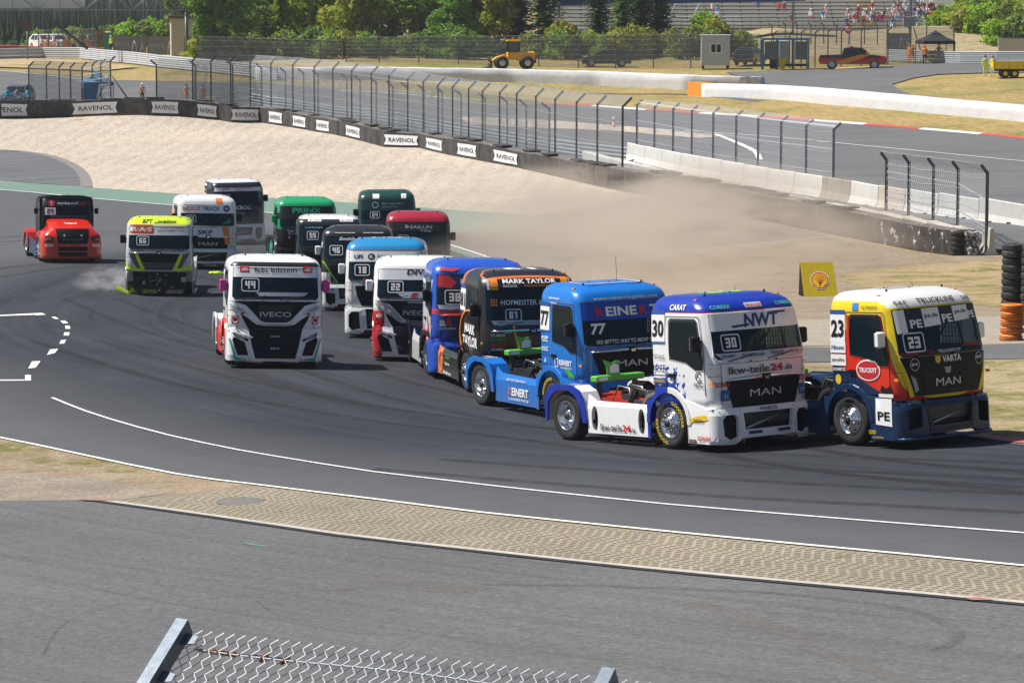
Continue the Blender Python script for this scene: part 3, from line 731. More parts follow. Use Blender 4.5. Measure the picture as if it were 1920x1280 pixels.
def bprof(z0=.13, z1=.95, x=-.02): return [(z0, x-.04, 1.24), (z0+.08, x, 1.25), (z1-.12, x, 1.25), (z1, x-.06, 1.24)]
CU = [i * .1 for i in range(-13, 14)] + [-1.235, -1.22, -1.17, -1.13, -1.08, 1.235, 1.22, 1.17, 1.13, 1.08]; CV = [1.0, 1.12, 1.26, 1.36, 1.46, 1.58, 1.7, 2.2, 2.66, 2.76, 2.85, .3, .5, .7, .9]
def add_front(parent, name, B, off, items):
    """items: (poly, mat) or callables(mb, fn)"""
    mb = MB(); fn = B.front(off)
    for it in items:
        if callable(it): it(mb, fn)
        else: surf(mb, it[0], [], fn, it[1], 0, CU, CV)
    return mb.build(name, parent)
def tx(s, a, b, h, mat=None, w=None, bold=.012, shear=0, rot=0, d=-.014): return lambda mb, fn: letter(mb, s, fn, a, b, h, mat or LWH, w, bold, shear, rot, d)
def pl(poly, mat, d=-.006): return lambda mb, fn: surf(mb, poly, [], lambda a, b, q: fn(a, b, d), mat, 0, CU, CV)
def num(s, a, b, h, fg=None, frame=True, bgm=None):
    fg = fg or LWH
    def go(mb, fn):
        w_ = h * .36 + h * .72 * len(s) * .72 + .02; hh = h * .86
        if frame:
            o = rrect(a - w_*.78, b - hh, a + w_*.78, b + hh, .06); i = rrect(a - w_*.78 + .022, b - hh + .022, a + w_*.78 - .022, b + hh - .022, .045)
            surf(mb, o, [i], lambda x, y, q: fn(x, y, -.012), fg, 0, (), ())
        digits(mb, s, fn, a, b, h, fg, -.016)
    return go
def side_num(mb, fn, s, a, b, h=.34):
    surf(mb, rrect(a-.21, b-.26, a+.21, b+.27, .01), [], lambda x, y, q: fn(x, y, -.008), LWH)
    surf(mb, rrect(a-.21, b-.30, a+.21, b-.262, .002), [], lambda x, y, q: fn(x, y, -.008), flat((.03,.12,.3)))
    surf(mb, rrect(a-.21, b+.272, a+.21, b+.36, .002), [], lambda x, y, q: fn(x, y, -.008), flat((.02,.08,.3)))
    letter(mb, s, fn, a, b, h, LBK, .36, .03, 0, 0, -.014)

def make_truck(spec):
    """one cab-over race truck from its paint specification"""
    g = spec.get
    root = bpy.data.objects.new('race_truck', None); COL.objects.link(root); root.empty_display_size = .5
    tag(root, spec['label'], 'race truck', 'race trucks in the pack on the track')
    top = g('top', 2.97); bt = g('bt', .95); B = Body(profile(top, bt - .02)); ZB = lambda z: .13 + (z - .13) * (bt - .13) / .82; body = g('body', WHT); k = (top - 1.7) / 1.27; Z = lambda z: 1.7 + (z - 1.7) * k
    mb = MB(); shell(mb, B, body, None, (1.80, Z(2.62), 1.84, Z(2.50))); cab = mb.build('cab', root)
    interior(cab, top, g('cage', (.05, .05, .055)))
    # seams of door and panels
    for sg in (-1, 1):
        fn = B.side(.004, sg); s = MB()
        for a in ([(-1.62, 1.2), (-1.62, Z(2.62))], [(-.44, 1.1), (-.44, 1.9), (-.60, Z(2.62))], [(-1.62, Z(2.62)), (-.60, Z(2.62))], [(-1.62, 1.2), (-1.45, 1.0)]):
            p = [Vector(fn(x, z, 0)) for x, z in a]; s.tube(p, .006, DARK, 4)
        for z in (1.25, 1.46): s.tube([fn(-2.08, z, .002), fn(-1.64, z, .002)], .007, DARK, 4)
        s.box((-1.56, sg*B.W(1.5) - .012, 1.42), (-1.36, sg*B.W(1.5) + .03*sg + (.012 if sg > 0 else -.0), 1.5), BLK)
        s.build('door_seam', cab)
        # window with the dipped lower edge
        wp = [(-1.50, 1.80), (-.98, 1.73), (-.70, 1.60), (-.50, 1.60), (-.48, 1.80), (-.66, Z(2.52)), (-.72, Z(2.56)), (-1.46, Z(2.56)), (-1.52, Z(2.5))]
        if g('win'): wp = g('win')
        ww = MB(); surf(ww, wp if sg < 0 else wp, [], B.side(.012, sg), SGLASS, 0, (), [Z(2.2), 1.7]);
        big = [(x + (x + 1.0) * .045, z + (z - 2.1) * .05) for x, z in wp]; surf(ww, big, [wp], B.side(.016, sg), LBK, 0, (), [Z(2.2), 1.7])
        surf(ww, [(x, min(z, 1.85)) for x, z in wp if z < 1.9] + [(-.49, 1.85), (-1.51, 1.85)], [], B.side(.007, sg), LBK)
        win = ww.build('side_window', cab)
    # windscreen and sun band
    wt = Z(2.66); zb = 1.76
    band_ = g('band'); wz = g('band_z', 2.38)
    ws = [(-1.12, zb+.08), (-1.06, zb), (1.06, zb), (1.12, zb+.08), (1.09, wt), (-1.09, wt)]
    add_front(cab, 'windscreen', B, .010, [(ws, GLASS)] + [pl([(-1.12, Z(wz)), (1.12, Z(wz)), (1.09, wt), (-1.09, wt)], band_)] * bool(band_) + g('screen', []))
    fr = MB(); q = ws + [ws[0]]
    for a, b in zip(q[:-1], q[1:]):
        n = max(2, int(abs(b[0]-a[0]) / .1)); fr.tube([Vector(B.front(.008)(a[0] + (b[0]-a[0])*i/n, a[1] + (b[1]-a[1])*i/n, 0)) for i in range(n+1)], .014, g('seal', DARK), 4, cap=False)
    for y0, y1 in ((-.85, -.25), (.1, .75)): fr.tube([B.front(.03)(y0, zb-.02, 0), B.front(.045)((y0+y1)/2, zb+.03, 0), B.front(.045)(y1, zb+.09, 0)], .011, DARK, 5)
    fr.build('windscreen_seal', cab)
    if g('top_items'): add_front(cab, 'visor_lettering', B, .010, g('top_items'))
    # grille and lower front
    kind = g('face', 'man')
    if kind == 'man':
        gm = g('grille', BLK)
        dz = g('gz', 0); gp = [(-.76, 1.0+dz), (.76, 1.0+dz), (.94 if dz else .98, 1.60+dz), (-.94 if dz else -.98, 1.60+dz)]
        gr = add_front(cab, 'grille', B, .012, [(gp, gm)] + [tx(g('word', 'MAN'), 0, 1.34+dz, .14, g('word_col', SILV), .78, 0)] * bool(g('word', 'MAN')))
        sl = MB()
        for z in (1.05, 1.10, 1.15, 1.20, 1.25): sl.tube([B.front(.018)(y, z+dz, 0) for y in (-.7, -.4, 0, .4, .7)], .008, g('slat', DARK), 4)
        sl.build('grille_slats', gr)
        tb = MB()
        tb.tube([B.front(.03)(y, 1.645 + dz - abs(y)*.03, 0) for y in (-1.02, -.8, -.5, -.2, 0, .2, .5, .8, 1.02)], [.02, .032, .04, .045, .045, .045, .04, .032, .02], g('trim', CHROME), 6)
        surf(tb, [(-.13, 1.70), (-.10, 1.55), (-.05, 1.52), (.05, 1.52), (.10, 1.55), (.13, 1.70)], [], (lambda a, b, d: B.front(.085)(a*.8, b*.8+.335+dz, d)), BLK, .05)
        surf(tb, [(-.085, 1.63), (-.05, 1.60), (-.055, 1.57), (-.03, 1.57), (-.02, 1.60), (.02, 1.595), (.03, 1.57), (.055, 1.57), (.045, 1.61), (.085, 1.655), (.06, 1.675), (.02, 1.635), (-.04, 1.645)], [], (lambda a, b, d: B.front(.09)(a*.8, b*.8+.335+dz, d)), CHROME)
        tb.build('grille_trim', cab)
    elif kind == 'iveco':
        up = [(-1.14, 1.70), (-.77, 1.60), (-.56, 1.38), (-.39, 1.20), (-.27, 1.16)]; up = up + [(-a, b) for a, b in up[::-1]]
        low = [(-.90, 1.37), (-.74, 1.28), (-.5, 1.10), (-.27, 1.06), (.27, 1.06), (.5, 1.10), (.74, 1.28), (.90, 1.37), (.84, 1.22), (.70, .98), (-.70, .98), (-.84, 1.22)]
        add_front(cab, 'grille', B, .012, [(up, BLK), (low, BLK), pl([(-.45, 1.60), (.45, 1.60), (.40, 1.22), (-.40, 1.22)], LBK),
            tx(g('word', 'IVECO'), 0, 1.37, .13, g('word_col', flat((.6, .6, .62))), .82, .01),
            pl([(-.5, 1.12), (-.27, 1.075), (.27, 1.075), (.5, 1.12), (.27, 1.105), (-.27, 1.105)], LGRY, -.016)] + g('grille_items', []))
    elif kind == 'mask':
        add_front(cab, 'grille', B, .012, [([(-.72, .98), (.72, .98), (.86, 1.30), (.92, 1.60), (-.92, 1.60), (-.86, 1.30)], g('grille', BLK))] + [tx(g('word'), 0, 1.4, .12, SILV, .6)] * bool(g('word')))
    if g('front'): add_front(cab, 'front_panel', B, .020, g('front'))
    dt = MB()
    dt.tube([B.front(.004)(i*.1, 1.70, 0) for i in range(-12, 13)], .006, DARK, 4, cap=False)
    for sg in (-1, 1):
        dt.tube([B.front(.004)(sg*1.02, z, 0) for z in (bt+.03, 1.2, 1.45, 1.69)], .005, DARK, 4)
        dt.tube([B.front(.004)(sg*y, 1.46, 0) for y in (1.02, 1.1, 1.18, 1.22)], .005, DARK, 4)
        for y, z in ((1.08, 1.62), (1.08, 1.50), (1.18, 1.62), (1.08, 1.12), (.98, bt+.08), (1.16, bt+.1)): dt.tube([B.front(.0)(sg*y, z, 0), B.front(.012)(sg*y, z, 0)], .010, FRAME, 6)
        dt.tube([B.front(.0)(sg*.32, 1.715, 0), B.front(.03)(sg*.32, 1.725, 0)], .014, DARK, 6)
        dt.box((-.30, sg*1.235-.01, 1.30), (-.20, sg*1.235+.01, 1.35), ORG)
    dt.build('cab_fittings', cab)
    # bumper
    bm_ = g('bumper', body); BB = Body(bprof(.13, bt), .13, .22)
    if g('bumper_kind', 'open') != 'none':
        core = MB(); BC_ = Body([(.24, -.20, 1.12), (bt-.05, -.20, 1.12)], .1, .2, -.95); n_ = len(BC_.ring(.3))
        core.add([p_ for z in (.24, bt-.05) for p_ in BC_.ring(z)], [(j, j+n_, (j+1) % n_ + n_, (j+1) % n_) for j in range(n_)] + [tuple(range(n_)), tuple(range(n_, 2*n_))[::-1]], DARK)
        core.box((-.16, -.55, .50), (-.13, .55, .78), FRAME)
        core.tube([(-.14, -.5, .42), (-.14, .3, .62)], .03, STEEL, 6)
        core.build('radiator', root)
        pm = MB(); holes = g('holes')
        if holes is None:
            h1 = [(-.58, .44), (.58, .44), (.62, .82), (-.62, .82)]; h2 = [(.73, .30), (.92, .22), (1.06, .34), (1.08, .70), (1.0, .80), (.80, .80), (.73, .70)]
            holes = [h1, h2, mir(h2)]
        out = [(-1.25, .15), (-1.0, .13), (-.8, .13), (-.62, .26), (.62, .26), (.8, .13), (1.0, .13), (1.25, .15), (1.25, .93), (-1.25, .93)]
        if kind == 'iveco': out = [(-1.25, .15), (1.25, .15), (1.25, .98), (-1.25, .98)]
        out = [(a, ZB(b)) for a, b in out]; holes = [[(a, ZB(b)) for a, b in h_] for h_ in holes]
        surf(pm, out, holes, BB.front(0), bm_, .09, CU, CV)
        xe = BB.F(1.249, .5)
        for sg in (-1, 1):
            surf(pm, [(-1.02, .15), (xe, .15), (xe, ZB(.93)), (-1.10, 1.0), (-1.02, .75)], [], BB.side(0, sg), bm_, .03)
        surf(pm, [(-1.0, -1.23), (BB.F(1.2, .93) + .02, -1.23), (-.12, -.8), (-.10, 0), (-.12, .8), (BB.F(1.2, .93) + .02, 1.23), (-1.0, 1.23)], [], lambda x, y, d: (x, y, bt - .005 - d), bm_, .02)
        bp = pm.build('bumper', root)
        hk = MB()
        for sg in (-1, 1):
            hk.tube([BB.front(.0)(sg*.67, .24, 0), BB.front(.07)(sg*.67, .20, 0), BB.front(.07)(sg*.67, .13, 0)], .012, flat((.6, .03, .02)), 6)
            for y, z in ((.67, ZB(.88)), (1.12, ZB(.88)), (.68, .4), (1.14, .24)): hk.tube([BB.front(0)(sg*y, z, 0), BB.front(.008)(sg*y, z, 0)], .012, FRAME, 6)
        hk.build('bumper_fittings', bp)
        if g('bumper_items'): add_front(bp, 'bumper_marking', BB, .010, g('bumper_items'))
        if g('lip'):
            lp = MB(); lp.tube([BB.front(.06)(y, .17, 0) for y in (-1.24, -1.1, -.8, -.4, 0, .4, .8, 1.1, 1.24)], .035, g('lip'), 5); lp.build('splitter', bp)
        if g('lamps', kind == 'iveco'):
            for sg in (-1, 1):
                l = MB(); pq = [(.70, .72), (.72, .66), (1.08, .80), (1.10, .90)]; pq = pq if sg > 0 else mir(pq)
                surf(l, pq, [], BB.front(.012), DARK, 0, CU, ()); pq = [(.80, .745), (.82, .715), (1.03, .81), (1.04, .845)]; pq = pq if sg > 0 else mir(pq)
                surf(l, pq, [], BB.front(.018), flat((.5, .53, .56), .15, .4), 0, CU, ()); l.build('headlight', bp)
    else:
        core = MB()
        for _ in range(26):
            x, y, z = random.uniform(-.9, -.25), random.uniform(-1.0, .9), random.uniform(.3, .85); dx, dy, dz = [random.uniform(.05, .18) for _ in range(3)]
            core.box((x, y, z), (x+dx, y+dy, z+dz), random.choice([FRAME, DARK, STEEL, FRAME]), None)
        for _ in range(8): y = random.uniform(-1, .8); core.tube([(-.3, y, random.uniform(.35, .9)), (-.25, y + random.uniform(-.3, .5), random.uniform(.3, .9))], .02, random.choice([STEEL, FRAME]), 6)
        core.box((-.9, -.95, .25), (-.5, .95, .93), DARK); core.build('bare_front_structure', root)
    # front wheel arches
    am = g('arch', body)
    for sg in (-1, 1):
        a = MB(); n = 14; rs = [(.60, -.0), (.60, .34), (.64, .34), (.72, .05), (.70, 0)]
        v = []; f = []
        for i in range(n + 1):
            t = R(-2 + 184 * i / n)
            for r_, d in rs: v.append((FX + r_*math.cos(t), sg*(1.265 - d), .53 + r_*math.sin(t)*.98))
        m = len(rs)
        for i in range(n):
            for j in range(m): f.append((i*m+j, (i+1)*m+j, (i+1)*m+(j+1) % m, i*m+(j+1) % m))
        f += [tuple(range(m)), tuple(range(n*m, n*m+m))[::-1]]
        a.add(v, f, am); surf(a, [(FX+.62, .15), (-1.02, .15), (-1.02, .75), (-1.10, 1.0), (FX+.45, 1.02), (FX+.60, .75)], [], lambda x, z, d: (x, sg*(1.25 - d), z), am, .03)
        surf(a, [(-2.32, .18), (FX-.60, .18), (FX-.60, .62), (FX-.50, .95), (-2.32, .95)], [], lambda x, z, d: (x, sg*(1.245 - d), z), g('arch2', am), .03)
        a.build('front_fender', root)
    # wheels
    for sg in (-1, 1):
        wheel(root, True, FX, sg, g('lettered', False)); wheel(root, False, RX, sg, False)
    # chassis, rear fenders, skirts
    fr = MB(); fm = g('rails', FRAME)
    for sg in (-1, 1): fr.box((-5.75, sg*.43-.04, .60), (-1.9, sg*.43+.04, .88), fm)
    for x in (-2.5, -3.4, -4.4, -5.7): fr.box((x-.06, -.39, .64), (x+.06, .39, .84), fm)
    fr.box((-5.80, -.5, .45), (-5.76, .5, .62), FRAME); fr.tube([(RX, -1.0, .515), (RX, 1.0, .515)], .09, FRAME, 8); fr.tube([(FX, -1.0, .515), (FX, 1.0, .515)], .08, FRAME, 8)
    fr.box((-4.6, -.85, .32), (-2.4, -.50, .58), FRAME, None, .03); fr.box((-4.6, .5, .32), (-2.4, .85, .58), FRAME, None, .03)
    fr.box((-1.9, -1.0, .35), (-1.0, 1.0, .92), DARK)
    fr.build('chassis_frame', root)
    en = MB(); rnd = random.Random(spec.get('seed', 3))
    for _ in range(30):
        x, y, z = rnd.uniform(-4.6, -2.2), rnd.uniform(-.8, .6), rnd.uniform(.7, 1.0); dx, dy, dz = rnd.uniform(.08, .4), rnd.uniform(.08, .3), rnd.uniform(.05, .22)
        en.box((x, y, z), (x+dx, y+dy, z+dz), rnd.choice([FRAME, DARK, FRAME, STEEL, flat((.06, .06, .07))]), None)
    for _ in range(10):
        x, y = rnd.uniform(-4.6, -2.3), rnd.uniform(-.9, .7); en.tube([(x, y, .8), (x+.15, y+.05, 1.1), (x+.45, y+.1, 1.05), (x+.6, y, .85)], rnd.uniform(.012, .03), rnd.choice([FRAME, DARK, STEEL]), 6)
    en.build('drivetrain', root)
    ex = MB(); ex.tube([(-2.2, -.75, 1.05), (-2.45, -.78, 1.06), (-2.75, -.85, .95), (-2.9, -.9, .7), (-2.9, -.95, .5)], .075, paint((.42, .36, .30), .3, .9, dirt=.3), 10); ex.build('exhaust_pipe', root)
    sk, rf = g('skirt', body), g('rear_fender', body)
    for sg in (-1, 1):
        fd = MB(); pr = [(-5.74, .42), (-5.74, .85), (-5.60, 1.04), (-5.38, 1.13), (-4.86, 1.13), (-4.60, 1.02), (-4.47, .80), (-4.44, .45)]
        inn = [(-5.70, .42), (-5.70, .83), (-5.57, 1.0), (-5.36, 1.09), (-4.88, 1.09), (-4.63, .98), (-4.51, .78), (-4.48, .45)]
        v = [(x, sg*yy, z) for yy in (1.26, .78) for x, z in pr] + [(x, sg*yy, z) for yy in (1.26, .78) for x, z in inn]; n = len(pr); f = []
        for i in range(n-1):
            f += [(i, i+1, n+i+1, n+i), (2*n+i, 3*n+i, 3*n+i+1, 2*n+i+1), (i, 2*n+i, 2*n+i+1, i+1), (n+i, n+i+1, 3*n+i+1, 3*n+i)]
        fd.add(v, f, rf)
        lip = [(-5.78, .40), (-5.78, .88), (-5.62, 1.08), (-5.38, 1.165), (-4.84, 1.165), (-4.56, 1.05), (-4.40, .80), (-4.36, .40)] + [(-4.47, .40), (-4.56, .74), (-4.72, .95), (-4.95, 1.05), (-5.3, 1.05), (-5.5, .96), (-5.66, .80), (-5.70, .40)]
        surf(fd, lip, [], lambda x, z, d: (x, sg*(1.275 - d), z), g('lip_mat', rf), .04)
        rfo = fd.build('rear_fender', root)
        s = MB(); hs = g('skirt_holes', [])
        surf(s, [(-4.36, .20), (-2.34, .20), (-2.34, .84), (-4.10, .86), (-4.36, .98)], hs, lambda x, z, d: (x, sg*(1.22 - d - (.05 if z > .8 else 0)), z), sk, .03, (), [.7])
        for h_ in hs: surf(s, h_, [], lambda x, z, d: (x, sg*(1.14), z), DARK)
        so_ = s.build('side_skirt', root)
        if sg < 0:
            if g('skirt_items'):
                m = MB(); [it(m, lambda x, z, d: (x, -(1.225 - d), z)) for it in g('skirt_items')]; m.build('skirt_lettering', so_)
            if g('fender_items'):
                m = MB(); [it(m, lambda x, y, d: (x, y, 1.132 - d)) for it in g('fender_items')]; m.build('fender_marking', rfo)
            if g('bside_items') and g('bumper_kind', 'open') != 'none':
                m = MB(); [it(m, BB.side(.002, -1)) for it in g('bside_items')]; m.build('bumper_lettering', bp)
    if g('board', True):
        b = MB(); M = GRN if g('board') != 'w' else WHT
        b.box((-5.05, -.62, 1.16), (-4.80, .62, 1.29), paint((.10, .42, .05), .5, dirt=.1), None, .02)
        b.box((-5.0, -.5, .85), (-4.9, -.42, 1.16), FRAME); b.box((-5.0, .42, .85), (-4.9, .5, 1.16), FRAME)
        surf(b, [(-.30, 1.28), (.02, 1.28), (.02, 1.50), (-.05, 1.58), (-.16, 1.55), (-.24, 1.56), (-.40, 1.62), (-.32, 1.45)], [], lambda y, z, d: (-4.86 - d, y, z), paint((.12, .45, .06), .5), .02)
        surf(b, [(-.25, 1.33), (-.02, 1.33), (-.02, 1.48), (-.13, 1.53), (-.25, 1.46)], [], lambda y, z, d: (-4.85, y, z), LWH)
        surf(b, [(-.58, 1.19), (-.34, 1.19), (-.34, 1.26), (-.58, 1.26)], [], lambda y, z, d: (-4.796, y, z), LWH)
        b.build('rear_board', root)
    # mirrors, roof clutter
    mm = g('mirror', BLK)
    for sg in (-1, 1):
        m = MB(); m.box((-.62, sg*1.35 - .10, 1.95), (-.48, sg*1.35 + .10, 2.26), mm, None, .03)
        m.tube([(-.52, sg*1.2, 2.12), (-.54, sg*1.34, 2.14)], .018, FRAME, 6); m.box((-.632, sg*1.35-.08, 1.98), (-.622, sg*1.35+.08, 2.23), CHROME); m.build('mirror', cab)
    rt = MB(); tz = B.z[-1]
    for x, y in ((-.95, -.75), (-.95, .75), (-1.1, .0), (-1.5, -.3)): rt.tube([(x, y, tz+.02), (x, y, tz+.075)], .022, DARK, 6)
    rt.tube([(-1.35, .35, tz+.04), (-1.36, .33, tz+g('mast', .16))], .005, DARK, 4)
    for sg in (-1, 1): rt.box((-.95, sg*1.02-.03, tz-.055), (-.85, sg*1.02+.03, tz-.02), ORG)
    rt.build('roof_aerial', cab)
    if g('roof_items'):
        m = MB(); [it(m, lambda x, y, d: (x, y, tz + .050 - d)) for it in g('roof_items')]; m.build('roof_lettering', cab)
    if g('side_items'):
        m = MB(); fn = B.side(.004, -1); [it(m, fn) for it in g('side_items')]; m.build('door_lettering', cab)
    place_truck(root, spec); root['_B'] = 1; del root['_B']
    return root, B, cab
def place_truck(root, spec):
    u, v, th = spec['at']; p = at(u, v)
    h = R(th); hx, hy = math.sin(h), -math.cos(h)
    # sit on the plane through the ground under the four wheels
    def g_(a, b): a, b = a*spec.get('sc', 1.0), b*spec.get('sc', 1.0); x, y = p.x + hx*a - hy*b, p.y + hy*a + hx*b; return Vector((x, y, gz(x, y) + .018))
    a1, a2, b1, b2 = g_(FX, -1.06), g_(FX, 1.06), g_(RX, -1.06), g_(RX, 1.06)
    X = ((a1 + a2) - (b1 + b2)).normalized(); Yv = ((a2 + b2) - (a1 + b1)).normalized(); Zv = X.cross(Yv).normalized(); Yv = Zv.cross(X)
    roll = R(spec.get('roll', 0)); M = Matrix((X, Yv, Zv)).transposed().to_4x4() @ Matrix.Rotation(roll, 4, 'X')
    c = (a1 + a2 + b1 + b2) / 4; o = c - (M @ Vector(((FX + RX) / 2 * spec.get('sc', 1.0), 0, 0)))
    root.matrix_world = Matrix.Translation(o) @ M @ Matrix.Scale(spec.get('sc', 1.0), 4)
# ================================================================ THE PACK
TRUCKS = {}
def side30(mb, fn):
    side_num(mb, fn, '30', -1.86, 2.38)
    letter(mb, 'TITANX', fn, -1.84, 1.82, .09, LBK, .36, 0); letter(mb, 'JOST', fn, -1.84, 1.60, .13, LNAVY, .42, .03)
    surf(mb, rrect(-2.06, 1.29, -1.64, 1.40, .02), [], lambda x, z, d: fn(x, z, -.01), flat((.02, .07, .25)))
    letter(mb, 'RAVENOL', fn, -1.85, 1.345, .055, YEL, .34, .02, 0, 0, -.016)
    letter(mb, 'ARENZ', fn, -.62, 1.30, .085, LBK, .3); mb.tube([Vector(fn(-.62 + .09*math.cos(t), 1.46 + .09*math.sin(t), -.01)) for t in np.linspace(.3, 5.7, 14)], .008, LBK, 4)
    letter(mb, 'A', fn, -.62, 1.46, .08, LBK); 
CARAT = lambda s, mat=None, z=2.80, x=-1.45, w=.5, h=.10: (lambda mb, fn: letter(mb, s, fn, x, z, h, mat or LWH, w, .02))
BLUE30 = (.008, .035, .38)
L30 = livery((.86, .86, .86), [([(0, 0, 1, 2.685)], (.5, .02, .03)), ([(0, 0, 1, 2.70)], BLUE30)], ((.01, .05, .40), -1.62, .90, .95))
A30 = livery(BLUE30, [([(1, 0, 0, -1.60), (-.5, 0, 1, 1.30)], (.8, .8, .79)), ([(1, 0, 0, -1.12)], (.8, .8, .79))])
SPEC = {}
SPEC['30'] = dict(at=(1447, 841, 35), sc=1.06, gz=-.24, bt=.84, cage=(.5, .03, .02), label='white race truck number 30 with blue roof and blue splashes on its door', body=L30, bumper=WHT, arch=A30, arch2=paint(BLUE30, .3), rear_fender=WHT, lip_mat=paint(BLUE30, .3), skirt=WHT,
    rails=paint((.55, .04, .02), .5), band=WHT, band_z=2.33, lettered=True, seal=WHT, trim=CHROME, word_col=SILV,
    screen=[pl([(-.95, 1.77), (1.05, 1.77), (1.08, 1.90), (-1.1, 1.90)], flat((.5,.55,.62))), tx('NWT', .12, 2.50, .26, LNAVY, .86, .035, .2), pl([(-.62, 2.37), (-.2, 2.40), (-.2, 2.44), (-.62, 2.42)], LNAVY, -.012), pl([(.42, 2.60), (.78, 2.60), (.78, 2.64), (.42, 2.64)], LNAVY, -.012),
            num('30', -.72, 2.10, .19), tx('JOST', -.82, 1.835, .065, LNAVY, .32, .03), tx('ROCKINGER', -.22, 1.835, .06, LNAVY, .55), tx('TRIDEC', .38, 1.84, .07, LNAVY, .40, .02), tx('HYVA', .86, 1.84, .06, LRED, .2)],
    top_items=[tx('COREXX', -.78, 2.79, .07, flat((.1, .5, .35)), .45, .02), tx('COREXX', .80, 2.79, .07, flat((.1, .5, .35)), .45, .02), pl(rrect(-.2, 2.74, .22, 2.84, .01), flat((.7,.72,.75))), tx('FERNFAHRER', .01, 2.79, .06, LRED, .38)],
    front=[tx('lkw-teile', -.38, 1.56, .15, LBK, .98, .014), tx('24', .30, 1.56, .15, LRED, .32, .035), tx('.de', .60, 1.55, .12, LBK, .22), tx('SONAX', -1.0, 1.30, .10, LRED, .30, .03, .1), tx('SONAX', 1.04, 1.30, .10, LRED, .30, .03, .1),
           pl(rrect(-1.06, .98, -.86, 1.19, .01), flat((.02,.12,.35))), tx('dt', -.96, 1.08, .12, flat((.4,.6,.8)), .12, 0, 0, 0, -.018), pl(rrect(.88, .98, 1.06, 1.19, .01), flat((.02,.12,.35))), tx('dt', .97, 1.08, .12, flat((.4,.6,.8)), .12, 0, 0, 0, -.018)],
    bumper_items=[tx('WABCO', 0, .785, .07, LNAVY, .45, .03), pl(rrect(-.52, .31, -.2, .37, .01), LNAVY), pl(rrect(.2, .31, .52, .37, .01), LNAVY)],
    side_items=[side30, CARAT('CARAT', LWH, 2.80, -1.25, .5, .11)], skirt_holes=[ell(-4.12, .50, .11, .26), ell(-2.55, .50, .11, .26)],
    skirt_items=[tx('lkw-teile', -3.55, .34, .14, LBK, .72, .015), tx('24', -3.04, .345, .14, LRED, .26, .035), tx('.de', -2.82, .32, .1, LBK, .16)],
    bside_items=[tx('SONAX', -.50, .26, .09, LRED, .42, .03, .1), pl([(-.95, .50), (-.85, .57), (-.35, .62), (-.42, .72), (-.75, .68), (-.95, .62)][::1], YEL), tx('DEKRA', -.66, .60, .06, LBK, .3), pl(rrect(-1.0, .17, -.76, .23, .01), LNAVY), tx('GOODYEAR', -.88, .2, .035, YEL, .2)],
    fender_items=[pl([(-5.35, -1.2), (-4.95, -1.2), (-4.95, -1.02), (-5.35, -1.02)], LNAVY), tx('Haldex', -5.15, -1.11, .10, LWH, .34, .01, 0, R(0)), tx('SONAX', -5.08, -.90, .11, LRED, .42, .03)],
    roof_items=[tx('30', -1.35, -.02, .55, flat((.35, .75, .10)), .9, .04, 0, R(90))], mirror=BLK)
# ---- 23
YE, RE, NB = (.82, .60, .005), (.72, .03, .008), (.008, .030, .085)
L23 = livery(RE, [([(0, 0, 1, 2.28), (1, 0, .0, -3)], YE), ([(1, 0, 0, -1.62)], RE), ([(0, 0, 1, 2.56)], YE), ([(1, 0, .30, .15-.02)], YE), ([(-.45, 0, -1, -.75)], NB), ([(0, 0, -1, -.92)], NB),
                  ([(0, 0, 1, 2.70), (.0, -1, 0, -1.14)], (.8, .8, .79)), ([(0, 0, 1, 2.84)], (.8, .8, .79))])
def side23(mb, fn):
    side_num(mb, fn, '23', -1.86, 2.30)
    for z, s, c in ((1.93, 'Nissens', LNAVY), (1.68, 'speedline', LBK)):
        surf(mb, rrect(-2.07, z-.11, -1.64, z+.11, .01), [], lambda x, q, d: fn(x, q, -.009), LWH); letter(mb, s, fn, -1.855, z, .09, c, .36, .01, .2, 0, -.015)
    letter(mb, 'DOMETIC', fn, -1.83, 1.50, .06, LWH, .36, .02)
    surf(mb, ell(-1.02, 1.50, .34, .21), [], lambda x, q, d: fn(x, q, -.010), LWH); surf(mb, ell(-1.02, 1.50, .31, .18), [], lambda x, q, d: fn(x, q, -.014), LRED)
    letter(mb, 'TRUCKFIT', fn, -1.02, 1.50, .10, LWH, .50, .03, 0, 0, -.019)
    surf(mb, ell(-1.88, 1.30, .08, .10), [], lambda x, q, d: fn(x, q, -.009), YEL); letter(mb, 'masteroil', fn, -1.84, 1.10, .06, YEL, .38)
    letter(mb, 'IKZ TRANSPORT', fn, -.95, 2.72, .06, LBK, .46); surf(mb, rrect(-1.45, 2.66, -1.28, 2.80, .005), [], lambda x, q, d: fn(x, q, -.009), flat((.02,.2,.6)))
    surf(mb, [(-.72, 1.10), (-.66, 1.22), (-.55, 1.15), (-.42, 1.22), (-.40, 1.08), (-.55, 1.04)], [], lambda x, q, d: fn(x, q, -.009), LBK)
    surf(mb, rrect(-.76, .98, -.36, 1.05, .005), [], lambda x, q, d: fn(x, q, -.009), LWH)
def pe(a, b, h): return lambda mb, fn: [letter(mb, 'PE', fn, a, b, h, LWH, h*1.3, .03, 0, 0, -.016)]
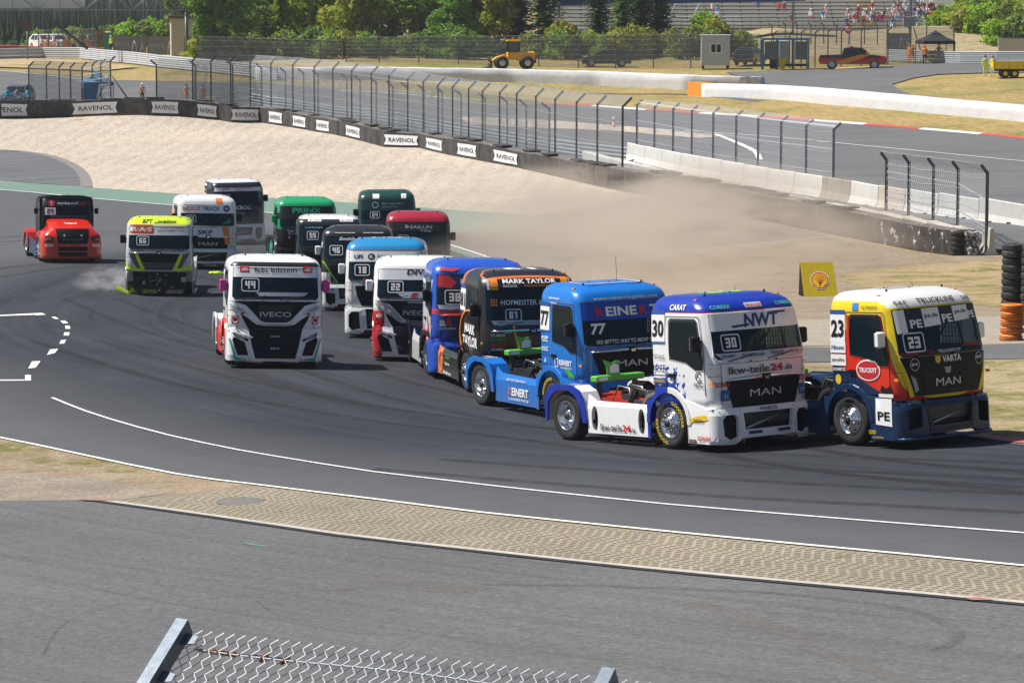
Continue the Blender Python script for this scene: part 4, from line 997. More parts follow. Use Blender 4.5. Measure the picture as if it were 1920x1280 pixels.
SPEC['23'] = dict(at=(1790, 834, 37), sc=1.05, bt=.88, label='yellow, red and dark blue race truck number 23 with a white roof, leading', body=L23, bumper=paint(NB, .3), arch=paint(NB, .3), rear_fender=paint(NB, .3), skirt=paint(NB, .3), seal=LBK,
    face='mask', grille=BLK, mirror=WHT, lip=paint((.01, .04, .11), .3),
    top_items=[tx('TRUCKLINE', .05, 2.80, .10, LBK, 1.0, .02), tx('SAF', -.86, 2.79, .07, LBK, .3), tx('SAF', .90, 2.79, .07, LBK, .25)],
    screen=[pl([(-1.09, 2.20), (-.85, 2.22), (-.85, 2.655), (-1.09, 2.655)], LWH), pl([(-.85, 2.27), (-.42, 2.29), (-.42, 2.65), (-.85, 2.65)], LBK, -.007), pl([(-.42, 2.29), (.02, 2.32), (.02, 2.655), (-.42, 2.655)], LWH), pl([(.02, 2.32), (.40, 2.34), (.40, 2.65), (.02, 2.65)], LBK, -.007),
            pl([(.40, 2.35), (.84, 2.38), (.84, 2.655), (.40, 2.655)], LWH), pl([(.84, 2.38), (1.02, 2.39), (1.02, 2.655), (.84, 2.655)], LBK, -.007), tx('PE', -.62, 2.37, .16, LWH, .30, .03), tx('PE', .21, 2.43, .16, LWH, .28, .03), tx('PE', .92, 2.46, .14, LWH, .20, .03),
            tx('pe.de', -.2, 2.50, .11, LBK, .34, .01), tx('pe.de', .62, 2.53, .10, LBK, .32, .01), num('23', -.76, 2.02, .22), pl([(-1.1, 1.77), (-.2, 1.77), (-.4, 1.87), (-1.1, 1.84)], flat((.12,.01,.02))), tx('TRUCK', -.85, 1.80, .05, LRED, .24), tx('TRUCKFIT.DE', .1, 1.81, .06, LWH, .62), pl([(.45, 1.86), (1.1, 1.84), (1.1, 1.92), (.6, 1.93)], flat((.16,.01,.02))), tx('TRUCK', .78, 1.89, .05, LRED, .24)],
    front=[([(-1.16, 1.74), (-.94, .98), (.94, .98), (1.16, 1.74)], BLK), pl([(-1.205, 1.72), (-1.14, 1.74), (-.86, .98), (-.97, .98)], flat(YE, .35)), pl([(1.14, 1.74), (1.205, 1.72), (.97, .98), (.86, .98)], flat(YE, .35)),
           tx('VARTA', .12, 1.66, .13, LWH, .52, .03), pl([(-.32, 1.73), (-.18, 1.73), (-.18, 1.63), (-.25, 1.57), (-.32, 1.63)], YEL, -.01), tx('BPW', -.84, 1.60, .06, LWH, .15), tx('BPW', .90, 1.62, .06, LWH, .15),
           lambda mb, fn: [surf(mb, ell(c, 1.60, .115, .125), [ell(c, 1.60, .095, .105)], lambda a, b, d: fn(a, b, -.014), LGRY) for c in (-.84, .90)],
           pl([(-.09, 1.50), (.09, 1.50), (.06, 1.38), (-.06, 1.38)], LGRY, -.01), tx('MAN', 0, 1.22, .15, SILV, .66, 0), pl([(-.65, 1.42), (-.3, 1.36), (-.45, 1.16), (-.58, 1.12)], DARK, -.012), pl([(.3, 1.36), (.65, 1.42), (.58, 1.12), (.45, 1.16)], DARK, -.012), pl([(-.6, 1.0), (.6, 1.0), (.62, 1.09), (-.62, 1.09)], DARK, -.012), pl([(-.95, 1.4), (-.83, 1.33), (-.76, 1.1), (-.84, 1.05)], LGRY, -.009)],
    holes=[[(-.55, .42), (.55, .42), (.60, .84), (-.60, .84)], [(.76, .42), (1.08, .36), (1.08, .80), (.76, .84)], [(-1.08, .36), (-.76, .42), (-.76, .84), (-1.08, .80)]],
    bumper_items=[pl([(-.68, .95), (-.60, .95), (-.50, .36), (.50, .36), (.60, .95), (.68, .95), (.58, .28), (-.58, .28)], flat((.018, .022, .03))), tx('LUNDU', -.92, .885, .07, LGRY, .3), tx('LUNDU', .92, .885, .07, LGRY, .3)],
    side_items=[side23], bside_items=[pl([(-.85, .45), (-.40, .42), (-.40, .96), (-.85, .96)], LWH), lambda mb, fn: letter(mb, 'PE', fn, -.62, .62, .17, LBK, .34, .02, 0, 0, -.014), tx('OXID', -.95, .30, .08, YEL, .2), tx('GOODYEAR', -.8, .2, .04, YEL, .3)],
    roof_items=[tx('KONRATH', -1.2, .0, .2, LRED, .9, .02, 0, R(90)), tx('AUFBAUTEN', -1.5, 0, .2, LNAVY, .9, .02, 0, R(90))])
# ---- 77
B77 = (.006, .17, .60)
def side77(mb, fn):
    side_num(mb, fn, '77', -1.86, 2.28)
    for z, s in ((1.84, 'POPP'), (1.60, 'DOLEC'), (1.34, 'A'), (1.10, 'e')): letter(mb, s, fn, -1.84, z, .10, LWH, .30 if len(s) > 1 else None, .02)
    surf(mb, rrect(-1.98, 1.76, -1.70, 1.78, .003), [], lambda x, z, d: fn(x, z, -.01), LWH)
    surf(mb, rrect(-1.42, 1.22, -1.27, 1.42, .01), [rrect(-1.40, 1.24, -1.29, 1.40, .01)], lambda x, z, d: fn(x, z, -.01), LWH); letter(mb, 'R', fn, -1.345, 1.32, .12, LRED, .07, .02)
    letter(mb, 'REINERT', fn, -.92, 1.34, .12, LWH, .58, .03, .1); letter(mb, 'LOGISTICS', fn, -.88, 1.23, .045, LWH, .5)
    for i in range(3): surf(mb, [(-.78 + i*.09, .98), (-.72 + i*.09, 1.06), (-.92 + i*.09, 1.20), (-1.0 + i*.07, 1.20), (-.80 + i*.09, 1.06)], [], lambda x, z, d: fn(x, z, -.01), GRN)
    letter(mb, '*****', fn, -1.45, 2.74, .07, LWH, .5, .03); letter(mb, 'MEMBERS', fn, -1.45, 2.65, .03, LWH, .3)
def logo77(mb, fn):
    surf(mb, rrect(-1.75, -.72, -.85, .72, .12), [rrect(-1.71, -.68, -.89, .68, .10)], lambda x, y, d: fn(x, y, -.004), LWH)
    surf(mb, rrect(-1.6, -.42, -1.0, .42, .05), [], lambda x, y, d: fn(x, y, -.004), LWH); surf(mb, [(-1.55, -.3), (-1.2, -.3), (-1.05, -.05), (-1.2, .3), (-1.55, .3), (-1.3, 0)], [], lambda x, y, d: fn(x, y, -.010), LRED)
SPEC['77'] = dict(at=(1192, 790, 28), sc=1.045, top=3.02, label='bright blue race truck number 77 between the white truck and the black truck', body=livery(B77, []), band=paint((.01, .06, .42), .25), band_z=2.28, face='man', grille=BLK, lettered=True, mast=.62,
    screen=[lambda mb, fn: [letter(mb, 'R', fn, -.70, 2.49, .20, LRED, .20, .03), letter(mb, 'EINE', fn, -.16, 2.49, .20, LWH, .78, .03), letter(mb, 'R', fn, .40, 2.49, .20, LRED, .20, .03), letter(mb, 'T', fn, .70, 2.49, .20, LWH, .24, .03)],
            tx('77', -.78, 2.12, .24, LWH, .36, .035, .12), tx('NO BETTER WAY TO MOVE GOODS', .0, 1.83, .09, LWH, 1.7)],
    top_items=[tx('www.reinert-logistics.com', .02, 2.77, .09, LWH, 1.65)],
    front=[pl([(-1.17, 1.62), (-.98, 1.65), (-.98, 1.10), (-.90, 1.0), (-1.14, 1.02)], paint((.05, .22, .60), .25))],
    side_items=[side77], roof_items=[logo77], skirt_items=[tx('JOIN OUR TEAM NOW!', -3.32, .74, .075, LWH, .9), tx('REINERT', -3.2, .48, .19, LWH, .95, .035), tx('R', -3.60, .48, .19, LRED, .12, .035, 0, 0, -.018), tx('LOGISTICS', -3.2, .31, .06, LWH, .95)],
    fender_items=[pl([(-5.35, -1.15), (-4.90, -1.15), (-4.90, -.85), (-5.35, -.85)], LWH, -.004), pl([(-5.32, -1.12), (-4.93, -1.12), (-4.93, -.88), (-5.32, -.88)], LBK, -.008), tx('PPS', -5.12, -1.0, .14, LWH, .36, .01)])
# ---- 81
def side81(mb, fn):
    side_num(mb, fn, '81', -1.88, 2.25)
    mb.tube([Vector(fn(-1.32 + .72*math.cos(t), 1.40 + .62*math.sin(t), -.008)) for t in np.linspace(1.2, 3.9, 18)], .035, ORG, 4)
    letter(mb, 'MARK', fn, -1.22, 1.58, .24, LWH, .85, .04, .1); letter(mb, 'TAYLOR', fn, -1.20, 1.28, .26, LWH, 1.25, .04, .1)
def uj(mb, fn):
    surf(mb, rrect(-5.4, -1.22, -4.85, -.84, .005), [], lambda x, y, d: fn(x, y, -.004), flat((.01, .02, .2)))
    for p in ([(-5.4, -1.06), (-4.85, -1.06), (-4.85, -1.0), (-5.4, -1.0)], [(-5.16, -1.22), (-5.09, -1.22), (-5.09, -.84), (-5.16, -.84)]): surf(mb, p, [], lambda x, y, d: fn(x, y, -.010 if p[0][0] > -5.3 else -.0105), LRED)
    for p in ([(-5.4, -1.22), (-5.32, -1.22), (-5.17, -1.09), (-5.17, -1.07), (-5.25, -1.07)], [(-4.85, -.84), (-4.93, -.84), (-5.07, -.97), (-4.99, -.99)], [(-5.4, -.84), (-5.4, -.88), (-5.25, -.99), (-5.18, -.99), (-5.32, -.84)], [(-4.85, -1.22), (-4.85, -1.17), (-5.0, -1.07), (-5.07, -1.07), (-4.93, -1.22)]): surf(mb, p, [], lambda x, y, d: fn(x, y, -.007), LWH)
SPEC['81'] = dict(at=(1000, 748, 17), sc=1.035, label='black race truck number 81 with orange trim and large white name on its door', body=livery((.014, .014, .017), [([(-1, 0, 0, 1.90), (0, 0, 1, 2.62)], (.75, .16, .02)), ([(-1, 0, 0, .52), (.25, 0, 1, 2.68)], (.75, .16, .02)), ([(-1, 0, 0, .60), (.25, 0, 1, 2.70)], (.014,.014,.017))]), grille=paint((.10, .03, .015), .4),
    screen=[tx('HOFMEISTER & MEYER', .02, 2.30, .12, flat((.62,.66,.70)), 1.55, .012), lambda mb, fn: [surf(mb, ell(-.98 + i*.06, 2.24 + j*.06, .022, .022, 8), [], lambda a, b, d: fn(a, b, -.01), ORG) for i in range(3) for j in range(3)],
            num('81', -.46, 2.00, .17, flat((.6,.62,.65))), pl([(-.95, 1.77), (1.06, 1.77), (1.10, 1.87), (-1.02, 1.87)], flat((.5,.55,.6))), tx('WWW.HALIFAXWINDSCREENS.CO.UK', .02, 1.82, .07, LNAVY, 1.8)],
    top_items=[pl([(-.98, 2.60), (-.80, 2.60), (-.80, 2.86), (-.98, 2.86)], ORG), pl([(.80, 2.66), (.98, 2.66), (.98, 2.88), (.80, 2.88)], ORG), pl([(1.0, 2.66), (1.05, 2.66), (1.05, 2.86), (1.0, 2.86)], LGRY), pl([(-1.06, 2.60), (-1.0, 2.60), (-1.0, 2.84), (-1.06, 2.84)], LGRY), tx('MARK TAYLOR', 0, 2.80, .11, LWH, 1.35, .03), tx('RACING', -.50, 2.69, .06, LWH, .34), tx('manautoracing.com', .3, 2.69, .06, ORG, .9)],
    front=[pl([(-.50, 1.74), (-.44, 1.74), (-.30, 1.0), (-.36, 1.0)], ORG, -.004), tx('STABUS', -.86, 1.52, .06, LWH, .34), tx('STUNELLI', -.86, 1.42, .06, GRN, .34), tx('MANN', -.86, 1.28, .11, LRED, .32, .03), tx('HUMMEL', -.86, 1.18, .06, LWH, .3), tx('CET', -.6, 1.60, .05, LWH, .2)],
    side_items=[side81], word=None, skirt=livery((.014, .014, .017), [([(-1, 0, 0, 3.78), (0, 0, 1, .2)], (.80, .24, .02))]), skirt_items=[tx('MTL', -3.72, .56, .16, ORG, .26, .03), lambda mb, fn: mb.tube([Vector(fn(-3.75 + .24*math.cos(t), .52 + .26*math.sin(t), -.01)) for t in np.linspace(1.4, 4.4, 12)], .012, ORG, 4), tx('FINDLAY', -3.25, .66, .07, GRN, .4, .02), tx('Egerton.', -3.25, .50, .09, LWH, .42), tx('MissMotors', -3.28, .28, .09, LWH, .7, .01, .3)],
    fender_items=[uj], roof_items=[tx('81', -1.3, 0, .5, LWH, .8, .03, 0, R(90))])
# ---- 38
SPEC['38'] = dict(at=(901, 714, 9), sc=1.02, label='blue race truck number 38 with a red bar under its windscreen and white sides', body=livery((.015, .09, .52), [([(0, 1, 0, 1.17), (0, 0, -1, -2.5), (-1, 0, 0, .55)], (.74, .74, .74)), ([(0, 0, 1, 1.66), (0, 0, -1, -1.77), (1, 0, 0, -.55)], (.60, .04, .05))]), face='man', grille=paint((.01, .03, .14), .3),
    band=paint((.01, .03, .12), .3), band_z=2.30, word=None, trim=paint((.6, .05, .05), .3), board=True,
    screen=[pl([(-1.08, 2.35), (-.75, 2.30), (-.60, 2.45), (-.80, 2.62), (-1.06, 2.64)], LRED, -.010), tx('REBEL', -.05, 2.48, .12, LWH, .9, .02), num('38', -.66, 2.08, .22), pl([(-1.06, 1.77), (1.06, 1.77), (1.1, 1.88), (-1.1, 1.88)], flat((.35,.42,.55))), tx('at', .0, 1.82, .06, LNAVY, .15)],
    top_items=[pl([(-1.02, 2.74), (-.7, 2.72), (-.5, 2.80), (-1.0, 2.84)], flat((.45,.03,.05))), pl([(-.1, 2.70), (.6, 2.72), (.4, 2.78)], flat((.3,.03,.08)))],
    front=[tx('a', -.98, 1.42, .16, LWH, .15, .03), tx('R', -.80, 1.42, .15, LRED, .16, .03, .2), tx('ANLAS TRANSPORTE', -.85, 1.28, .05, LWH, .42)],
    side_items=[lambda mb, fn: side_num(mb, fn, '38', -1.86, 2.2), lambda mb, fn: [surf(mb, [(-1.3, 1.1), (-1.0, 1.25), (-1.2, 1.6), (-.8, 1.3), (-.9, 1.05)], [], lambda x, z, d: fn(x, z, -.01), LRED)]],
    arch=livery((.03, .10, .5), [([(0, 0, 1, .9), (1, 0, 1, -.5)], (.55, .06, .09))]), bumper=paint((.02, .09, .5), .3), rear_fender=BLK)
# ---- 22
RED22 = (.50, .012, .02)
def iv_front(red, teal, lg=None):
    it = [pl([(-1.24, .94), (-1.24, .2), (-1.10, .2), (-1.20, .62)], flat(red, .35)), pl(mir([(-1.24, .94), (-1.24, .2), (-1.10, .2), (-1.20, .62)]), flat(red, .35))]
    return it
BI = [([(-.70, .98), (.70, .98), (.60, .50), (.52, .22), (-.52, .22), (-.60, .50)], BLK)]
FOG = [(-1.12, .70), (-1.08, .78), (-.80, .64), (-.70, .30), (-.98, .30)]
SPEC['22'] = dict(at=(783, 680, 2), label='white and red race truck number 22 with a black front, beside truck 38', top=2.84, face='iveco', seed=5, body=livery((.84, .84, .85), [([(0, 0, -1, -1.42), (0, 1, 0, .92)], RED22)]), band=WHT, band_z=2.34,
    screen=[tx('DIVINOL', .28, 2.49, .15, LBK, 1.15, .03, .2), num('22', -.62, 2.08, .19), pl([(-.42, 1.78), (.75, 1.78), (.9, 1.95), (-.62, 1.95)][::1], flat((.55,.6,.66))), pl([(-.22, 1.80), (-.05, 1.80), (.03, 1.92), (-.14, 1.92)], LRED, -.012)],
    grille_items=[tx('YOKOHAMA', .0, 1.66, .055, LWH, .6, .02), pl([(-1.14, 1.69), (-.9, 1.63), (-.6, 1.40), (-.42, 1.16), (-.5, 1.12), (-.74, 1.30), (-1.0, 1.52), (-1.16, 1.55)], LGRY, -.016), pl(mir([(-1.14, 1.69), (-.9, 1.63), (-.6, 1.40), (-.42, 1.16), (-.5, 1.12), (-.74, 1.30), (-1.0, 1.52), (-1.16, 1.55)]), LGRY, -.016)],
    front=[pl(rrect(-1.17, 1.08, -.97, 1.40, .01), flat((.6, .03, .03)), -.004), tx('ebi', -1.07, 1.30, .13, LWH, .17, .01)], bumper=livery((.84, .84, .85), [([(0, 1, 0, .98)], RED22)]), holes=[], bumper_items=BI + [(FOG, BLK), (mir(FOG), BLK)], mirror=WHT,
    side_items=[lambda mb, fn: side_num(mb, fn, '22', -1.86, 2.2)], arch=paint(RED22, .3), rear_fender=WHT, skirt=paint(RED22, .3))
# ---- 44
RED44 = (.70, .035, .02)
def iv(sgn):
    p = [(-1.19, 1.52), (-1.16, 1.62), (-.82, 1.50), (-.70, 1.36), (-.85, 1.38), (-1.0, 1.45)]
    return p if sgn < 0 else mir(p)
SPEC['44'] = dict(at=(516, 691, 9), sc=1.02, label='white and red race truck number 44 with pink mirrors and a black grille', top=2.84, face='iveco', seed=9, body=livery((.84, .84, .85), [([(0, 0, -1, -1.2), (-1, 0, 0, .75), (.4, 0, -1, -1.75)], RED44), ([(0, 0, 1, 2.60), (0, 0, -1, -2.72), (1, 0, 0, -.62)], (.02, .02, .022))]), band=WHT, band_z=2.40,
    screen=[tx('febi bilstein', 0, 2.52, .13, LBK, 1.12, .006), num('44', -.66, 2.13, .20), pl([(-.42, 1.84), (.75, 1.84), (.86, 1.94), (-.52, 1.94)], flat((.55,.6,.66))),
            pl(rrect(-.93, 2.45, -.68, 2.60+.02, .02), flat((.6,.03,.04)), -.010), pl(rrect(.72, 2.45, .97, 2.62, .02), flat((.6,.03,.04)), -.010), tx('ebi', -.80, 2.54, .10, LWH, .17, .01, 0, 0, -.018), tx('ebi', .85, 2.54, .10, LWH, .17, .01, 0, 0, -.018)],
    front=[pl(iv(-1), flat((.55,.58,.6))), pl(iv(1), flat((.55,.58,.6))), lambda mb, fn: [letter(mb, 'winkler', fn, s*1.0, 1.50 + .02, .06, flat((.05,.2,.5)), .3, .01, 0, -s*R(-20), -.014) for s in (-1, 1)],
           pl([(-.93, 1.37), (-.86, 1.43), (-.80, 1.40), (-.87, 1.34)], LRED, -.014), pl([(.80, 1.40), (.86, 1.43), (.93, 1.37), (.87, 1.34)], LRED, -.014),
           pl(rrect(-1.14, 1.12, -.96, 1.32, .01), LRED, -.006), pl(rrect(.96, 1.12, 1.14, 1.32, .01), LRED, -.006), lambda mb, fn: [surf(mb, ell(c, 1.22, .08, .085), [], lambda a, b, d: fn(a, b, -.012), LWH) for c in (-1.05, 1.05)], tx('TIP', -1.05, 1.22, .06, LBK, .12, .02, 0, 0, -.018), tx('TIP', 1.05, 1.22, .06, LBK, .12, .02, 0, 0, -.018)],
    bumper=WHT, holes=[], bumper_items=BI + [(FOG, BLK), (mir(FOG), BLK), pl([(-1.22, .74), (-1.18, .74), (-1.02, .24), (-.72, .19), (-.75, .17), (-1.05, .17)], flat((.02, .36, .33))), pl(mir([(-1.22, .74), (-1.18, .74), (-1.02, .24), (-.72, .19), (-.75, .17), (-1.05, .17)]), flat((.02, .36, .33))), tx('ICS', 0, .80, .04, LWH, .22), tx('FPT', 0, .48, .05, LWH, .25, .01, .3)],
    side_items=[lambda mb, fn: side_num(mb, fn, '44', -1.86, 2.2)], mirror=paint((.62, .03, .30), .4), arch=paint(RED44, .3), rear_fender=WHT, lip_mat=WHT, skirt=paint(RED44, .3))
# ---- 18
SPEC['18'] = dict(at=(722, 636, -1), label='white race truck number 18 with a sky blue roof', face='mask', seed=4, body=livery((.72, .72, .71), [([(0, 0, 1, 2.67)], (.55, .05, .12)), ([(0, 0, 1, 2.695)], (.015, .24, .52))]), band=WHT, band_z=2.33, bumper=paint((.62, .63, .64), .35, dirt=.3),
    screen=[tx('UFI', -.82, 2.48, .13, LNAVY, .26, .035), tx('ROADLINK', .08, 2.49, .10, LBK, .62, .01, .3), pl(ell(-.42, 2.48, .11, .10), LBK, -.010), tx('R', -.42, 2.48, .1, LWH, .1, .02, 0, 0, -.016), tx('UFI', .84, 2.48, .13, LNAVY, .26, .035), num('18', -.70, 2.08, .20), tx('MV', -.58, 1.80, .08, flat((.5,.02,.1)), .16, .02)],
    grille=BLK, front=[tx('NWT', -.45, 1.60+.06, .12, LNAVY, .46, .01, .2), pl([(-.70, 1.50), (.70, 1.50), (.66, .98), (-.62, .98)], BLK, -.004)], mirror=WHT, roof_items=[tx('UFI', -1.15, 0, .4, LWH, .9, .04, 0, R(90))],
    holes=[[(-.55, .30), (.55, .30), (.60, .90), (-.60, .90)], [(.76, .30), (1.0, .24), (1.12, .36), (1.12, .72), (1.02, .82), (.80, .82)], mir([(.76, .30), (1.0, .24), (1.12, .36), (1.12, .72), (1.02, .82), (.80, .82)])])
# ---- 46
SPEC['46'] = dict(at=(668, 585, 0), label='black race truck number 46 with a lime stripe and white lower front', face='mask', top=2.9, seed=6, body=livery((.018, .018, .02), [([(0, 0, -1, -1.35), (0, 1, 0, .9)], (.72, .72, .72)), ([(-1, 0, 0, .5), (0, 1, 0, 1.0), (0, 0, -1, -2.4)], (.72, .72, .72))]), bumper=paint((.62, .63, .62), .35, dirt=.3),
    screen=[tx('Smith Racing', .05, 2.50, .15, LWH, 1.3, .02, .3), num('46', -.70, 2.12, .20)], top_items=[tx('Automatic Racing Specialists', -.4, 2.72, .04, LWH, .7), tx('Automatic Racing Specialists', .58, 2.72, .04, LWH, .7)],
    front=[pl([(-1.20, 1.75), (-1.14, 1.75), (-.62, .98), (-.68, .98)], flat((.22, .62, .03))), pl(mir([(-1.20, 1.75), (-1.14, 1.75), (-.62, .98), (-.68, .98)]), flat((.22, .62, .03)))], mirror=WHT,
    bumper_items=[pl([(-1.2, .80), (-1.0, .84), (-.75, .70), (-.70, .62), (-1.18, .68)], LGRY), pl(mir([(-1.2, .80), (-1.0, .84), (-.75, .70), (-.70, .62), (-1.18, .68)]), LGRY)])
# ---- 55
SPEC['55'] = dict(at=(616, 552, 4), top=2.88, label='black and white race truck number 55 behind truck 46', face='mask', seed=8, body=livery((.02, .025, .03), [([(0, 0, 1, 2.80)], (.7, .7, .69)), ([(0, 0, -1, -1.5), (0, 1, 0, .8)], (.68, .68, .68)), ([(-1, 0, 0, .7), (0, 0, -1, -2.5)], (.68, .68, .68))]), bumper=WHT,
    screen=[tx('LORAM', -.56, 2.50, .07, flat((.3, .6, .75)), .62, .01), num('55', -.60, 2.20, .19)], top_items=[pl(rrect(-.78, 2.72, -.28, 2.83, .01), LWH), tx('ALTRON', -.53, 2.775, .06, LBK, .42, .01, 0, 0, -.014), pl(rrect(.42, 2.72, .92, 2.83, .01), LWH), tx('ALTRON', .67, 2.775, .06, LBK, .42, .01, 0, 0, -.014)],
    side_items=[lambda mb, fn: surf(mb, rrect(-1.9, 2.55, -1.5, 2.7, .01), [], lambda x, z, d: fn(x, z, -.01), YEL)])
# ---- green, 64, 25
SPEC['green'] = dict(at=(576, 508, 9), top=2.92, label='black race truck with a bright green roof and green windscreen lettering', face='mask', seed=11, body=livery((.012, .014, .015), [([(0, 0, 1, 2.36)], (.01, .33, .12)), ([(0, 0, -1, -2.1), (0, 1, 0, 1.0), (0, 0, 1, 1.7)], (.01, .33, .12))]), band=LBK, band_z=2.1,
    screen=[tx('PRINX', .0, 2.46, .22, flat((.02, .45, .24)), 1.2, .035)], bumper=BLK, front=[tx('Total', -.7, 1.62, .08, LWH, .25), tx('Tire', -.7, 1.50, .08, LWH, .22), tx('63', -.7, 1.36, .10, LWH, .16)], mirror=paint((.01, .4, .15), .4), skirt=paint((.01, .2, .12), .4), board=True)
SPEC['64'] = dict(at=(727, 492, 4), label='dark green race truck number 64 with two white squares on its roof edge', face='mask', seed=12, body=livery((.006, .055, .038), []), band=livery((.006, .04, .03), []), band_z=2.2,
    screen=[num('64', -.52, 2.02, .18), tx('Mercedes-Benz', .26, 2.50, .09, LGRY, .92, .005), tx('Autoprüfta', .12, 2.35, .08, LGRY, .66, .0), lambda mb, fn: [surf(mb, ell(-.50, 2.44, .13, .13, 24), [ell(-.50, 2.44, .112, .112, 24)], lambda a, b, d: fn(a, b, -.010), LWH)] + [surf(mb, [(-.50 - .022*math.sin(t+1.57), 2.44 + .022*math.cos(t+1.57)), (-.50 + .022*math.sin(t+1.57), 2.44 - .022*math.cos(t+1.57)), (-.50 + .11*math.cos(t+1.57-1.57), 2.44 + .11*math.sin(t))], [], lambda a, b, d: fn(a, b, -.012 - .0005*t), LWH) for t in (R(90), R(210), R(330))]],
    top_items=[pl(rrect(-.60, 2.70, -.32, 2.90, .01), LWH), pl(rrect(.62, 2.70, .84, 2.90, .01), LWH)], side_items=[lambda mb, fn: side_num(mb, fn, '64', -1.86, 2.2)], bumper=BLK)
SPEC['25'] = dict(at=(783, 548, 2), label='dark red race truck number 25 half hidden in the dust behind the pack', face='mask', seed=13, body=livery((.045, .012, .014), [([(0, 0, 1, 2.66)], (.35, .012, .03))]), band=LBK, band_z=2.3,
    screen=[tx('SAILUN', .12, 2.47, .13, LGRY, .85, .03, .1), tx('TYRE', .30, 2.32, .08, LGRY, .42, .02), pl([(-.52, 2.42), (-.38, 2.42), (-.33, 2.48), (-.40, 2.54), (-.52, 2.54), (-.44, 2.48)], LGRY, -.01), num('25', -.55, 2.02, .17, flat((.5,.48,.46)))], bumper=paint((.05, .02, .02), .4), mirror=paint((.12, .03, .01), .4))
# ---- 28
SPEC['28'] = dict(at=(451, 460, 17), label='black race truck number 28 with white roof and bumper, farthest back', face='mask', top=2.95, seed=14, body=livery((.022, .025, .032), [([(0, 0, 1, 2.86)], (.72, .74, .76)), ([(-1, 0, 0, 1.2), (0, 0, -1, -2.35), (0, 0, 1, 1.9)], (.55, .03, .02))]), band=WHT, band_z=2.48,
    screen=[tx('JPV', -.55, 2.57, .11, LRED, .36, .02, .2), tx('ENGINEERING', .25, 2.60, .07, LRED, .85, .01), tx('Meiller', .1, 2.51, .05, LRED, .4), num('28', -.58, 2.20, .16)],
    front=[tx('MAD-CROC', -.1, 1.72, .19, flat((.7,.75,.8)), 1.3, .03), tx('IVECO', -.1, 1.45, .13, flat((.5,.52,.55)), .7, .01)], bumper=paint((.60, .62, .63), .4, dirt=.3), side_items=[lambda mb, fn: side_num(mb, fn, '28', -1.86, 2.5)])
# ---- 33
OR33 = (.78, .20, .03)
SPEC['33'] = dict(at=(390, 506, 14), gz=-.30, bt=.84, label='white race truck number 33 with orange stripes and a three letter grille badge', face='man', top=2.95, seed=15, body=livery((.74, .75, .74), []), band=WHT, band_z=2.30, seal=WHT, grille=BLK, slat=BLK, trim=WHT,
    screen=[tx('NEXUS', -.66, 2.48, .17, flat((.42,.03,.05)), .72, .02), tx('TRUCK', .14, 2.48, .17, LNAVY, .74, .02), pl(ell(.78, 2.48, .14, .14), LNAVY, -.01), tx('N', .78, 2.48, .13, LWH, .12, .02, 0, 0, -.016), num('33', -.70, 2.06, .18), pl([(.55, 1.80), (.95, 1.90), (.95, 2.10), (.65, 1.92)], flat((.01, .2, .1)), -.010)],
    top_items=[pl([(.35, 2.67), (.62, 2.67), (.62, 2.90), (.35, 2.90)], flat(OR33))], front=[tx('SKF', -.12, 1.52, .17, LNAVY, .62, .03), pl([(.58, 1.76), (.86, 1.76), (.92, 1.0), (.72, 1.0)], flat(OR33, .4), -.012)],
    side_items=[lambda mb, fn: surf(mb, rrect(-1.5, 2.0, -1.1, 2.4, .02), [], lambda x, z, d: fn(x, z, -.02), flat(OR33))], bumper=paint((.70, .71, .70), .35, dirt=.2), bumper_items=[tx('SCHWARZ', 0, .20+.1, .05, LRED, .5)],
    holes=[[(-.75, .36), (.75, .36), (.80, .78), (-.80, .78)]])
# ---- 66
FL = (.62, .85, .01)
SPEC['66'] = dict(at=(297, 557, 4), top=2.86, label='grey and fluorescent yellow race truck number 66 with its bumper torn off', face='man', seed=16, body=livery((.55, .57, .60), [([(0, 0, 1, 2.66)], FL), ([(0, 0, 1, 2.94)], (.25, .27, .27)), ([(0, 1, 0, 1.15), (0, 0, -1, -1.25)], FL)]), band=WHT, band_z=2.33, grille=BLK, slat=STEEL, word=None, bumper_kind='none',
    screen=[pl([(-1.08, 2.33), (-.22, 2.33), (-.18, 2.48), (-.24, 2.655), (-1.08, 2.655)], flat((.62, .08, .02)), -.010), tx('R·A·S', -.64, 2.49, .17, LWH, .74, .03, 0, 0, -.018), tx('R.A.S INTERIM', .46, 2.57, .07, LRED, .84, .01), tx('RECRUTEMENT 24/7', .44, 2.44, .07, LBK, .98, .01), num('66', -.60, 2.07, .20)],
    top_items=[tx('BFT Location', .0, 2.78, .12, LBK, 1.25, .03, .1)], front=[tx('RUBIA', -.78, 1.73, .10, LBK, .46, 0), tx('TotalEnergies', -.05, 1.73, .06, LRED, .6), tx('RUBIA', .72, 1.73, .10, LBK, .46, 0),
        pl([(-.90, 1.60), (-.78, 1.60), (-.50, .98), (-.66, .98)], flat(FL), -.004), pl([(.78, 1.60), (.90, 1.60), (.66, .98), (.50, .98)], flat(FL), -.004), pl([(-1.14, 1.62), (-.92, 1.60), (-.70, 1.02), (-.80, 1.02)], flat((.09,.09,.10)), -.003), pl([(.92, 1.60), (1.14, 1.62), (.80, 1.02), (.70, 1.02)], flat((.09,.09,.10)), -.003),
        pl([(-1.2, 1.12), (-1.05, 1.15), (-.66, 1.02), (-.66, .94), (-1.2, 1.02)], flat(FL), -.007), pl([(.66, 1.02), (1.05, 1.15), (1.2, 1.12), (1.2, 1.02), (.66, .94)], flat(FL), -.007)],
    arch=livery((.6, .6, .6), []), skirt=WHT, rear_fender=paint((.45, .46, .48), .4))
import time as _t
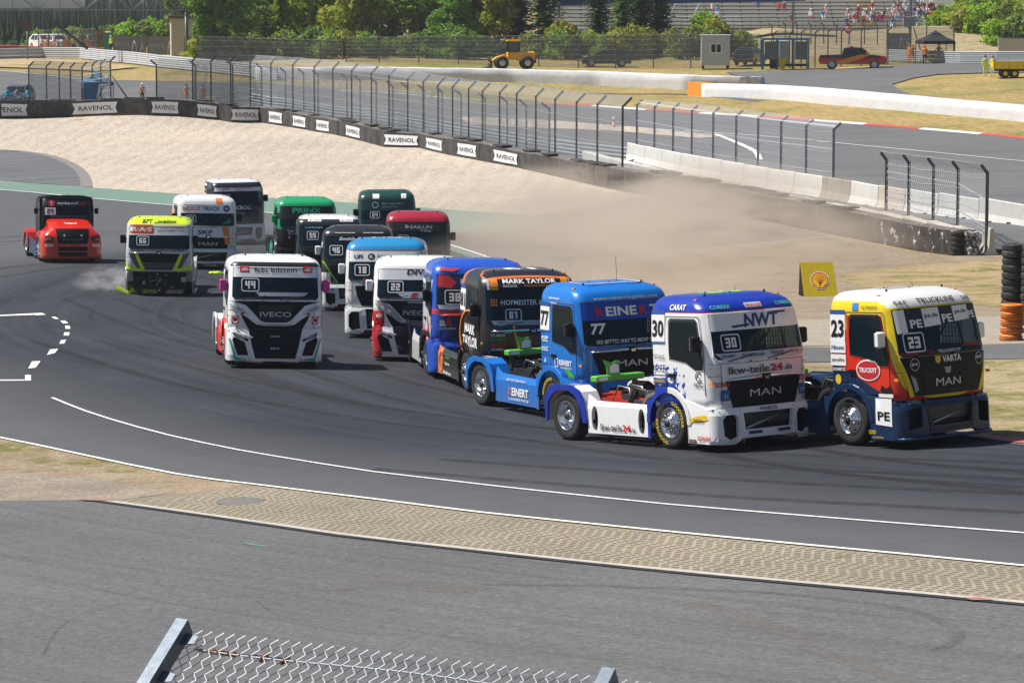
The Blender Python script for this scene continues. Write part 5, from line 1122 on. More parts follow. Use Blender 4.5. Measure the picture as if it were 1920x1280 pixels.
ORDER = ['30', '23', '77', '81', '38', '22', '44', '18', '46', '55', 'green', '64', '25', '28', '33', '66']
for k_ in ORDER:
    TRUCKS[k_] = make_truck(SPEC[k_])[0]

# the driver of truck 23, behind the windscreen
def driver_for(k, label):
    M = TRUCKS[k].matrix_world; e = MB(); suit = flat((.03, .05, .16), .8); hel = flat((.75, .75, .76), .3)
    e.tube([(0, 0, -.55), (0, 0, -.30), (.02, 0, -.10), (.03, 0, -.02), (.04, 0, .10)], [.17, .19, .17, .07, .06], suit, 12)
    for sg in (-1, 1): e.tube([(.0, sg*.17, -.10), (.12, sg*.26, -.32), (.38, sg*.17, -.30), (.44, sg*.15, -.28)], [.065, .05, .038, .04], suit, 8)
    o = e.build('person'); h = MB(); h.lathe([(0, .155), (.07, .145), (.12, .10), (.142, .03), (.142, -.04), (.12, -.10), (.08, -.13), (0, -.13)], hel, 18, Matrix.Translation((.05, 0, .20)) @ Matrix.Rotation(R(90), 4, 'X')); h.box((.15, -.10, .16), (.20, .10, .24), DARK, None, .01); h.box((.10, -.12, .27), (.185, .12, .30), flat((.6, .04, .03), .3)); hh = h.build('helmet', o)
    o.matrix_world = M @ Matrix.Translation((-1.36, -.02, 1.95)); tag(o, label, 'person')
driver_for('23', 'driver in a white and red helmet seated inside race truck number 23')
# ================================================================ BONNETED TRUCK 24, loose parts
def make_bonnet():
    sp = dict(at=(137, 494, 17)); red = livery((.66, .022, .008), [], None, .22); blk = BLK
    root = bpy.data.objects.new('race_truck', None); COL.objects.link(root)
    tag(root, 'red bonneted race truck number 24 with a black cab, alone at the left', 'race truck', 'race trucks in the pack on the track')
    Hd = Body([(.14, -.06, 1.24), (.25, 0, 1.25), (.95, 0, 1.25), (1.12, -.05, 1.22), (1.26, -.14, 1.10), (1.36, -.20, .98), (1.46, -.28, .92), (1.60, -.75, .90), (1.76, -1.35, .88)], .20, .24, -2.2)
    mb = MB(); zz = sorted(set(Hd.z + list(np.arange(.3, 1.7, .15)))); rings = []
    for z in zz:
        rg = Hd.ring(z); rings.append([(max(x, -1.0 if z < 1.0 else -2.2), y, q) for x, y, q in rg])
    n = len(rings[0]); f = [(i*n+j, (i+1)*n+j, (i+1)*n+(j+1) % n, i*n+(j+1) % n) for i in range(len(rings)-1) for j in range(n)]
    f += [tuple(range(n)), tuple(range((len(rings)-1)*n, len(rings)*n))[::-1]]
    mb.add([q for r_ in rings for q in r_], f, red, None, True); hood = mb.build('bonnet', root)
    add_front(hood, 'grille', Hd, .014, [([(-.62, .78), (.62, .78), (.70, 1.40), (-.70, 1.40)], BLK), ([(-.60, .26), (.60, .26), (.62, .66), (-.62, .66)], BLK),
        pl([(-.60, .44), (.60, .44), (.60, .48), (-.60, .48)], red, -.012), pl([(-.48, .92), (.48, .92), (.40, 1.0), (-.40, 1.0)], flat((.05,.05,.05)), -.012), lambda mb, fn: [surf(mb, ell(c, 1.12, .05, .05, 12), [], lambda a, b, d: fn(a, b, -.012), LGRY) for c in (-.36, .36)],
        tx('Tankpool', 0, 1.60, .07, LWH, .52, .02, .2)])
    for sg in (-1, 1):
        l = MB(); p = [(.76, .98), (.86, .86), (1.18, .82), (1.17, 1.06), (.90, 1.12)]; p = p if sg > 0 else mir(p); surf(l, p, [], Hd.front(.012), DARK, 0, CU, ())
        p = [(.86, .96), (.92, .92), (1.14, .92), (1.14, .99), (.92, 1.05)]; p = p if sg > 0 else mir(p); surf(l, p, [], Hd.front(.018), flat((.4, .1, .08), .15, .3), 0, CU, ()); l.build('headlight', hood)
    m = MB()
    for c in (-.98, .98): surf(m, rrect(c-.15, .66, c+.15, .76, .01), [], Hd.front(.010), LWH, 0, CU, ()); letter(m, 'BOSCH', Hd.front(.010), c, .71, .05, LRED, .22, .01, 0, 0, -.006)
    m.build('sticker', hood)
    Cb = Body([(1.05, -1.42, 1.12), (1.75, -1.42, 1.13), (2.2, -1.52, 1.13), (2.52, -1.62, 1.11), (2.60, -1.68, 1.08), (2.66, -1.80, 1.0)], .12, .24, -3.0)
    mb = MB(); shell(mb, Cb, blk); cab = mb.build('cab', root)
    ws = [(-1.04, 1.80), (1.04, 1.80), (1.03, 2.54), (-1.03, 2.54)]
    add_front(cab, 'windscreen', Cb, .010, [(ws, GLASS_OPAQUE), pl([(-1.04, 2.28), (1.04, 2.28), (1.03, 2.54), (-1.03, 2.54)], LBK), tx('tankpool', .02, 2.40, .14, LWH, .88, .025), tx('24', .66, 2.41, .14, LRED, .28, .03),
        lambda mb, fn: [surf(mb, ell(-.66, 2.40, .14, .14), [], lambda a, b, d: fn(a, b, -.010), LRED), letter(mb, 'T', fn, -.66, 2.40, .14, LWH, .13, .03, 0, 0, -.016)],
        pl(rrect(-.94, 1.92, -.50, 2.22, .01), LWH, -.006), lambda mb, fn: digits(mb, '24', fn, -.72, 2.07, .20, LBK, -.012), tx('www.tankpool24.eu', .0, 1.86, .05, LGRY, 1.5)])
    s = MB(); surf(s, [(-2.5, 1.75), (-1.7, 1.75), (-1.82, 2.45), (-2.5, 2.45)], [], Cb.side(.01, -1), GLASS_OPAQUE); s.build('side_window', cab)
    v = MB(); v.tube([Cb.front(.10)(y, 2.64, 0) for y in (-1.15, -.8, -.4, 0, .4, .8, 1.15)], .025, BLK, 5); v.tube([(-2.2, .1, 2.7), (-2.22, .1, 2.86)], .006, DARK, 4); v.build('roof_visor', cab)
    for sg in (-1, 1):
        m = MB(); m.box((-1.9, sg*1.28-.08, 1.95), (-1.78, sg*1.28+.08, 2.2), BLK, None, .03); m.tube([(-1.84, sg*1.1, 2.1), (-1.84, sg*1.25, 2.1)], .016, FRAME, 6); m.build('mirror', cab)
        a = MB(); pr = [(-1.0, 1.02), (-1.2, 1.16), (-1.5, 1.22), (-1.8, 1.15), (-2.05, .95), (-2.16, .60)]
        inn = [(-1.04, .80), (-1.2, 1.04), (-1.5, 1.12), (-1.78, 1.05), (-1.98, .88), (-2.10, .60)]
        surf(a, pr[::-1] + inn, [], lambda x, z, d: (x, sg*(1.255 - d), z), red, .36); a.build('front_fender', root)
        wheel(root, True, -1.52, sg); wheel(root, False, -5.0, sg)
        fd = MB(); o_ = [(-5.62, .40), (-5.62, .85), (-5.45, 1.10), (-5.2, 1.18), (-4.8, 1.18), (-4.5, 1.05), (-4.35, .80), (-4.30, .40)]; i_ = [(-4.40, .40), (-4.48, .75), (-4.7, .98), (-5.0, 1.05), (-5.3, .98), (-5.5, .75), (-5.55, .40)]
        surf(fd, o_ + i_, [], lambda x, z, d: (x, sg*(1.26 - d), z), red, .42); fd.build('rear_fender', root)
        s = MB(); surf(s, [(-4.3, .2), (-2.2, .2), (-2.2, .75), (-4.3, .9)], [], lambda x, z, d: (x, sg*(1.20 - d), z), paint((.03, .05, .14), .3), .03); s.build('side_skirt', root)
        if sg < 0: m = MB(); letter(m, 'AYDINOGLU', lambda x, z, d: (x, -(1.205 - d), z), -3.2, .5, .12, LWH, .9, .02); m.build('skirt_lettering', s and root.children[-1])
    fr = MB(); fr.box((-5.6, -.45, .6), (-1.0, -.37, .86), FRAME); fr.box((-5.6, .37, .6), (-1.0, .45, .86), FRAME); fr.box((-3.0, -1.0, .4), (-1.3, 1.0, 1.1), DARK); fr.tube([(-5.0, -1, .51), (-5.0, 1, .51)], .08, FRAME, 8); fr.box((-4.2, -.7, .6), (-3.2, .7, 1.0), FRAME, None, .04); fr.build('chassis_frame', root)
    place_truck(root, sp)
make_bonnet()
# torn bumper of truck 66 and a splinter
flu = paint(FL, .35, dirt=.08); p = at(262, 551); mb = MB()
for a, b, w0 in [((-.68, 0, .20), (-.28, -.12, .04), .05), ((-.28, -.12, .04), (.0, -.1, .32), .06), ((.0, -.1, .32), (.70, 0, .76), .07), ((.12, -.05, .10), (.52, .0, .16), .11), ((.08, -.08, .30), (.50, .0, .38), .10), ((.45, .0, .10), (.60, .05, .42), .07), ((-.66, .1, .10), (-.1, .1, .06), .04)]:
    a, b = Vector(a), Vector(b); n = (b-a).normalized(); sd = n.cross(Vector((0, 1, 0))).normalized() * w0; th = Vector((0, .05, 0)); a = a*1.25; b = b*1.25
    vv = [a-sd-th, b-sd-th, b+sd-th, a+sd-th, a-sd+th, b-sd+th, b+sd+th, a+sd+th]
    mb.add(vv, [(0,1,2,3),(4,7,6,5),(0,4,5,1),(1,5,6,2),(2,6,7,3),(3,7,4,0)], flu)
o = mb.build('broken_bumper'); o.location = p + Vector((0, -.3, .03)); tag(o, 'crumpled fluorescent yellow bumper dragging on the track below truck 66', 'bumper')
mb = MB(); mb.add([(-.3,0,.02),(.0,-.05,.02),(.33,0,.03),(.1,.1,.10),(-.28,.06,.08)], [(0,1,2,3,4),(4,3,2,1,0)], flu); mb.box((-.2,-.02,.0),(.2,.04,.05), flu)
o = mb.build('bumper_splinter'); o.location = at(405, 513); tag(o, 'small yellow splinter of bumper lying on the track between trucks 33 and 44', 'debris')

# ================================================================ TYRE WALL
def pol_s(pix):
    """world points with scale"""
    return [(at(u, v), u) for u, v in pix]
WBs = [Vector((x, y, 0)) for x, y in wb]
def interp(px, u):
    return float(np.interp(u, [q[0] for q in px], [q[1] for q in px]))
def on_line(px, u, dv=0): return at(u, interp(px, u) + dv)
def rubber_mat(name, white, base=(.022, .021, .021), dust=.35):
    k = NT(name)
    c = k.mix(k.ramp(k.noise(1.2, 6, .7), [(.35, 0.), (.75, 1.)]), base, (.075, .068, .062))
    low = k.ramp(k.noise(1.5, 6, .8, k.mapped((1, 1, .4))), [(.45, 0.), (.75, dust)]); c = k.mix(low, c, (.26, .225, .19))
    w_ = k.ramp(k.noise(3.2, 7, .8, k.mapped((1, 1, .55), loc=(3, 1, 2))), [(white, 0.), (white + .03, 1.)]); c = k.mix(w_, c, (.70, .69, .66))
    k.bump(k.noise(6, 4, .6), .02, .6); return k.done(c, .75, 0, .3)
RUBW = [rubber_mat('dusty conveyor rubber', .68), rubber_mat('scuffed conveyor rubber', .58), rubber_mat('paint flecked conveyor rubber', .50), rubber_mat('brown dusty rubber', .64, (.035, .031, .028), .6)]
TOPM = rubber_mat('dusty tyre tops', .60, (.12, .11, .10), .9); LID = rubber_mat('black rubber lid', .75, (.016, .016, .017), .2)
tw = empty('tyre_wall', WBs[8] , label='long black rubber faced tyre wall with oil brand banners bordering the gravel trap', cat='tyre wall')
off = -tw.location
walk = []          # (point, height, u) every ~0.5 m
for i in range(len(WB) - 1):
    a, b = at(*WB[i]), at(*WB[i+1]); ha = (WB[i][1] - WT[i][1]) / sc(a); hb = (WB[i+1][1] - WT[i+1][1]) / sc(b)
    n = max(1, int((b-a).length / .6))
    for k in range(n): t = k / n; q = a.lerp(b, t); walk.append((q.x, q.y, ha + (hb-ha)*t, WB[i][0] + (WB[i+1][0]-WB[i][0])*t))
q = at(*WB[-1]); walk.append((q.x, q.y, 1.14, WB[-1][0]))
def nrm(i):
    a, b = walk[max(i-1, 0)], walk[min(i+1, len(walk)-1)]; t = Vector((b[0]-a[0], b[1]-a[1], 0)).normalized(); return Vector((-t.y, t.x, 0)) if True else 0
NB_ = [nrm(i) for i in range(len(walk))]           # points away from the track side
if NB_[len(NB_)//2].y < 0: NB_ = [-n for n in NB_]
rnd = random.Random(5); i = 0; DEP = 1.3
while i < len(walk) - 1:
    L = 5 if walk[i][3] < 1500 else 7
    j = min(i + L, len(walk) - 1)
    if len(walk) - 1 - j < 2: j = len(walk) - 1
    u = walk[i][3]; m = RUBW[2] if 1538 < u < 1640 else (RUBW[1] if u >= 1640 else (RUBW[3] if u > 1100 and rnd.random() < .5 else RUBW[0]))
    mb = MB(); v = []; jit = rnd.uniform(-.03, .03); hj = rnd.uniform(-.03, .03)
    for k in range(i, j + 1):
        x, y, h, _ = walk[k]; n = NB_[k]; g = gz(x, y); e = .012 if k in (i, j) else 0
        s0 = Vector((x, y, 0)) + n * (jit + e)
        v += [(s0.x, s0.y, g - .1), (s0.x, s0.y, g + h*.5 + hj), (s0.x, s0.y, g + h + hj), ]
        bq = s0 + n * .06; v += [(bq.x, bq.y, g + h + hj), (bq.x, bq.y, g - .1)]
    f = []; c = j - i
    for k in range(c):
        for r_ in range(4): f.append((k*5+r_, (k+1)*5+r_, (k+1)*5+r_+1, k*5+r_+1))
    f += [(0, 1, 2, 3, 4), (c*5+4, c*5+3, c*5+2, c*5+1, c*5)]
    mb.add([Vector(q) + off for q in v], f, m); mb.build('rubber_panel', tw); i = j
v = []; f = []
for k in range(len(walk)):
    x, y, h, _ = walk[k]; n = NB_[k]; g = gz(x, y)
    for d, dz in ((.05, -.04), (.45, -.02 + rnd.uniform(-.02, .03)), (.85, rnd.uniform(-.02, .03)), (DEP, -.04), (DEP + .02, -1.3)):
        q = Vector((x, y, 0)) + n*d; v.append(Vector((q.x, q.y, g + h + dz - (.0))) + off)
for k in range(len(walk)-1):
    for r_ in range(4): f.append((k*5+r_, k*5+r_+1, (k+1)*5+r_+1, (k+1)*5+r_))
mesh_obj('tyre_tops', v, f, TOPM, tw)
# rubber lids and loose tyres on top
for k in range(4, len(walk)-3, 3):
    u = walk[k][3]
    if u > 1560 or rnd.random() < (.25 if u < 560 or 1150 < u else .55): continue
    x, y, h, _ = walk[k]; n = NB_[k]; t = Vector((n.y, -n.x, 0)); g = gz(x, y) + h; L = rnd.uniform(1.2, 2.2); d0 = rnd.uniform(.05, .5)
    c = Vector((x, y, g)) + off; mb = MB(); a = c + n*d0 - t*L/2; b = c + n*d0 + t*L/2; w_ = rnd.uniform(.5, .8)
    z0, z1 = .03, rnd.uniform(.08, .16)
    vv = [a+Vector((0,0,z0)), b+Vector((0,0,z0)), b+n*w_+Vector((0,0,z0)), a+n*w_+Vector((0,0,z0)), a+Vector((0,0,z1)), b+Vector((0,0,z1*.8)), b+n*w_+Vector((0,0,z1)), a+n*w_+Vector((0,0,z1))]
    mb.add(vv, [(0,3,2,1),(4,5,6,7),(0,1,5,4),(1,2,6,5),(2,3,7,6),(3,0,4,7)], LID); mb.build('rubber_lid', tw)
# banners: where on the wall each one hangs, by its two ends
def wall_at(u):
    k = min(range(len(walk)-1), key=lambda i: abs(walk[i][3] - u)); 
    us = [w_[3] for w_ in walk]; k = max(0, min(len(walk)-2, int(np.searchsorted(us, u)) - 1)); t = (u - us[k]) / max(us[k+1]-us[k], 1e-6)
    x = walk[k][0] + (walk[k+1][0]-walk[k][0])*t; y = walk[k][1] + (walk[k+1][1]-walk[k][1])*t; h = walk[k][2] + (walk[k+1][2]-walk[k][2])*t
    n = NB_[k].lerp(NB_[k+1], t); return Vector((x, y, gz(x, y))) - n*.05, h
BANW = paint((.74, .75, .78), .5, dirt=.12); RAVK = flat((.02, .02, .03), .5)
for (u0, u1) in [(-34, 51), (136, 221), (284, 335), (370, 407), (434, 486), (505, 530), (550, 574), (594, 618), (650, 676), (721, 785), (800, 830), (859, 894), (927, 972)]:
    mb = MB()
    def fn(a, b, d, u0=u0, u1=u1):
        p, h = wall_at(u0 + (u1-u0)*a); q, _ = wall_at(u0 + (u1-u0)*min(a+.02, 1)); t = (wall_at(u1)[0] - wall_at(u0)[0]); n = Vector((t.y, -t.x, 0)).normalized()
        return tuple(p + off + n*(-d) + Vector((0, 0, .10 + (h-.18)*b)))
    o1 = [(0, .12), (.5, .10), (1, .12), (.955, .5), (1, .88), (.5, .90), (0, .88), (.06, .5)]
    surf(mb, o1, [], fn, BANW, 0, [.25, .5, .75], ())
    W_ = (wall_at(u1)[0] - wall_at(u0)[0]).length
    letter(mb, 'RAVENOL', fn, .52, .5, .34, RAVK, .76, .018, 0, 0, -.012); mb.build('banner', tw)

# ================================================================ STACKED TYRES
def tyre_mesh(mat):
    t = MB(); t.lathe([(.19, -.09), (.24, -.108), (.30, -.10), (.325, -.06), (.33, 0), (.325, .06), (.30, .10), (.24, .108), (.19, .09)], mat, 20, Matrix.Rotation(R(90), 4, 'X'))
    for a in (-.05, .0, .05): t.lathe([(.331, a-.008), (.334, a), (.331, a+.008)], DARK, 20, Matrix.Rotation(R(90), 4, 'X'))
    o = t.build('tyre'); d = o.data; bpy.data.objects.remove(o); return d
TY_B, TY_G, TY_O = tyre_mesh(rubber_mat('stack rubber', .72)), tyre_mesh(rubber_mat('whitened stack rubber', .52, (.05, .05, .05))), tyre_mesh(paint((.80, .20, .01), .6, dirt=.15))
def stack(u, v, n, d, label, group=None, lean=0, sclx=1.0):
    p = at(u, v); e = empty('tyre_stack', p, label=label, cat='tyre stack', group=group)
    for i in range(n):
        o = bpy.data.objects.new('tyre', d); COL.objects.link(o); o.parent = e
        o.location = (rnd.uniform(-.02, .02) + lean*i, rnd.uniform(-.02, .02), .11 + i*.215); o.rotation_euler = (rnd.uniform(-.03, .03), rnd.uniform(-.03, .03), rnd.uniform(0, 6)); o.scale = (sclx, sclx, 1)
    return e
stack(1796, 480, 5, TY_B, 'black tyre stack directly at the end of the rubber wall'); stack(1821, 480, 5, TY_G, 'whitened tyre stack between the black stack and the last concrete block')
stack(1896, 640, 5, TY_O, 'stack of five orange tyres at the right edge of the photo'); stack(1941, 642, 5, TY_B, 'low black tyre stack just right of the orange tyres')
for i, (u, v, n, lb) in enumerate([(1899, 600, 11, 'tall black tyre stack right behind the orange tyres'), (1936, 602, 11, 'tall black tyre stack cut by the right picture edge')]): stack(u, v, n, TY_B, lb, None, .0, 1.12)

# ================================================================ CONCRETE BARRIERS
JB = [(1170,299),(1182,302),(1268,321),(1362,340),(1452,358),(1549,373),(1601,382),(1659,392),(1732,402),(1830,414),(1920,425),(2060,443)]
JT = [1178,1211,1243,1279,1316,1355,1398,1442,1492,1545,1598,1650,1700,1762,1838,1925,2040]
def jersey(a, b, mat, h=1.12, name='concrete_barrier'):
    t = (b - a); L = t.length; t.normalize(); n = Vector((-t.y, t.x, 0))
    mb = MB(); pr = [(-.30, 0), (-.30, .08), (-.24, .12), (-.12, .42), (-.085, h-.03), (-.06, h), (.06, h), (.085, h-.03), (.12, .42), (.24, .12), (.30, .08), (.30, 0)]
    vv = []; 
    for e in (.03, L-.03):
        for q, z in pr: vv.append(t*e + n*q + Vector((0, 0, z + (b.z-a.z)*e/L)))
    k = len(pr); f = [(i, i+1, k+i+1, k+i) for i in range(k-1)] + [tuple(range(k))[::-1], tuple(range(k, 2*k))]
    mb.add(vv, f, mat)
    for e in (.3, .7): c = t*L*e - n*.30*(1 if n.y > 0 else -1); mb.box((c.x-.10, c.y-.02, .0), (c.x+.10, c.y+.01, .07), DARK)
    o = mb.build(name); o.location = a; return o
nm = ['first and farthest', 'second', 'third', 'fourth', 'fifth', 'sixth', 'seventh', 'eighth', 'ninth', 'tenth']
for i in range(len(JT)-1):
    a, b = on_line(JB, JT[i]), on_line(JB, JT[i+1]); mt = M_CONCB if i == 9 else (concrete('tan stained concrete', (.50,.44,.36), (.62,.56,.47), (.3,.22,.15), .5) if i == 11 else M_CONCW)
    lb = {9: 'brown unpainted concrete barrier between whitewashed ones', 11: 'tan stained concrete barrier behind the short chain link fence'}.get(i)
    if not lb: lb = 'whitewashed concrete barrier, %s in the row from its far left end' % (nm[i] if i < 9 else ['eleventh','','thirteenth','fourteenth','fifteenth','sixteenth and nearest'][i-10])
    tag(jersey(a, b, mt), lb, 'concrete barrier', 'concrete barriers beside the far loop')
CB = [(1100,301),(1120,306),(1245,340),(1370,366),(1495,392),(1560,405),(1608,412),(1700,429),(1789,446),(1846,459)]
cbu = [1100,1150,1200,1250,1302,1355,1405,1455,1505,1556,1605,1653,1700,1746,1795,1842]
for i in range(len(cbu)-1):
    a, b = on_line(CB, cbu[i]), on_line(CB, cbu[i+1]); t = (b-a); L = t.length; t.normalize(); n = Vector((-t.y, t.x, 0)); mb = MB(); z = (b.z-a.z)
    vv = [t*e + n*s_ + Vector((0, 0, hh + (z if e > 1 else 0))) for e in (.01, L-.01) for s_, hh in ((-.28, -.2), (-.28, .56), (-.24, .60), (.24, .60), (.28, .56), (.28, -.2))]
    mb.add(vv, [(i_, (i_+1) % 6, 6+(i_+1) % 6, 6+i_) for i_ in range(6)] + [(5,4,3,2,1,0), (6,7,8,9,10,11)], M_CONC if i > 9 else M_CONCW)
    o = mb.build('concrete_block'); o.location = a
    tag(o, 'low concrete kerb block behind the tyre wall, %s from the far end' % ['first','second','third','fourth','fifth','sixth','seventh','eighth','ninth','tenth','eleventh','twelfth','thirteenth','fourteenth','last'][i], 'concrete block', 'low concrete blocks behind the tyre wall')
a = at(1858, 479); tag(jersey(a + Vector((-.1, 1.4, 0)), a + Vector((0, -.3, 0)), M_CONC, 1.2), 'grey end barrier at the near end of the tyre wall beside the last post', 'concrete barrier')
# white walls of the loop
def whitewall(name, base, top, mat, label, depth=.9, orange=None, lumpy=.03):
    root = empty(name, at(*base[0]), label=label, cat='wall'); o0 = root.location.copy(); pts = []
    for i in range(len(base)-1):
        a, b = at(*base[i]), at(*base[i+1]); ha = (base[i][1]-top[i][1])/sc(a); hb = (base[i+1][1]-top[i+1][1])/sc(b); n = max(1, int((b-a).length/.7))
        for k in range(n): t = k/n; q = a.lerp(b, t); pts.append((q, ha+(hb-ha)*t))
    pts.append((at(*base[-1]), (base[-1][1]-top[-1][1])/sc(at(*base[-1])))); v = []; f = []; K = 7
    for i, (q, h) in enumerate(pts):
        a, b = pts[max(i-1, 0)][0], pts[min(i+1, len(pts)-1)][0]; t = (b-a); t.z = 0; t.normalize(); n = Vector((-t.y, t.x, 0)); n = n if n.y + n.x*.3 > 0 else -n; g = gz(q.x, q.y)
        for d, z in ((0, -.2), (0, .15), (-.02, h*.5), (0, h-.08), (.08, h), (depth, h), (depth, -.2)):
            w_ = q + n*(d + rnd.uniform(-lumpy, lumpy)); v.append((w_.x-o0.x, w_.y-o0.y, g + z + (rnd.uniform(-lumpy, lumpy) if z > .2 else 0) - o0.z))
    for i in range(len(pts)-1):
        for r_ in range(K-1): f.append((i*K+r_, (i+1)*K+r_, (i+1)*K+r_+1, i*K+r_+1))
    f += [tuple(range(K)), tuple(range((len(pts)-1)*K, len(pts)*K))[::-1]]
    mi = [0]*len(f)
    mesh_obj('wall_face', v, f, mat, root, smooth=True); return root, pts
WHW = rubber_mat('chalky white rubber', 2.0, (.74, .74, .75), 0); 
def whw(name, amt):
    k = NT(name); c = k.mix(k.ramp(k.noise(.8, 7, .75), [(.4, 0.), (.7, 1.)]), (.70, .70, .72), (.60, .61, .64))
    s = k.ramp(k.noise(3.5, 7, .8, k.mapped((1, 1, .6), loc=(2, 0, 5))), [(.66-amt, 0.), (.72-amt, .8)]); c = k.mix(s, c, (.12, .12, .12)); k.bump(k.noise(2, 5, .7), .05, .6); return k.done(c, .8, 0, .2)
whitewall('white_wall', [(478,150),(600,150),(780,151),(960,154),(1120,160),(1287,168),(1400,166),(1412,160)], [(478,127),(600,127),(780,127),(960,130),(1120,134),(1287,141),(1400,144),(1412,144)], whw('scuffed white wall paint', .05), 'long scuffed white wall left of the orange wall end', 1.0, None, .025)
whitewall('white_wall', [(1315,182),(1440,186),(1560,197),(1690,208),(1800,218),(1920,229),(2100,247)], [(1315,157),(1440,160),(1560,168),(1690,179),(1800,189),(1920,199),(2100,215)], whw('clean white wall paint', .0), 'clean bright white wall leading from the orange wall end to the right edge', 1.0, None, .012)
ob = MB(); a, b = at(1289, 179), at(1315, 182); h = 25/sc(a); t = (b-a).normalized(); n = Vector((-t.y, t.x, 0)); n = n if n.y > 0 else -n
vv = [a*0 + Vector((0,0,0)), b-a, (b-a)+n*1.0, n*1.0]; vv = vv + [q + Vector((0, 0, h)) for q in vv]; ob.add(vv, [(0,3,2,1),(4,5,6,7),(0,1,5,4),(1,2,6,5),(2,3,7,6),(3,0,4,7)], paint((.85, .25, .015), .6, dirt=.2))
o = ob.build('orange_wall_end'); o.location = a; tag(o, 'bright orange wall end block', 'wall')

# ================================================================ FENCES
def net_mat(name, cw=.10, ch=.10, wire=.10, diamond=True, col=(.24, .26, .285), lines=True):
    k = NT(name); sep = k.n('ShaderNodeSeparateXYZ'); k.l(k.coord('UV'), sep.inputs[0]); u, v = sep.outputs[0], sep.outputs[1]
    if diamond:
        a = k.math('PINGPONG', k.math('ADD', k.math('DIVIDE', u, cw), k.math('DIVIDE', v, ch)), .5); b = k.math('PINGPONG', k.math('SUBTRACT', k.math('DIVIDE', u, cw), k.math('DIVIDE', v, ch)), .5)
    else:
        a = k.math('PINGPONG', k.math('ADD', k.math('DIVIDE', u, cw), k.math('MULTIPLY', k.math('SINE', k.math('MULTIPLY', v, 2*math.pi/ch)), .22)), .5); b = k.math('PINGPONG', k.math('DIVIDE', v, ch*4), .5)
    f = k.math('LESS_THAN', k.math('MINIMUM', a, b), wire/2)
    f = k.math('MAXIMUM', k.math('LESS_THAN', a, wire/2), k.math('LESS_THAN', b, wire/2 if diamond else wire/9))
    tr = k.n('ShaderNodeBsdfTransparent'); mx = k.n('ShaderNodeMixShader'); k.l(f, mx.inputs[0]); k.l(tr.outputs[0], mx.inputs[1]); k.l(k.b.outputs[0], mx.inputs[2]); k.l(mx.outputs[0], k.out.inputs[0])
    return k.done(col, .5, .3)
NET = net_mat('chain link netting', .11, .11, .22); NETF = net_mat('wavy wire netting', .13, .30, .26, False, (.46, .475, .50))
POSTD = paint((.055, .068, .085), .5, .3, dirt=.1); POSTG = paint((.20, .24, .28), .45, .6, dirt=.1); WIRE = flat((.38, .40, .43), .5, .3)
def fence(label, posts, arm, mat, net, wires=6, pr=.055, z0=0., bar=None, name='debris_fence', netz=0.0):
    """posts: (base point, knee height); arm: world vector from knee to tip"""
    root = empty(name, posts[0][0], label=label, cat='fence'); o0 = root.location.copy(); arm = Vector(arm); tops = []
    for i, (p, h) in enumerate(posts):
        mb = MB(); a = p - o0; sgn = 1
        mb.box((-pr, -pr, z0), (pr, pr, h), mat, Matrix.Translation(a))
        ax = arm.normalized(); side = Vector((0, 0, 1)).cross(ax).normalized() * pr; up = side.cross(ax).normalized() * pr
        k = a + Vector((0, 0, h - pr)); e = k + arm
        vv = [k-side-up, k+side-up, k+side+up, k-side+up, e-side-up, e+side-up, e+side+up, e-side+up]
        mb.add(vv, [(0,3,2,1),(4,5,6,7),(0,1,5,4),(1,2,6,5),(2,3,7,6),(3,0,4,7)], mat)
        mb.build('post', root); tops.append((a, h))
    if net:
        v = []; uv = []; f = []; d = 0
        for i, (a, h) in enumerate(tops):
            if i: d += (a - tops[i-1][0]).length
            fr = -pr*1.3
            for z, q in ((z0 + netz, 0), (h*.5, 0), (h, 0)): v.append((a.x, a.y + fr, a.z + z)); uv.append((d, z))
            e = a + Vector((0, 0, h)) + arm; v.append((e.x, e.y + fr, e.z)); uv.append((d, h + arm.length))
        # sag the top edge a little between posts
        f = [(i*4+j, (i+1)*4+j, (i+1)*4+j+1, i*4+j+1) for i in range(len(tops)-1) for j in range(3)]
        mesh_obj('netting', v, f, net, root, uv=uv)
    if wires:
        mb = MB()
        for w_ in range(wires):
            t = (w_ + .5) / wires; pts = []
            for i, (a, h) in enumerate(tops):
                if w_ == wires-1: c = a + Vector((0, 0, h)) + arm
                else: c = a + Vector((0, 0, z0 + netz + (h - z0 - netz) * (w_ + .6) / (wires - 1)))
                c = c + Vector((0, -pr*1.6, 0))
                if pts: mid = (pts[-1] + c) / 2 - Vector((0, 0, rnd.uniform(.0, .07))); pts.append(mid)
                pts.append(c)
            mb.tube(pts, .014, WIRE, 3, cap=False)
        mb.build('wire_rope', root)
    return root
def posts_px(lst, dv=-14, line=WB): return [(on_line(line, u, dv), (interp(line, u) + dv - vk) / sc(on_line(line, u, dv))) for u, vk in lst]
fence('tall debris fence with arms bent to the right, running behind the black tyre wall', posts_px([(362,113),(396,115),(433,115),(470,116),(509,118),(550,121),(590,125),(625,128),(660,132),(697,137),(730,142),(765,148),(794,153),(822,158),(849,162),(879,166),(905,170),(937,173),(969,175),(1005,180),(1041,185),(1081,191),(1120,195),(1167,199)], -10), (.50, -.1, .52), POSTD, NET, 8, .06)
fence('second debris fence with arms bent to the left, in front of the guard rail', posts_px([(294,121),(367,122),(437,123),(491,127),(536,135),(570,137),(597,140),(651,146),(676,150),(706,154),(737,161),(765,164),(796,168),(830,172),(865,177),(910,184),(951,190),(987,197),(1030,203)], -19), (-.48, .1, .38), POSTD, NET, 7, .06)
fence('debris fence left of the blue tent, above the first two banners', posts_px([(55,124),(88,124),(112,125),(133,126),(155,125),(174,122),(190,119),(208,114)], -16), (.42, -.1, .40), POSTD, NET, 8, .055)
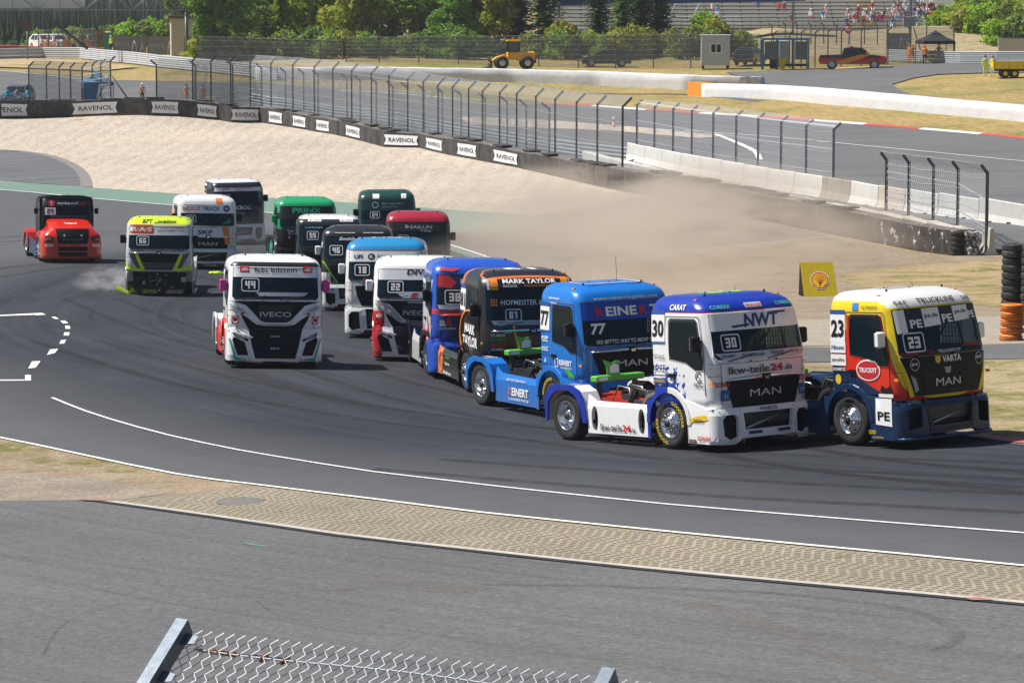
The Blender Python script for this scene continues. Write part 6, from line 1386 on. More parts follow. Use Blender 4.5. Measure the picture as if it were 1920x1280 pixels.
fence('galvanised fence on the whitewashed concrete barriers', posts_px([(1194,196),(1227,200),(1262,203),(1297,207),(1337,211),(1380,217),(1421,222),(1464,228),(1511,235),(1562,241)], -7, JB), (.36, -.06, .34), POSTG, NETF, 6, .062, netz=.9)
f4 = []
for u, vk in [(1661,298),(1703,303),(1749,309),(1795,315)]: p_ = on_line(CB, u, -4); f4.append((p_, (interp(CB, u) - 4 - vk) / sc(p_)))
p_ = at(1849, 478); f4.append((p_, (478 - 322) / sc(p_)))
fence('short leaning chain link fence at the near end of the tyre wall', f4, (-.27, .05, .36), POSTD, NETF, 5, .065, z0=.0, netz=.55)
# slanting stays of the big corner posts
for (u, vk, du, lb) in [(208, 118, 42, 'diagonal steel stay right of the blue tent'), (208, 118, -34, 'diagonal steel stay through the blue tent')]:
    p_ = on_line(WB, u, -16); h = (interp(WB, u) - 16 - vk) / sc(p_); q = on_line(WB, u + du, -18); mb = MB(); mb.tube([Vector((0, 0, h*.75)), q - p_], .06, POSTD, 6); o = mb.build('fence_stay'); o.location = p_; tag(o, lb, 'stay')
# ---- guard rails
RAILM = paint((.30, .33, .36), .55, .15, dirt=.2)
def rail(label, base, h=1.1, n=3, gap=4.0, mat=None, posth=None):
    pts = [at(*q) for q in base]; root = empty('guard_rail', pts[0], label=label, cat='guard rail'); o0 = pts[0]; cur = []
    for a, b in zip(pts[:-1], pts[1:]):
        k = max(1, int((b-a).length / 2))
        for i in range(k): q = a.lerp(b, i/k); cur.append(Vector((q.x, q.y, gz(q.x, q.y))))
    cur.append(pts[-1]); 
    for r_ in range(n):
        z = h * (r_ + .62) / n; hh = h / n * .46; v = []; f = []; mb = MB()
        for i, q in enumerate(cur):
            a, b = cur[max(i-1, 0)], cur[min(i+1, len(cur)-1)]; t = (b-a); t.z = 0; t.normalize(); nn = Vector((t.y, -t.x, 0)); nn = nn if nn.y < 0 else -nn
            for d, dz in ((0, -hh), (.05, -hh*.7), (.05, -hh*.35), (0, 0), (.05, hh*.35), (.05, hh*.7), (0, hh)): w_ = q - o0 + nn*d; v.append((w_.x, w_.y, w_.z + z + dz))
        mb.add(v, [(i*7+j, (i+1)*7+j, (i+1)*7+j+1, i*7+j+1) for i in range(len(cur)-1) for j in range(6)], mat or RAILM); mb.build('rail_beam', root)
    mb = MB()
    for i in range(0, len(cur), 2):
        q = cur[i] - o0; pm = MB(); pm.box((-.05, .03, -.1), (.05, .15, posth or h + .05), POSTG, Matrix.Translation(q)); 
        if i < 190: pm.build('rail_post', root)
    return root
rail('long pale guard rail curving behind the left fence and blue tent', [(-120,117),(0,113),(80,111),(150,111),(215,118),(300,128),(370,135),(440,142),(520,152)], 1.15, 3, mat=paint((.46, .48, .52), .6, .0, dirt=.15))
rail('grey guard rail seen through the debris fences above the tyre wall', [(470,197),(540,207),(600,216),(700,228),(800,247),(900,264),(1000,282),(1090,296),(1175,306)], .95, 2)
rail('grey guard rail behind the marshals in orange at the upper right', [(1662,116),(1740,119),(1800,121),(1870,121),(1990,121)], 1.1, 3)
# skid marks on the near tarmac
def skid_mat(c=(.06, .06, .063), a=.30):
    k = NT('skid marks'); f = k.ramp(k.noise(1.4, 6, .7), [(.3, .03), (.7, a)]); tr = k.n('ShaderNodeBsdfTransparent'); mx = k.n('ShaderNodeMixShader')
    k.l(f, mx.inputs[0]); k.l(tr.outputs[0], mx.inputs[1]); k.l(k.b.outputs[0], mx.inputs[2]); k.l(mx.outputs[0], k.out.inputs[0]); return k.done(c, .85)
SK = skid_mat(); SKT = skid_mat((.016, .017, .020), .55); STAIN = skid_mat((.20, .165, .125))
for w_, q in [(.20, [(900,1097),(1060,1099),(1219,1103),(1431,1112),(1560,1124),(1680,1140),(1750,1160),(1795,1185),(1790,1205),(1750,1222)]), (.06, [(180,1106),(320,1133),(433,1151),(550,1169),(655,1187),(720,1192)]), (.05, [(481,1127),(505,1146),(535,1158),(565,1166)]), (.05, [(360,1128),(430,1120),(520,1113),(700,1106)]), (.05, [(0,1042),(200,1060),(420,1092)]), (.05, [(80,1230),(110,1180),(160,1150),(250,1130)])]:
    strip_w('skid_mark', spline(wpx(q), .6), w_, SK, .02)

for w_, q in [(.55, [(1290,1130),(1350,1148),(1420,1168),(1480,1186),(1530,1194)]), (.35, [(1500,1208),(1570,1235),(1640,1258),(1700,1285)]), (.8, [(620,1100),(700,1096),(800,1100),(900,1110)])]:
    strip_w('stain', spline(wpx(q), .6), w_, STAIN, .024)
for q in [[(60,640),(250,700),(520,760),(900,815),(1300,868),(1919,900)], [(0,520),(180,500),(420,530),(700,610),(1000,745),(1400,862),(1919,925)], [(120,560),(330,640),(640,720),(1000,800),(1500,880),(1919,915)], [(0,455),(200,440),(360,470),(560,600)], [(700,880),(1000,905),(1400,935),(1919,962)]]:
    c_ = spline(wpx(q), 1.5); strip_w('tyre_mark', c_, .32, SKT, .026, off=0); strip_w('tyre_mark', c_, .32, SKT, .029, off=1.9)
# ================================================================ TREES
def leaf_mat(name, dark, light, brown=0):
    k = NT(name); oi = k.n('ShaderNodeObjectInfo'); geo = k.n('ShaderNodeNewGeometry')
    c = k.mix(k.ramp(geo.outputs['Random Per Island'], [(0., 0.), (1., 1.)]), dark, light)
    c = k.mix(k.ramp(k.noise(.35, 3, .6), [(.35, 0.), (.65, .55)]), c, tuple(x*.75 for x in dark) if not brown else (.16, .10, .03))
    hsv = k.n('ShaderNodeHueSaturation'); k.l(c, hsv.inputs['Color']); k.l(k.math('MULTIPLY_ADD', oi.outputs['Random'], .7, 1.0), hsv.inputs['Value']); k.l(k.math('MULTIPLY_ADD', oi.outputs['Random'], .03, .485), hsv.inputs['Hue'])
    k.l(hsv.outputs[0], k.b.inputs['Base Color']); k.b.inputs['Roughness'].default_value = .6; k.b.inputs['Specular IOR Level'].default_value = .3
    tl = k.n('ShaderNodeBsdfTranslucent'); k.l(hsv.outputs[0], tl.inputs[0]); mx = k.n('ShaderNodeMixShader'); mx.inputs[0].default_value = .42
    k.l(k.b.outputs[0], mx.inputs[1]); k.l(tl.outputs[0], mx.inputs[2]); k.l(mx.outputs[0], k.out.inputs[0]); return k.m
LF_D = leaf_mat('dark green leaves', (.06, .115, .014), (.17, .27, .025)); LF_L = leaf_mat('light green leaves', (.13, .24, .012), (.30, .44, .02))
LF_G = leaf_mat('grey green leaves', (.10, .15, .022), (.25, .33, .05)); LF_C = leaf_mat('conifer needles', (.025, .055, .014), (.07, .13, .022)); LF_B = leaf_mat('yellowing leaves', (.16, .20, .012), (.33, .36, .03), 1)
BARK = paint((.07, .055, .04), .9, dirt=.3)
def leaves(n, blobs, size, seed, flat_=.0):
    r = random.Random(seed); v = []; f = []; wts = [b[3]*b[4] for b in blobs]
    for i in range(n):
        bx, by, bz, rx, rz = r.choices(blobs, wts)[0]
        th = r.uniform(0, 2*math.pi); cz = r.uniform(-1, 1); sr = math.sqrt(1-cz*cz); rr = r.uniform(.62, 1.06) * (1 + .12*math.sin(5*th + bx*3) + .1*math.sin(7*cz + by))
        p = Vector((bx + rx*rr*sr*math.cos(th), by + rx*rr*sr*math.sin(th), bz + rz*rr*cz))
        nrm_ = (Vector((sr*math.cos(th), sr*math.sin(th), cz)) + Vector((r.uniform(-.8, .8), r.uniform(-.8, .8), r.uniform(-.5, .9)))).normalized()
        a = nrm_.orthogonal().normalized(); a = (Matrix.Rotation(r.uniform(0, 6.28), 3, nrm_) @ a); b = nrm_.cross(a); s = size * r.uniform(.6, 1.4)
        k = len(v); v += [p - a*s - b*s*.35, p + a*s*.1 - b*s*.75, p + a*s + b*s*.1, p - a*s*.1 + b*s*.75]; f.append((k, k+1, k+2, k+3))
    return v, f
def tree_proto(kind, seed):
    r = random.Random(seed); root = bpy.data.objects.new('tree', None); COL.objects.link(root); tr = MB()
    if kind == 'round':
        blobs = []
        for i in range(32):
            a = r.uniform(0, 6.28); q = r.uniform(0, 3.2); z = r.uniform(.9, 11.5); rad = r.uniform(.9, 1.9) * (1 - abs(z-6)/14); q *= math.sin(max(.15, min(1, (12.6-z)/9)) * 1.57)
            blobs.append((q*math.cos(a), q*math.sin(a), z, rad, rad*.8))
        v, f = leaves(9000, blobs, .19, seed)
        tr.tube([(0,0,-.3),(.1,0,2),(.0,.2,5),(.1,.1,8.5),(0,0,11)], [.32,.26,.2,.12,.04], BARK, 8)
        for b in blobs[:14]: tr.tube([(0, 0, max(1.6, b[2]-1.8)), (b[0]*.6, b[1]*.6, b[2]-.5), (b[0], b[1], b[2])], [.10,.06,.02], BARK, 5)
    elif kind == 'conifer':
        blobs = []; v = []; f = []
        for i in range(34):
            z = 1.2 + i*.36; rad = 2.7*(1 - z/14.0)**.85
            z += r.uniform(-.15, .15)
            for j in range(11):
                a = 6.28*j/11 + i*.5 + r.uniform(-.3, .3); ln = rad*r.uniform(.55, 1.15)*(1 + .18*math.sin(i*1.7))
                for q in range(11):
                    t = (q+.5)/11; p = Vector((math.cos(a)*ln*t, math.sin(a)*ln*t, z - .35*t*t*rad*.5 + r.uniform(-.22, .22))); s = .34*(1.15-t)*r.uniform(.7, 1.2) + .07
                    dn = Vector((math.cos(a), math.sin(a), -.25)).normalized(); sd = dn.cross(Vector((r.uniform(-.3,.3), r.uniform(-.3,.3), 1))).normalized(); k = len(v)
                    v += [p - sd*s, p + dn*s*.9, p + sd*s, p - dn*s*.5 - Vector((0, 0, .12))]; f.append((k, k+1, k+2, k+3))
        tr.tube([(0,0,-.3),(0,0,5),(0,0,13.2)], [.25,.16,.03], BARK, 7)
    else:
        blobs = []
        for i in range(14): a = r.uniform(0, 6.28); q = r.uniform(0, 1.5); blobs.append((q*math.cos(a), q*math.sin(a), r.uniform(.5, 1.9), r.uniform(.5, .95), r.uniform(.45, .8)))
        v, f = leaves(2200, blobs, .13, seed)
        for i in range(7): a = r.uniform(0, 6.28); tr.tube([(0,0,-.1),(.5*math.cos(a), .5*math.sin(a), .8),(1.1*math.cos(a), 1.1*math.sin(a), 1.8)], [.05,.035,.01], BARK, 4)
    c = mesh_obj('crown', v, f, LF_D, root); t = tr.build('trunk' if kind != 'shrub' else 'stem', root)
    return root
PR = {('round', 0): tree_proto('round', 1), ('round', 1): tree_proto('round', 2), ('round', 2): tree_proto('round', 3), ('conifer', 0): tree_proto('conifer', 4), ('shrub', 0): tree_proto('shrub', 5), ('shrub', 1): tree_proto('shrub', 6)}
def tree(kind, var, x, y, z, sx, sz, mat, label, group):
    c = copy_tree(PR[(kind, var)]); c.name = {'round': 'leafy_tree', 'conifer': 'conifer_tree', 'shrub': 'shrub'}[kind]
    c.location = (x, y, z); c.scale = (sx, sx, sz); c.rotation_euler = (0, 0, rnd.uniform(0, 6.28)); tag(c, label, 'tree' if kind != 'shrub' else 'shrub', group)
    for ch in c.children:
        if ch.name.startswith('crown'): ch.material_slots[0].link = 'OBJECT'; ch.material_slots[0].material = mat
    return c
rnd = random.Random(21)
def bgp(u, s): x = (u - 960) / s; y = F / s; return x, y, gz(x, y)
TL = 'trees behind the catch fence'
for (kd, va, u, s, sx, sz, m, lb) in [
    ('round', 0, 405, 19.6, .92, .86, LF_D, 'dark round tree beside the pale building, leftmost of the big trees'), ('round', 1, 447, 18.5, .8, .78, LF_G, 'dull green tree just right of the dark round one'),
    ('conifer', 0, 505, 17.8, .95, .80, LF_C, 'dark conifer left of the light green trees'), ('conifer', 0, 530, 18.6, .75, .72, LF_L, 'slim light green conifer beside the dark conifer'),
    ('round', 2, 575, 18.4, .85, .82, LF_L, 'light green leafy tree in the middle of the left group'), ('round', 0, 618, 18.0, .80, .95, LF_L, 'tall light green tree left of the yellowish tree'),
    ('round', 1, 668, 18.8, .85, .84, LF_B, 'yellowish tree left of the big grey green willow'), ('round', 2, 735, 18.6, 1.15, 1.0, LF_G, 'big grey green willow crown, left half of the pair'),
    ('round', 0, 800, 18.4, 1.05, .98, LF_G, 'big grey green willow crown, right half of the pair'), ('round', 1, 850, 18.9, .62, .60, LF_D, 'small dark tree in the gap right of the willows'),
    ('round', 2, 888, 18.2, .92, .95, LF_G, 'olive green tree behind the wheel loader, left one'), ('round', 0, 935, 18.5, .85, .90, LF_B, 'yellow green tree right above the wheel loader'),
    ('conifer', 0, 975, 18.4, 1.0, .95, LF_C, 'dark conifer right of the wheel loader, left of two'), ('conifer', 0, 1020, 18.2, 1.15, .98, LF_D, 'dark conifer in front of the left end of the stand'),
    ('conifer', 0, 1122, 18.8, .9, .82, LF_C, 'single dark conifer before the stand above the parked black car'), ('conifer', 0, 1168, 18.6, .95, .95, LF_D, 'green conifer left of the darkest conifer pair'),
    ('conifer', 0, 1200, 18.9, 1.05, 1.0, LF_C, 'darkest conifer, centre of the clump before the stand'), ('conifer', 0, 1232, 18.5, .95, .97, LF_C, 'dark conifer at the right of the clump before the stand')]:
    x, y, z = bgp(u, s); tree(kd, va, x, y, z, sx*1.12, sz, m, lb, TL)
# second row so that no sky shows between the crowns
for i, u in enumerate(range(370, 960, 46)):
    x, y, z = bgp(u + rnd.uniform(-8, 8), 16.4); tree('round', i % 3, x, y, z - 1.5, 1.25, 1.05, [LF_D, LF_G, LF_L][i % 3], 'half hidden tree of the rear row behind the catch fence', 'rear row of trees behind the catch fence')
SH = 'shrubs along the catch fence'
for i, u in enumerate(list(range(372, 660, 26)) + list(range(672, 960, 24)) + list(range(1000, 1400, 22))):
    s = 19.4 if u < 960 else 19.2; x, y, z = bgp(u + rnd.uniform(-5, 5), s + rnd.uniform(-.3, .3)); k = rnd.uniform(.6, 1.35)
    h = 1.15 if u > 1000 else .95
    m = rnd.choice([LF_B, LF_D, LF_G, LF_C]) if u < 660 else (rnd.choice([LF_D, LF_C, LF_G]) if u < 960 else rnd.choice([LF_G, LF_L, LF_G, LF_B]))
    tree('shrub', i % 2, x, y, z, k, k*h, m, 'low hedge shrub behind the fence, ' + ('left of the wheel loader' if u < 960 else 'right of the wheel loader'), SH)
x, y, z = bgp(1311, 18.6); tree('shrub', 0, x, y, z + 1.3, 1.0, 1.2, LF_L, 'round bright green bush standing above the grey container booth', SH)
for i, (u, v) in enumerate([(215,62),(232,55),(250,52),(268,50),(285,48),(300,50),(318,52),(240,65),(275,62),(305,62),(75,70),(130,62),(150,66)]):
    s = 15.5; x, y = (u-960)/s, F/s; tree('shrub', i % 2, x, y, H - v/s - 2.6, 1.15, 1.4, LF_L if i % 3 else LF_G, 'light green bush on the left bank beyond the banner fence', 'bushes on the left bank')
# distant forest
r = random.Random(3); v = []; f = []
for i in range(900):
    d = 430 + 900 * (i/900)**1.2; u = r.uniform(-60, 600); s = F/d; vt = max(-14, 62 - 78*((d-430)/700)**.6 + r.uniform(-5, 5)); x = (u-960)/s; gz0 = gz(x, d); zt = H - vt/s; hh = max(9, min(26, zt - gz0)); zb = zt - hh; w0 = r.uniform(1.6, 2.6)
    for t_ in range(7):
        za = zt - hh*.75*(t_/7)**1.05; rad = w0*(t_+.6)/7*1.15; n = 7; a0 = r.uniform(0, 6); k = len(v); v.append((x, d, za + hh*.13))
        for j in range(n): a = a0 + 6.28*j/n; q = rad*r.uniform(.65, 1.2); v.append((x + q*math.cos(a), d + q*math.sin(a), za - hh*.03*r.uniform(.2, 1.6)))
        f += [(k, k+1+j, k+1+(j+1) % n) for j in range(n)]
fm = NT('far conifers'); c_ = fm.mix(fm.ramp(fm.noise(.05, 4, .6), [(.35, 0.), (.65, 1.)]), (.012, .028, .012), (.035, .06, .02))
tag(mesh_obj('conifer_forest', v, f, fm.done(c_, .9, 0, .1)), 'dark conifer forest covering the distant valley at the upper left', 'forest', kind='stuff')
# ================================================================ STAND, BANKS
def sheet(name, fn_, x0, x1, y0, y1, nx_, ny_, mat, **kw):
    v = [(x0+(x1-x0)*i/nx_, y0+(y1-y0)*j/ny_, fn_(x0+(x1-x0)*i/nx_, y0+(y1-y0)*j/ny_)) for j in range(ny_+1) for i in range(nx_+1)]
    return tag(mesh_obj(name, v, [(j*(nx_+1)+i, j*(nx_+1)+i+1, (j+1)*(nx_+1)+i+1, (j+1)*(nx_+1)+i) for j in range(ny_) for i in range(nx_)], mat, smooth=True), kind='structure', **kw)
def emb(x, y):
    t = min(max((y - 303) / 40, 0), 1); e = min(max((x - 16) / 12, 0), 1); return gz(x, y) - .4 + t*1.9*e + .25*math.sin(x*.3)*t*e
sheet('embankment', emb, 14, 62, 300, 360, 32, 26, dirt_mat(.35, 'dry bank', (.33, .26, .16), (.42, .34, .21)))
def hillf(x, y):
    t = min(max((x - 44 - (y-280)*.0) / 16, 0), 1); q = min(max((y - 292) / 50, 0), 1); t = t*t*(3-2*t); return gz(x, y) - .5 + t*(q*7.5) + .3*math.sin(x*.7+y*.3)*t*q
sheet('wooded_bank', hillf, 40, 110, 288, 380, 40, 40, dirt_mat(.9, 'green bank', (.12, .14, .04), (.2, .2, .07)))
for i in range(58):
    u = rnd.uniform(1735, 1945); s = rnd.uniform(16.0, 19.8); x, y = (u-960)/s, F/s; k = rnd.uniform(.8, 1.5)
    if hillf(x, y) < gz(x, y) + .2: continue
    tree('shrub' , i % 2, x, y, hillf(x, y), k, k, rnd.choice([LF_L, LF_G, LF_L, LF_B, LF_D]), 'shrub on the steep green bank at the upper right', 'shrubs on the right bank')
for o in list(PR.values()):
    for ch in list(o.children): bpy.data.objects.remove(ch)
    bpy.data.objects.remove(o)

WSEAT = paint((.78, .76, .70), .7, dirt=.3); RISER_SHADE = flat((.16, .155, .14), .9)
CONC_ST = concrete('pale stand concrete', (.56, .54, .50), (.68, .66, .61), (.2, .19, .17), .4, 2)
def stand(name, u0, u1, s, zf, rows, label):
    x0, x1 = (u0-960)/s, (u1-960)/s; y0 = F/s; root = empty(name, ((x0+x1)/2, y0, zf), label=label, cat='grandstand'); o0 = root.location
    for i in range(rows):
        mb = MB(); mb.box((x0-o0.x, i*.82, i*.42-.5), (x1-o0.x, i*.82+.84, i*.42), CONC_ST)
        mb.box((x0-o0.x+.2, i*.82+.22, i*.42+.24), (x1-o0.x-.2, i*.82+.55, i*.42+.31), WSEAT); mb.box((x0-o0.x+.1, i*.82-.004, i*.42-.34), (x1-o0.x-.1, i*.82-.002, i*.42-.12), RISER_SHADE)  # last box: dark strip on the riser, painted as shade behind each bench
        for k in range(int((x1-x0)/2)): mb.box((x0-o0.x+.6+k*2, i*.82+.42, i*.42), (x0-o0.x+.72+k*2, i*.82+.54, i*.42+.16), DARK)
        mb.build('seat_row', root)
    mb = MB(); mb.box((x0-o0.x, -.2, -6), (x1-o0.x, rows*.82, -.52), M_CONC); mb.build('base_wall', root)
    mb = MB(); n = int((x1-x0)/1.9)
    for i in range(n+1): mb.box((x0-o0.x+i*1.9-.03, -.32, -.5), (x0-o0.x+i*1.9+.03, -.26, 1.1), POSTG)
    for z in (.35, .72, 1.08): mb.tube([(x0-o0.x, -.29, z), (x1-o0.x, -.29, z)], .03, POSTG, 4)
    mb.build('railing', root)
    return root
stB = stand('grandstand', 1244, 1742, 17.0, 6.35, 13, 'long concrete grandstand with scattered spectators at the top right')
stA = stand('grandstand', 1010, 1250, 17.2, 5.1, 15, 'empty end block of the concrete stand behind the dark conifers')
mb = MB()
for i in range(13): mb.box((-1.0, i*.82+.02, i*.42+.01), (1.0, i*.82+.8, i*.42+.03), paint((.60, .45, .12), .7, dirt=.4)); 
mb.build('yellow_stair', stB).location = ((1628-1493)/17.0, 0, 0)
stairs = MB(); 
for sg in (0, 2.6): stairs.tube([(sg, -.3, .9), (sg + 3.2, 13*.82, 13*.42+.9)], .05, POSTG, 5)
stairs.build('stair_rail', stB).location = (-14.2, 0, 0)
mb = MB()
mb.add([(0,0,8.68),(27,0,9.18),(27,0,10.6),(0,0,10.2),(0,3,8.68),(27,3,9.18),(27,3,10.6),(0,3,10.2)], [(0,1,2,3),(5,4,7,6),(0,4,5,1),(3,2,6,7),(1,5,6,2),(0,3,7,4)], paint((.01, .05, .22), .5))
for x in (1.2, 25.8): mb.box((x-.1, 1.2, 3.5), (x+.1, 1.4, 8.9), POSTG)
o = mb.build('overhead_banner'); o.location = ((1027-960)/17.8, F/17.8, 0); tag(o, 'long dark blue overhead banner across the top above the conifers', 'banner')

# ================================================================ PEOPLE
SKIN = flat((.42, .24, .16), .6); HAIR = flat((.05, .035, .02), .7)
def person_mesh(pose, seed=0):
    """skinned body; returns evaluated mesh vertices and faces, feet at z = 0, facing -Y"""
    r = random.Random(seed); a = [r.uniform(-.05, .05) for _ in range(8)]
    if pose == 'sit':
        J = {'pel': (0, 0, .50, .15), 'sp': (0, -.02, .75, .15), 'ch': (0, -.04, .97, .165), 'nk': (0, -.06, 1.13, .06), 'hd': (0, -.08, 1.22, .085), 'ht': (0, -.08, 1.36, .075)}
        hip, kn, ft = (.10, -.02, .48), (.13, -.42, .50), (.13, -.42, .06)
        sh, el, wr = (.19, -.04, 1.06), (.24, -.12, .80), (.14, -.34, .62)
    else:
        J = {'pel': (0, 0, .93, .135), 'sp': (0, .01, 1.12, .125), 'ch': (0, 0, 1.33, .155), 'nk': (0, 0, 1.49, .055), 'hd': (0, -.01, 1.59, .085), 'ht': (0, -.01, 1.72, .07)}
        hip, kn, ft = (.10, 0, .88), (.12 + a[0]*.5, -.03 + a[1], .49), (.12 + a[0], .0, .07)
        sh, el, wr = (.19, 0, 1.41), (.25, .02 + a[2], 1.13), ((.24, -.08, .90) if pose == 'stand' else (.08, -.22, 1.28) if pose == 'camera' else (.16, -.05, 1.0) if pose == 'hips' else (.24, -.08, .90))
        if pose == 'hips': el = (.36, .08, 1.17)
        if pose == 'camera': el = (.27, -.14, 1.20); wr = (.07, -.24, 1.48)
    V = [J[k][:3] for k in ('pel', 'sp', 'ch', 'nk', 'hd', 'ht')]; Rd = [J[k][3] for k in ('pel', 'sp', 'ch', 'nk', 'hd', 'ht')]; E_ = [(i, i+1) for i in range(5)]
    for sg in (-1, 1):
        b = len(V); m = lambda p: (p[0]*sg, p[1], p[2])
        V += [m(hip), m(kn), m(ft), (ft[0]*sg*1.1, ft[1] - .16, ft[2]-.02)]; Rd += [.095, .062, .045, .038]; E_ += [(0, b), (b, b+1), (b+1, b+2), (b+2, b+3)]
        b = len(V); hd = (wr[0] + (wr[0]-el[0])*.35, wr[1] + (wr[1]-el[1])*.35, wr[2] + (wr[2]-el[2])*.35)
        V += [m(sh), m(el), m(wr), m(hd)]; Rd += [.062, .045, .032, .036]; E_ += [(2, b), (b, b+1), (b+1, b+2), (b+2, b+3)]
    me = bpy.data.meshes.new('person'); me.from_pydata(V, E_, []); ob = bpy.data.objects.new('person', me); COL.objects.link(ob)
    md = ob.modifiers.new('skin', 'SKIN'); ob.modifiers.new('sub', 'SUBSURF').levels = 1; md.use_smooth_shade = True
    for i, q in enumerate(me.skin_vertices[0].data): q.radius = (Rd[i], Rd[i]*.85); q.use_root = (i == 0)
    dg = bpy.context.evaluated_depsgraph_get(); dg.update(); em = bpy.data.meshes.new_from_object(ob.evaluated_get(dg)); bpy.data.objects.remove(ob)
    return em
_PM = {}
def person(loc, yaw, label, pose='stand', top=(.8, .2, .02), legs=(.8, .2, .02), hat=None, group=None, scale=1.0, vest=None, z=None):
    """hat: colour of cap or helmet, else hair"""
    if pose not in _PM: _PM[pose] = person_mesh(pose, 3)
    em = _PM[pose].copy(); em.materials.clear()
    for m_ in (flat(top, .8), flat(legs, .8), SKIN, flat((.02, .02, .02), .6), flat((.75, .75, .6), .5)): em.materials.append(m_)
    sit = pose == 'sit'; idx = []
    for p in em.polygons:
        c = p.center; r_ = math.hypot(c.x, c.y)
        if c.z < .09: i = 3
        elif sit: i = 2 if c.z > 1.10 else (1 if c.z < .58 or c.y < -.3 else 0)
        else:
            i = 2 if c.z > 1.47 and abs(c.x) < .14 and not (pose == 'camera' and c.y < -.12) else (1 if c.z < .92 and abs(c.x) < .2 else 0)
            if c.z < .93 and abs(c.x) > .2: i = 2
            if vest and i == 0 and (1.10 < c.z < 1.15 or 1.25 < c.z < 1.29): i = 4
            if vest and i == 1 and .35 < c.z < .40: i = 4
        idx.append(i)
    em.polygons.foreach_set('material_index', idx)
    o = bpy.data.objects.new('person', em); COL.objects.link(o); o.location = loc; o.rotation_euler = (0, 0, yaw); o.scale = (scale,)*3
    tag(o, label, 'person', group)
    hz, hy = (1.30, -.08) if sit else (1.66, -.01); mb = MB()
    mb.lathe([(.0, .115), (.06, .10), (.098, .05), (.106, 0), (.10, -.03), (.085, -.05)], flat(hat, .5) if hat else HAIR, 10, Matrix.Translation((0, hy+.01, hz)) @ Matrix.Rotation(R(90), 4, 'X'))
    if hat: mb.box((-.07, hy-.20, hz-.01), (.07, hy-.08, hz+.01), flat(hat, .5))
    mb.build('cap' if hat else 'hair', o)
    fc = MB()
    for sg in (-1, 1): fc.box((sg*.035-.012, hy-.095, hz-.035), (sg*.035+.012, hy-.088, hz-.02), DARK)
    fc.add([(-.012, hy-.092, hz-.06), (.012, hy-.092, hz-.06), (0, hy-.115, hz-.055), (0, hy-.09, hz-.025)], [(0, 1, 2), (0, 2, 3), (1, 3, 2)], SKIN); fc.box((-.025, hy-.09, hz-.085), (.025, hy-.086, hz-.078), flat((.25, .08, .07)))
    fc.build('face', o)
    return o
OR = (.95, .24, .01); BK = (.02, .02, .025); YF = (.62, .80, .02)
def P_at(u, v, **kw): p = at(u, v); return p
person(at(267, 196), .2, 'person in an orange vest, black trousers and white helmet behind the wall', top=OR, legs=BK, hat=(.7, .7, .7), vest=1)
person(at(350, 197), .3, 'person in full orange overalls with dark cap holding a camera at the chest', 'camera', top=OR, legs=OR, hat=BK, vest=1)
person(at(381, 197), -.2, 'person in an orange jacket and blue cap just right of another marshal', 'stand', top=(.8, .2, .03), legs=OR, hat=(.05, .08, .3), vest=1)
for i, (u, lb) in enumerate([(15, 'photographer in a light blue vest crouching at the far left of three'), (33, 'photographer with orange sleeves and light blue vest, middle of three'), (55, 'photographer in a light blue vest and black top, right of three')]):
    person(at(u, 203), .3, lb, 'camera', top=(.05, .45, .65) if i != 1 else (.3, .3, .3), legs=BK, hat=BK)
person(at(1711, 120), .4, 'person in orange overalls beside the black tent, nearest its left post', 'hips', top=OR, legs=OR, hat=(.8, .2, .1), vest=1)
person(at(1705, 119), -.6, 'person in orange overalls half hidden behind a colleague left of the black tent', 'stand', top=OR, legs=(.8, .25, .03), hat=(.6, .2, .1), vest=1)
person(at(1734, 122), -.2, 'person in an orange jacket and black trousers under the black tent edge', 'stand', top=OR, legs=BK, hat=(.8, .15, .03))
person(at(1760, 119), .5, 'person in an orange shirt with hands on hips under the black tent', 'hips', top=(.8, .25, .03), legs=(.2, .2, .25), hat=(.05, .05, .1))
person(at(1847, 144), .1, 'person in fluorescent yellow work clothes at the back of the yellow trailer', 'stand', top=YF, legs=YF, hat=(.08, .08, .08), vest=1)
person(at(1861, 145), -.5, 'person in fluorescent yellow work clothes leaning on the yellow trailer, right one', 'hips', top=YF, legs=YF, hat=(.3, .1, .05), vest=1)
for i, (u, v, c, l_, lb) in enumerate([(83, 103, (.8,.3,.3), BK, 'person in a pale red top beside the white cars at the far left'), (93, 104, OR, OR, 'person in orange between the white cars'), (106, 104, (.85,.25,.2), OR, 'person in a salmon jacket behind the guard rail'), (141, 104, YF, BK, 'person in a yellow vest right of the orange board'),
      (149, 106, (.8,.15,.2), (.7,.7,.7), 'person in a pink red vest and pale trousers by the guard rail'), (168, 107, (.7,.16,.06), OR, 'person in rust orange overalls with back turned by the guard rail'), (178, 105, (.05,.05,.12), (.5,.04,.05), 'person in a dark top and red trousers left of the timber stack'), (211, 108, YF, BK, 'person in a yellow vest beside the teal cabin')]):
    x, y, z = bgp(u, 17.2); person((x, y, z), rnd.uniform(-1, 1), lb, 'stand' if i % 2 else 'hips', top=c, legs=l_, hat=(.7,.7,.7) if i % 3 else None)
cols = [(.6,.05,.06), (.7,.7,.7), (.05,.1,.35), (.5,.08,.08), (.08,.08,.09), (.65,.45,.4), (.8,.8,.8), (.3,.05,.1), (.1,.3,.5), (.6,.3,.3)]
spots = [(1463,4),(1473,3.5),(1484,1),(1521,1),(1543,2),(1550,2.5)] + [(1585+i*5.2, (i*7 % 3) + .4) for i in range(11)] + [(1625+i*7, 1 + (i % 3)) for i in range(4)] + [(1653+i*6, (i*5 % 3)) for i in range(5)] + [(1672+i*5.4, (i*5 % 4) + .2) for i in range(17)] + [(1700+i*6, 3+(i*3 % 3)) for i in range(10)] + [(1338,3),(1347,3),(1416,5),(1424,5)]
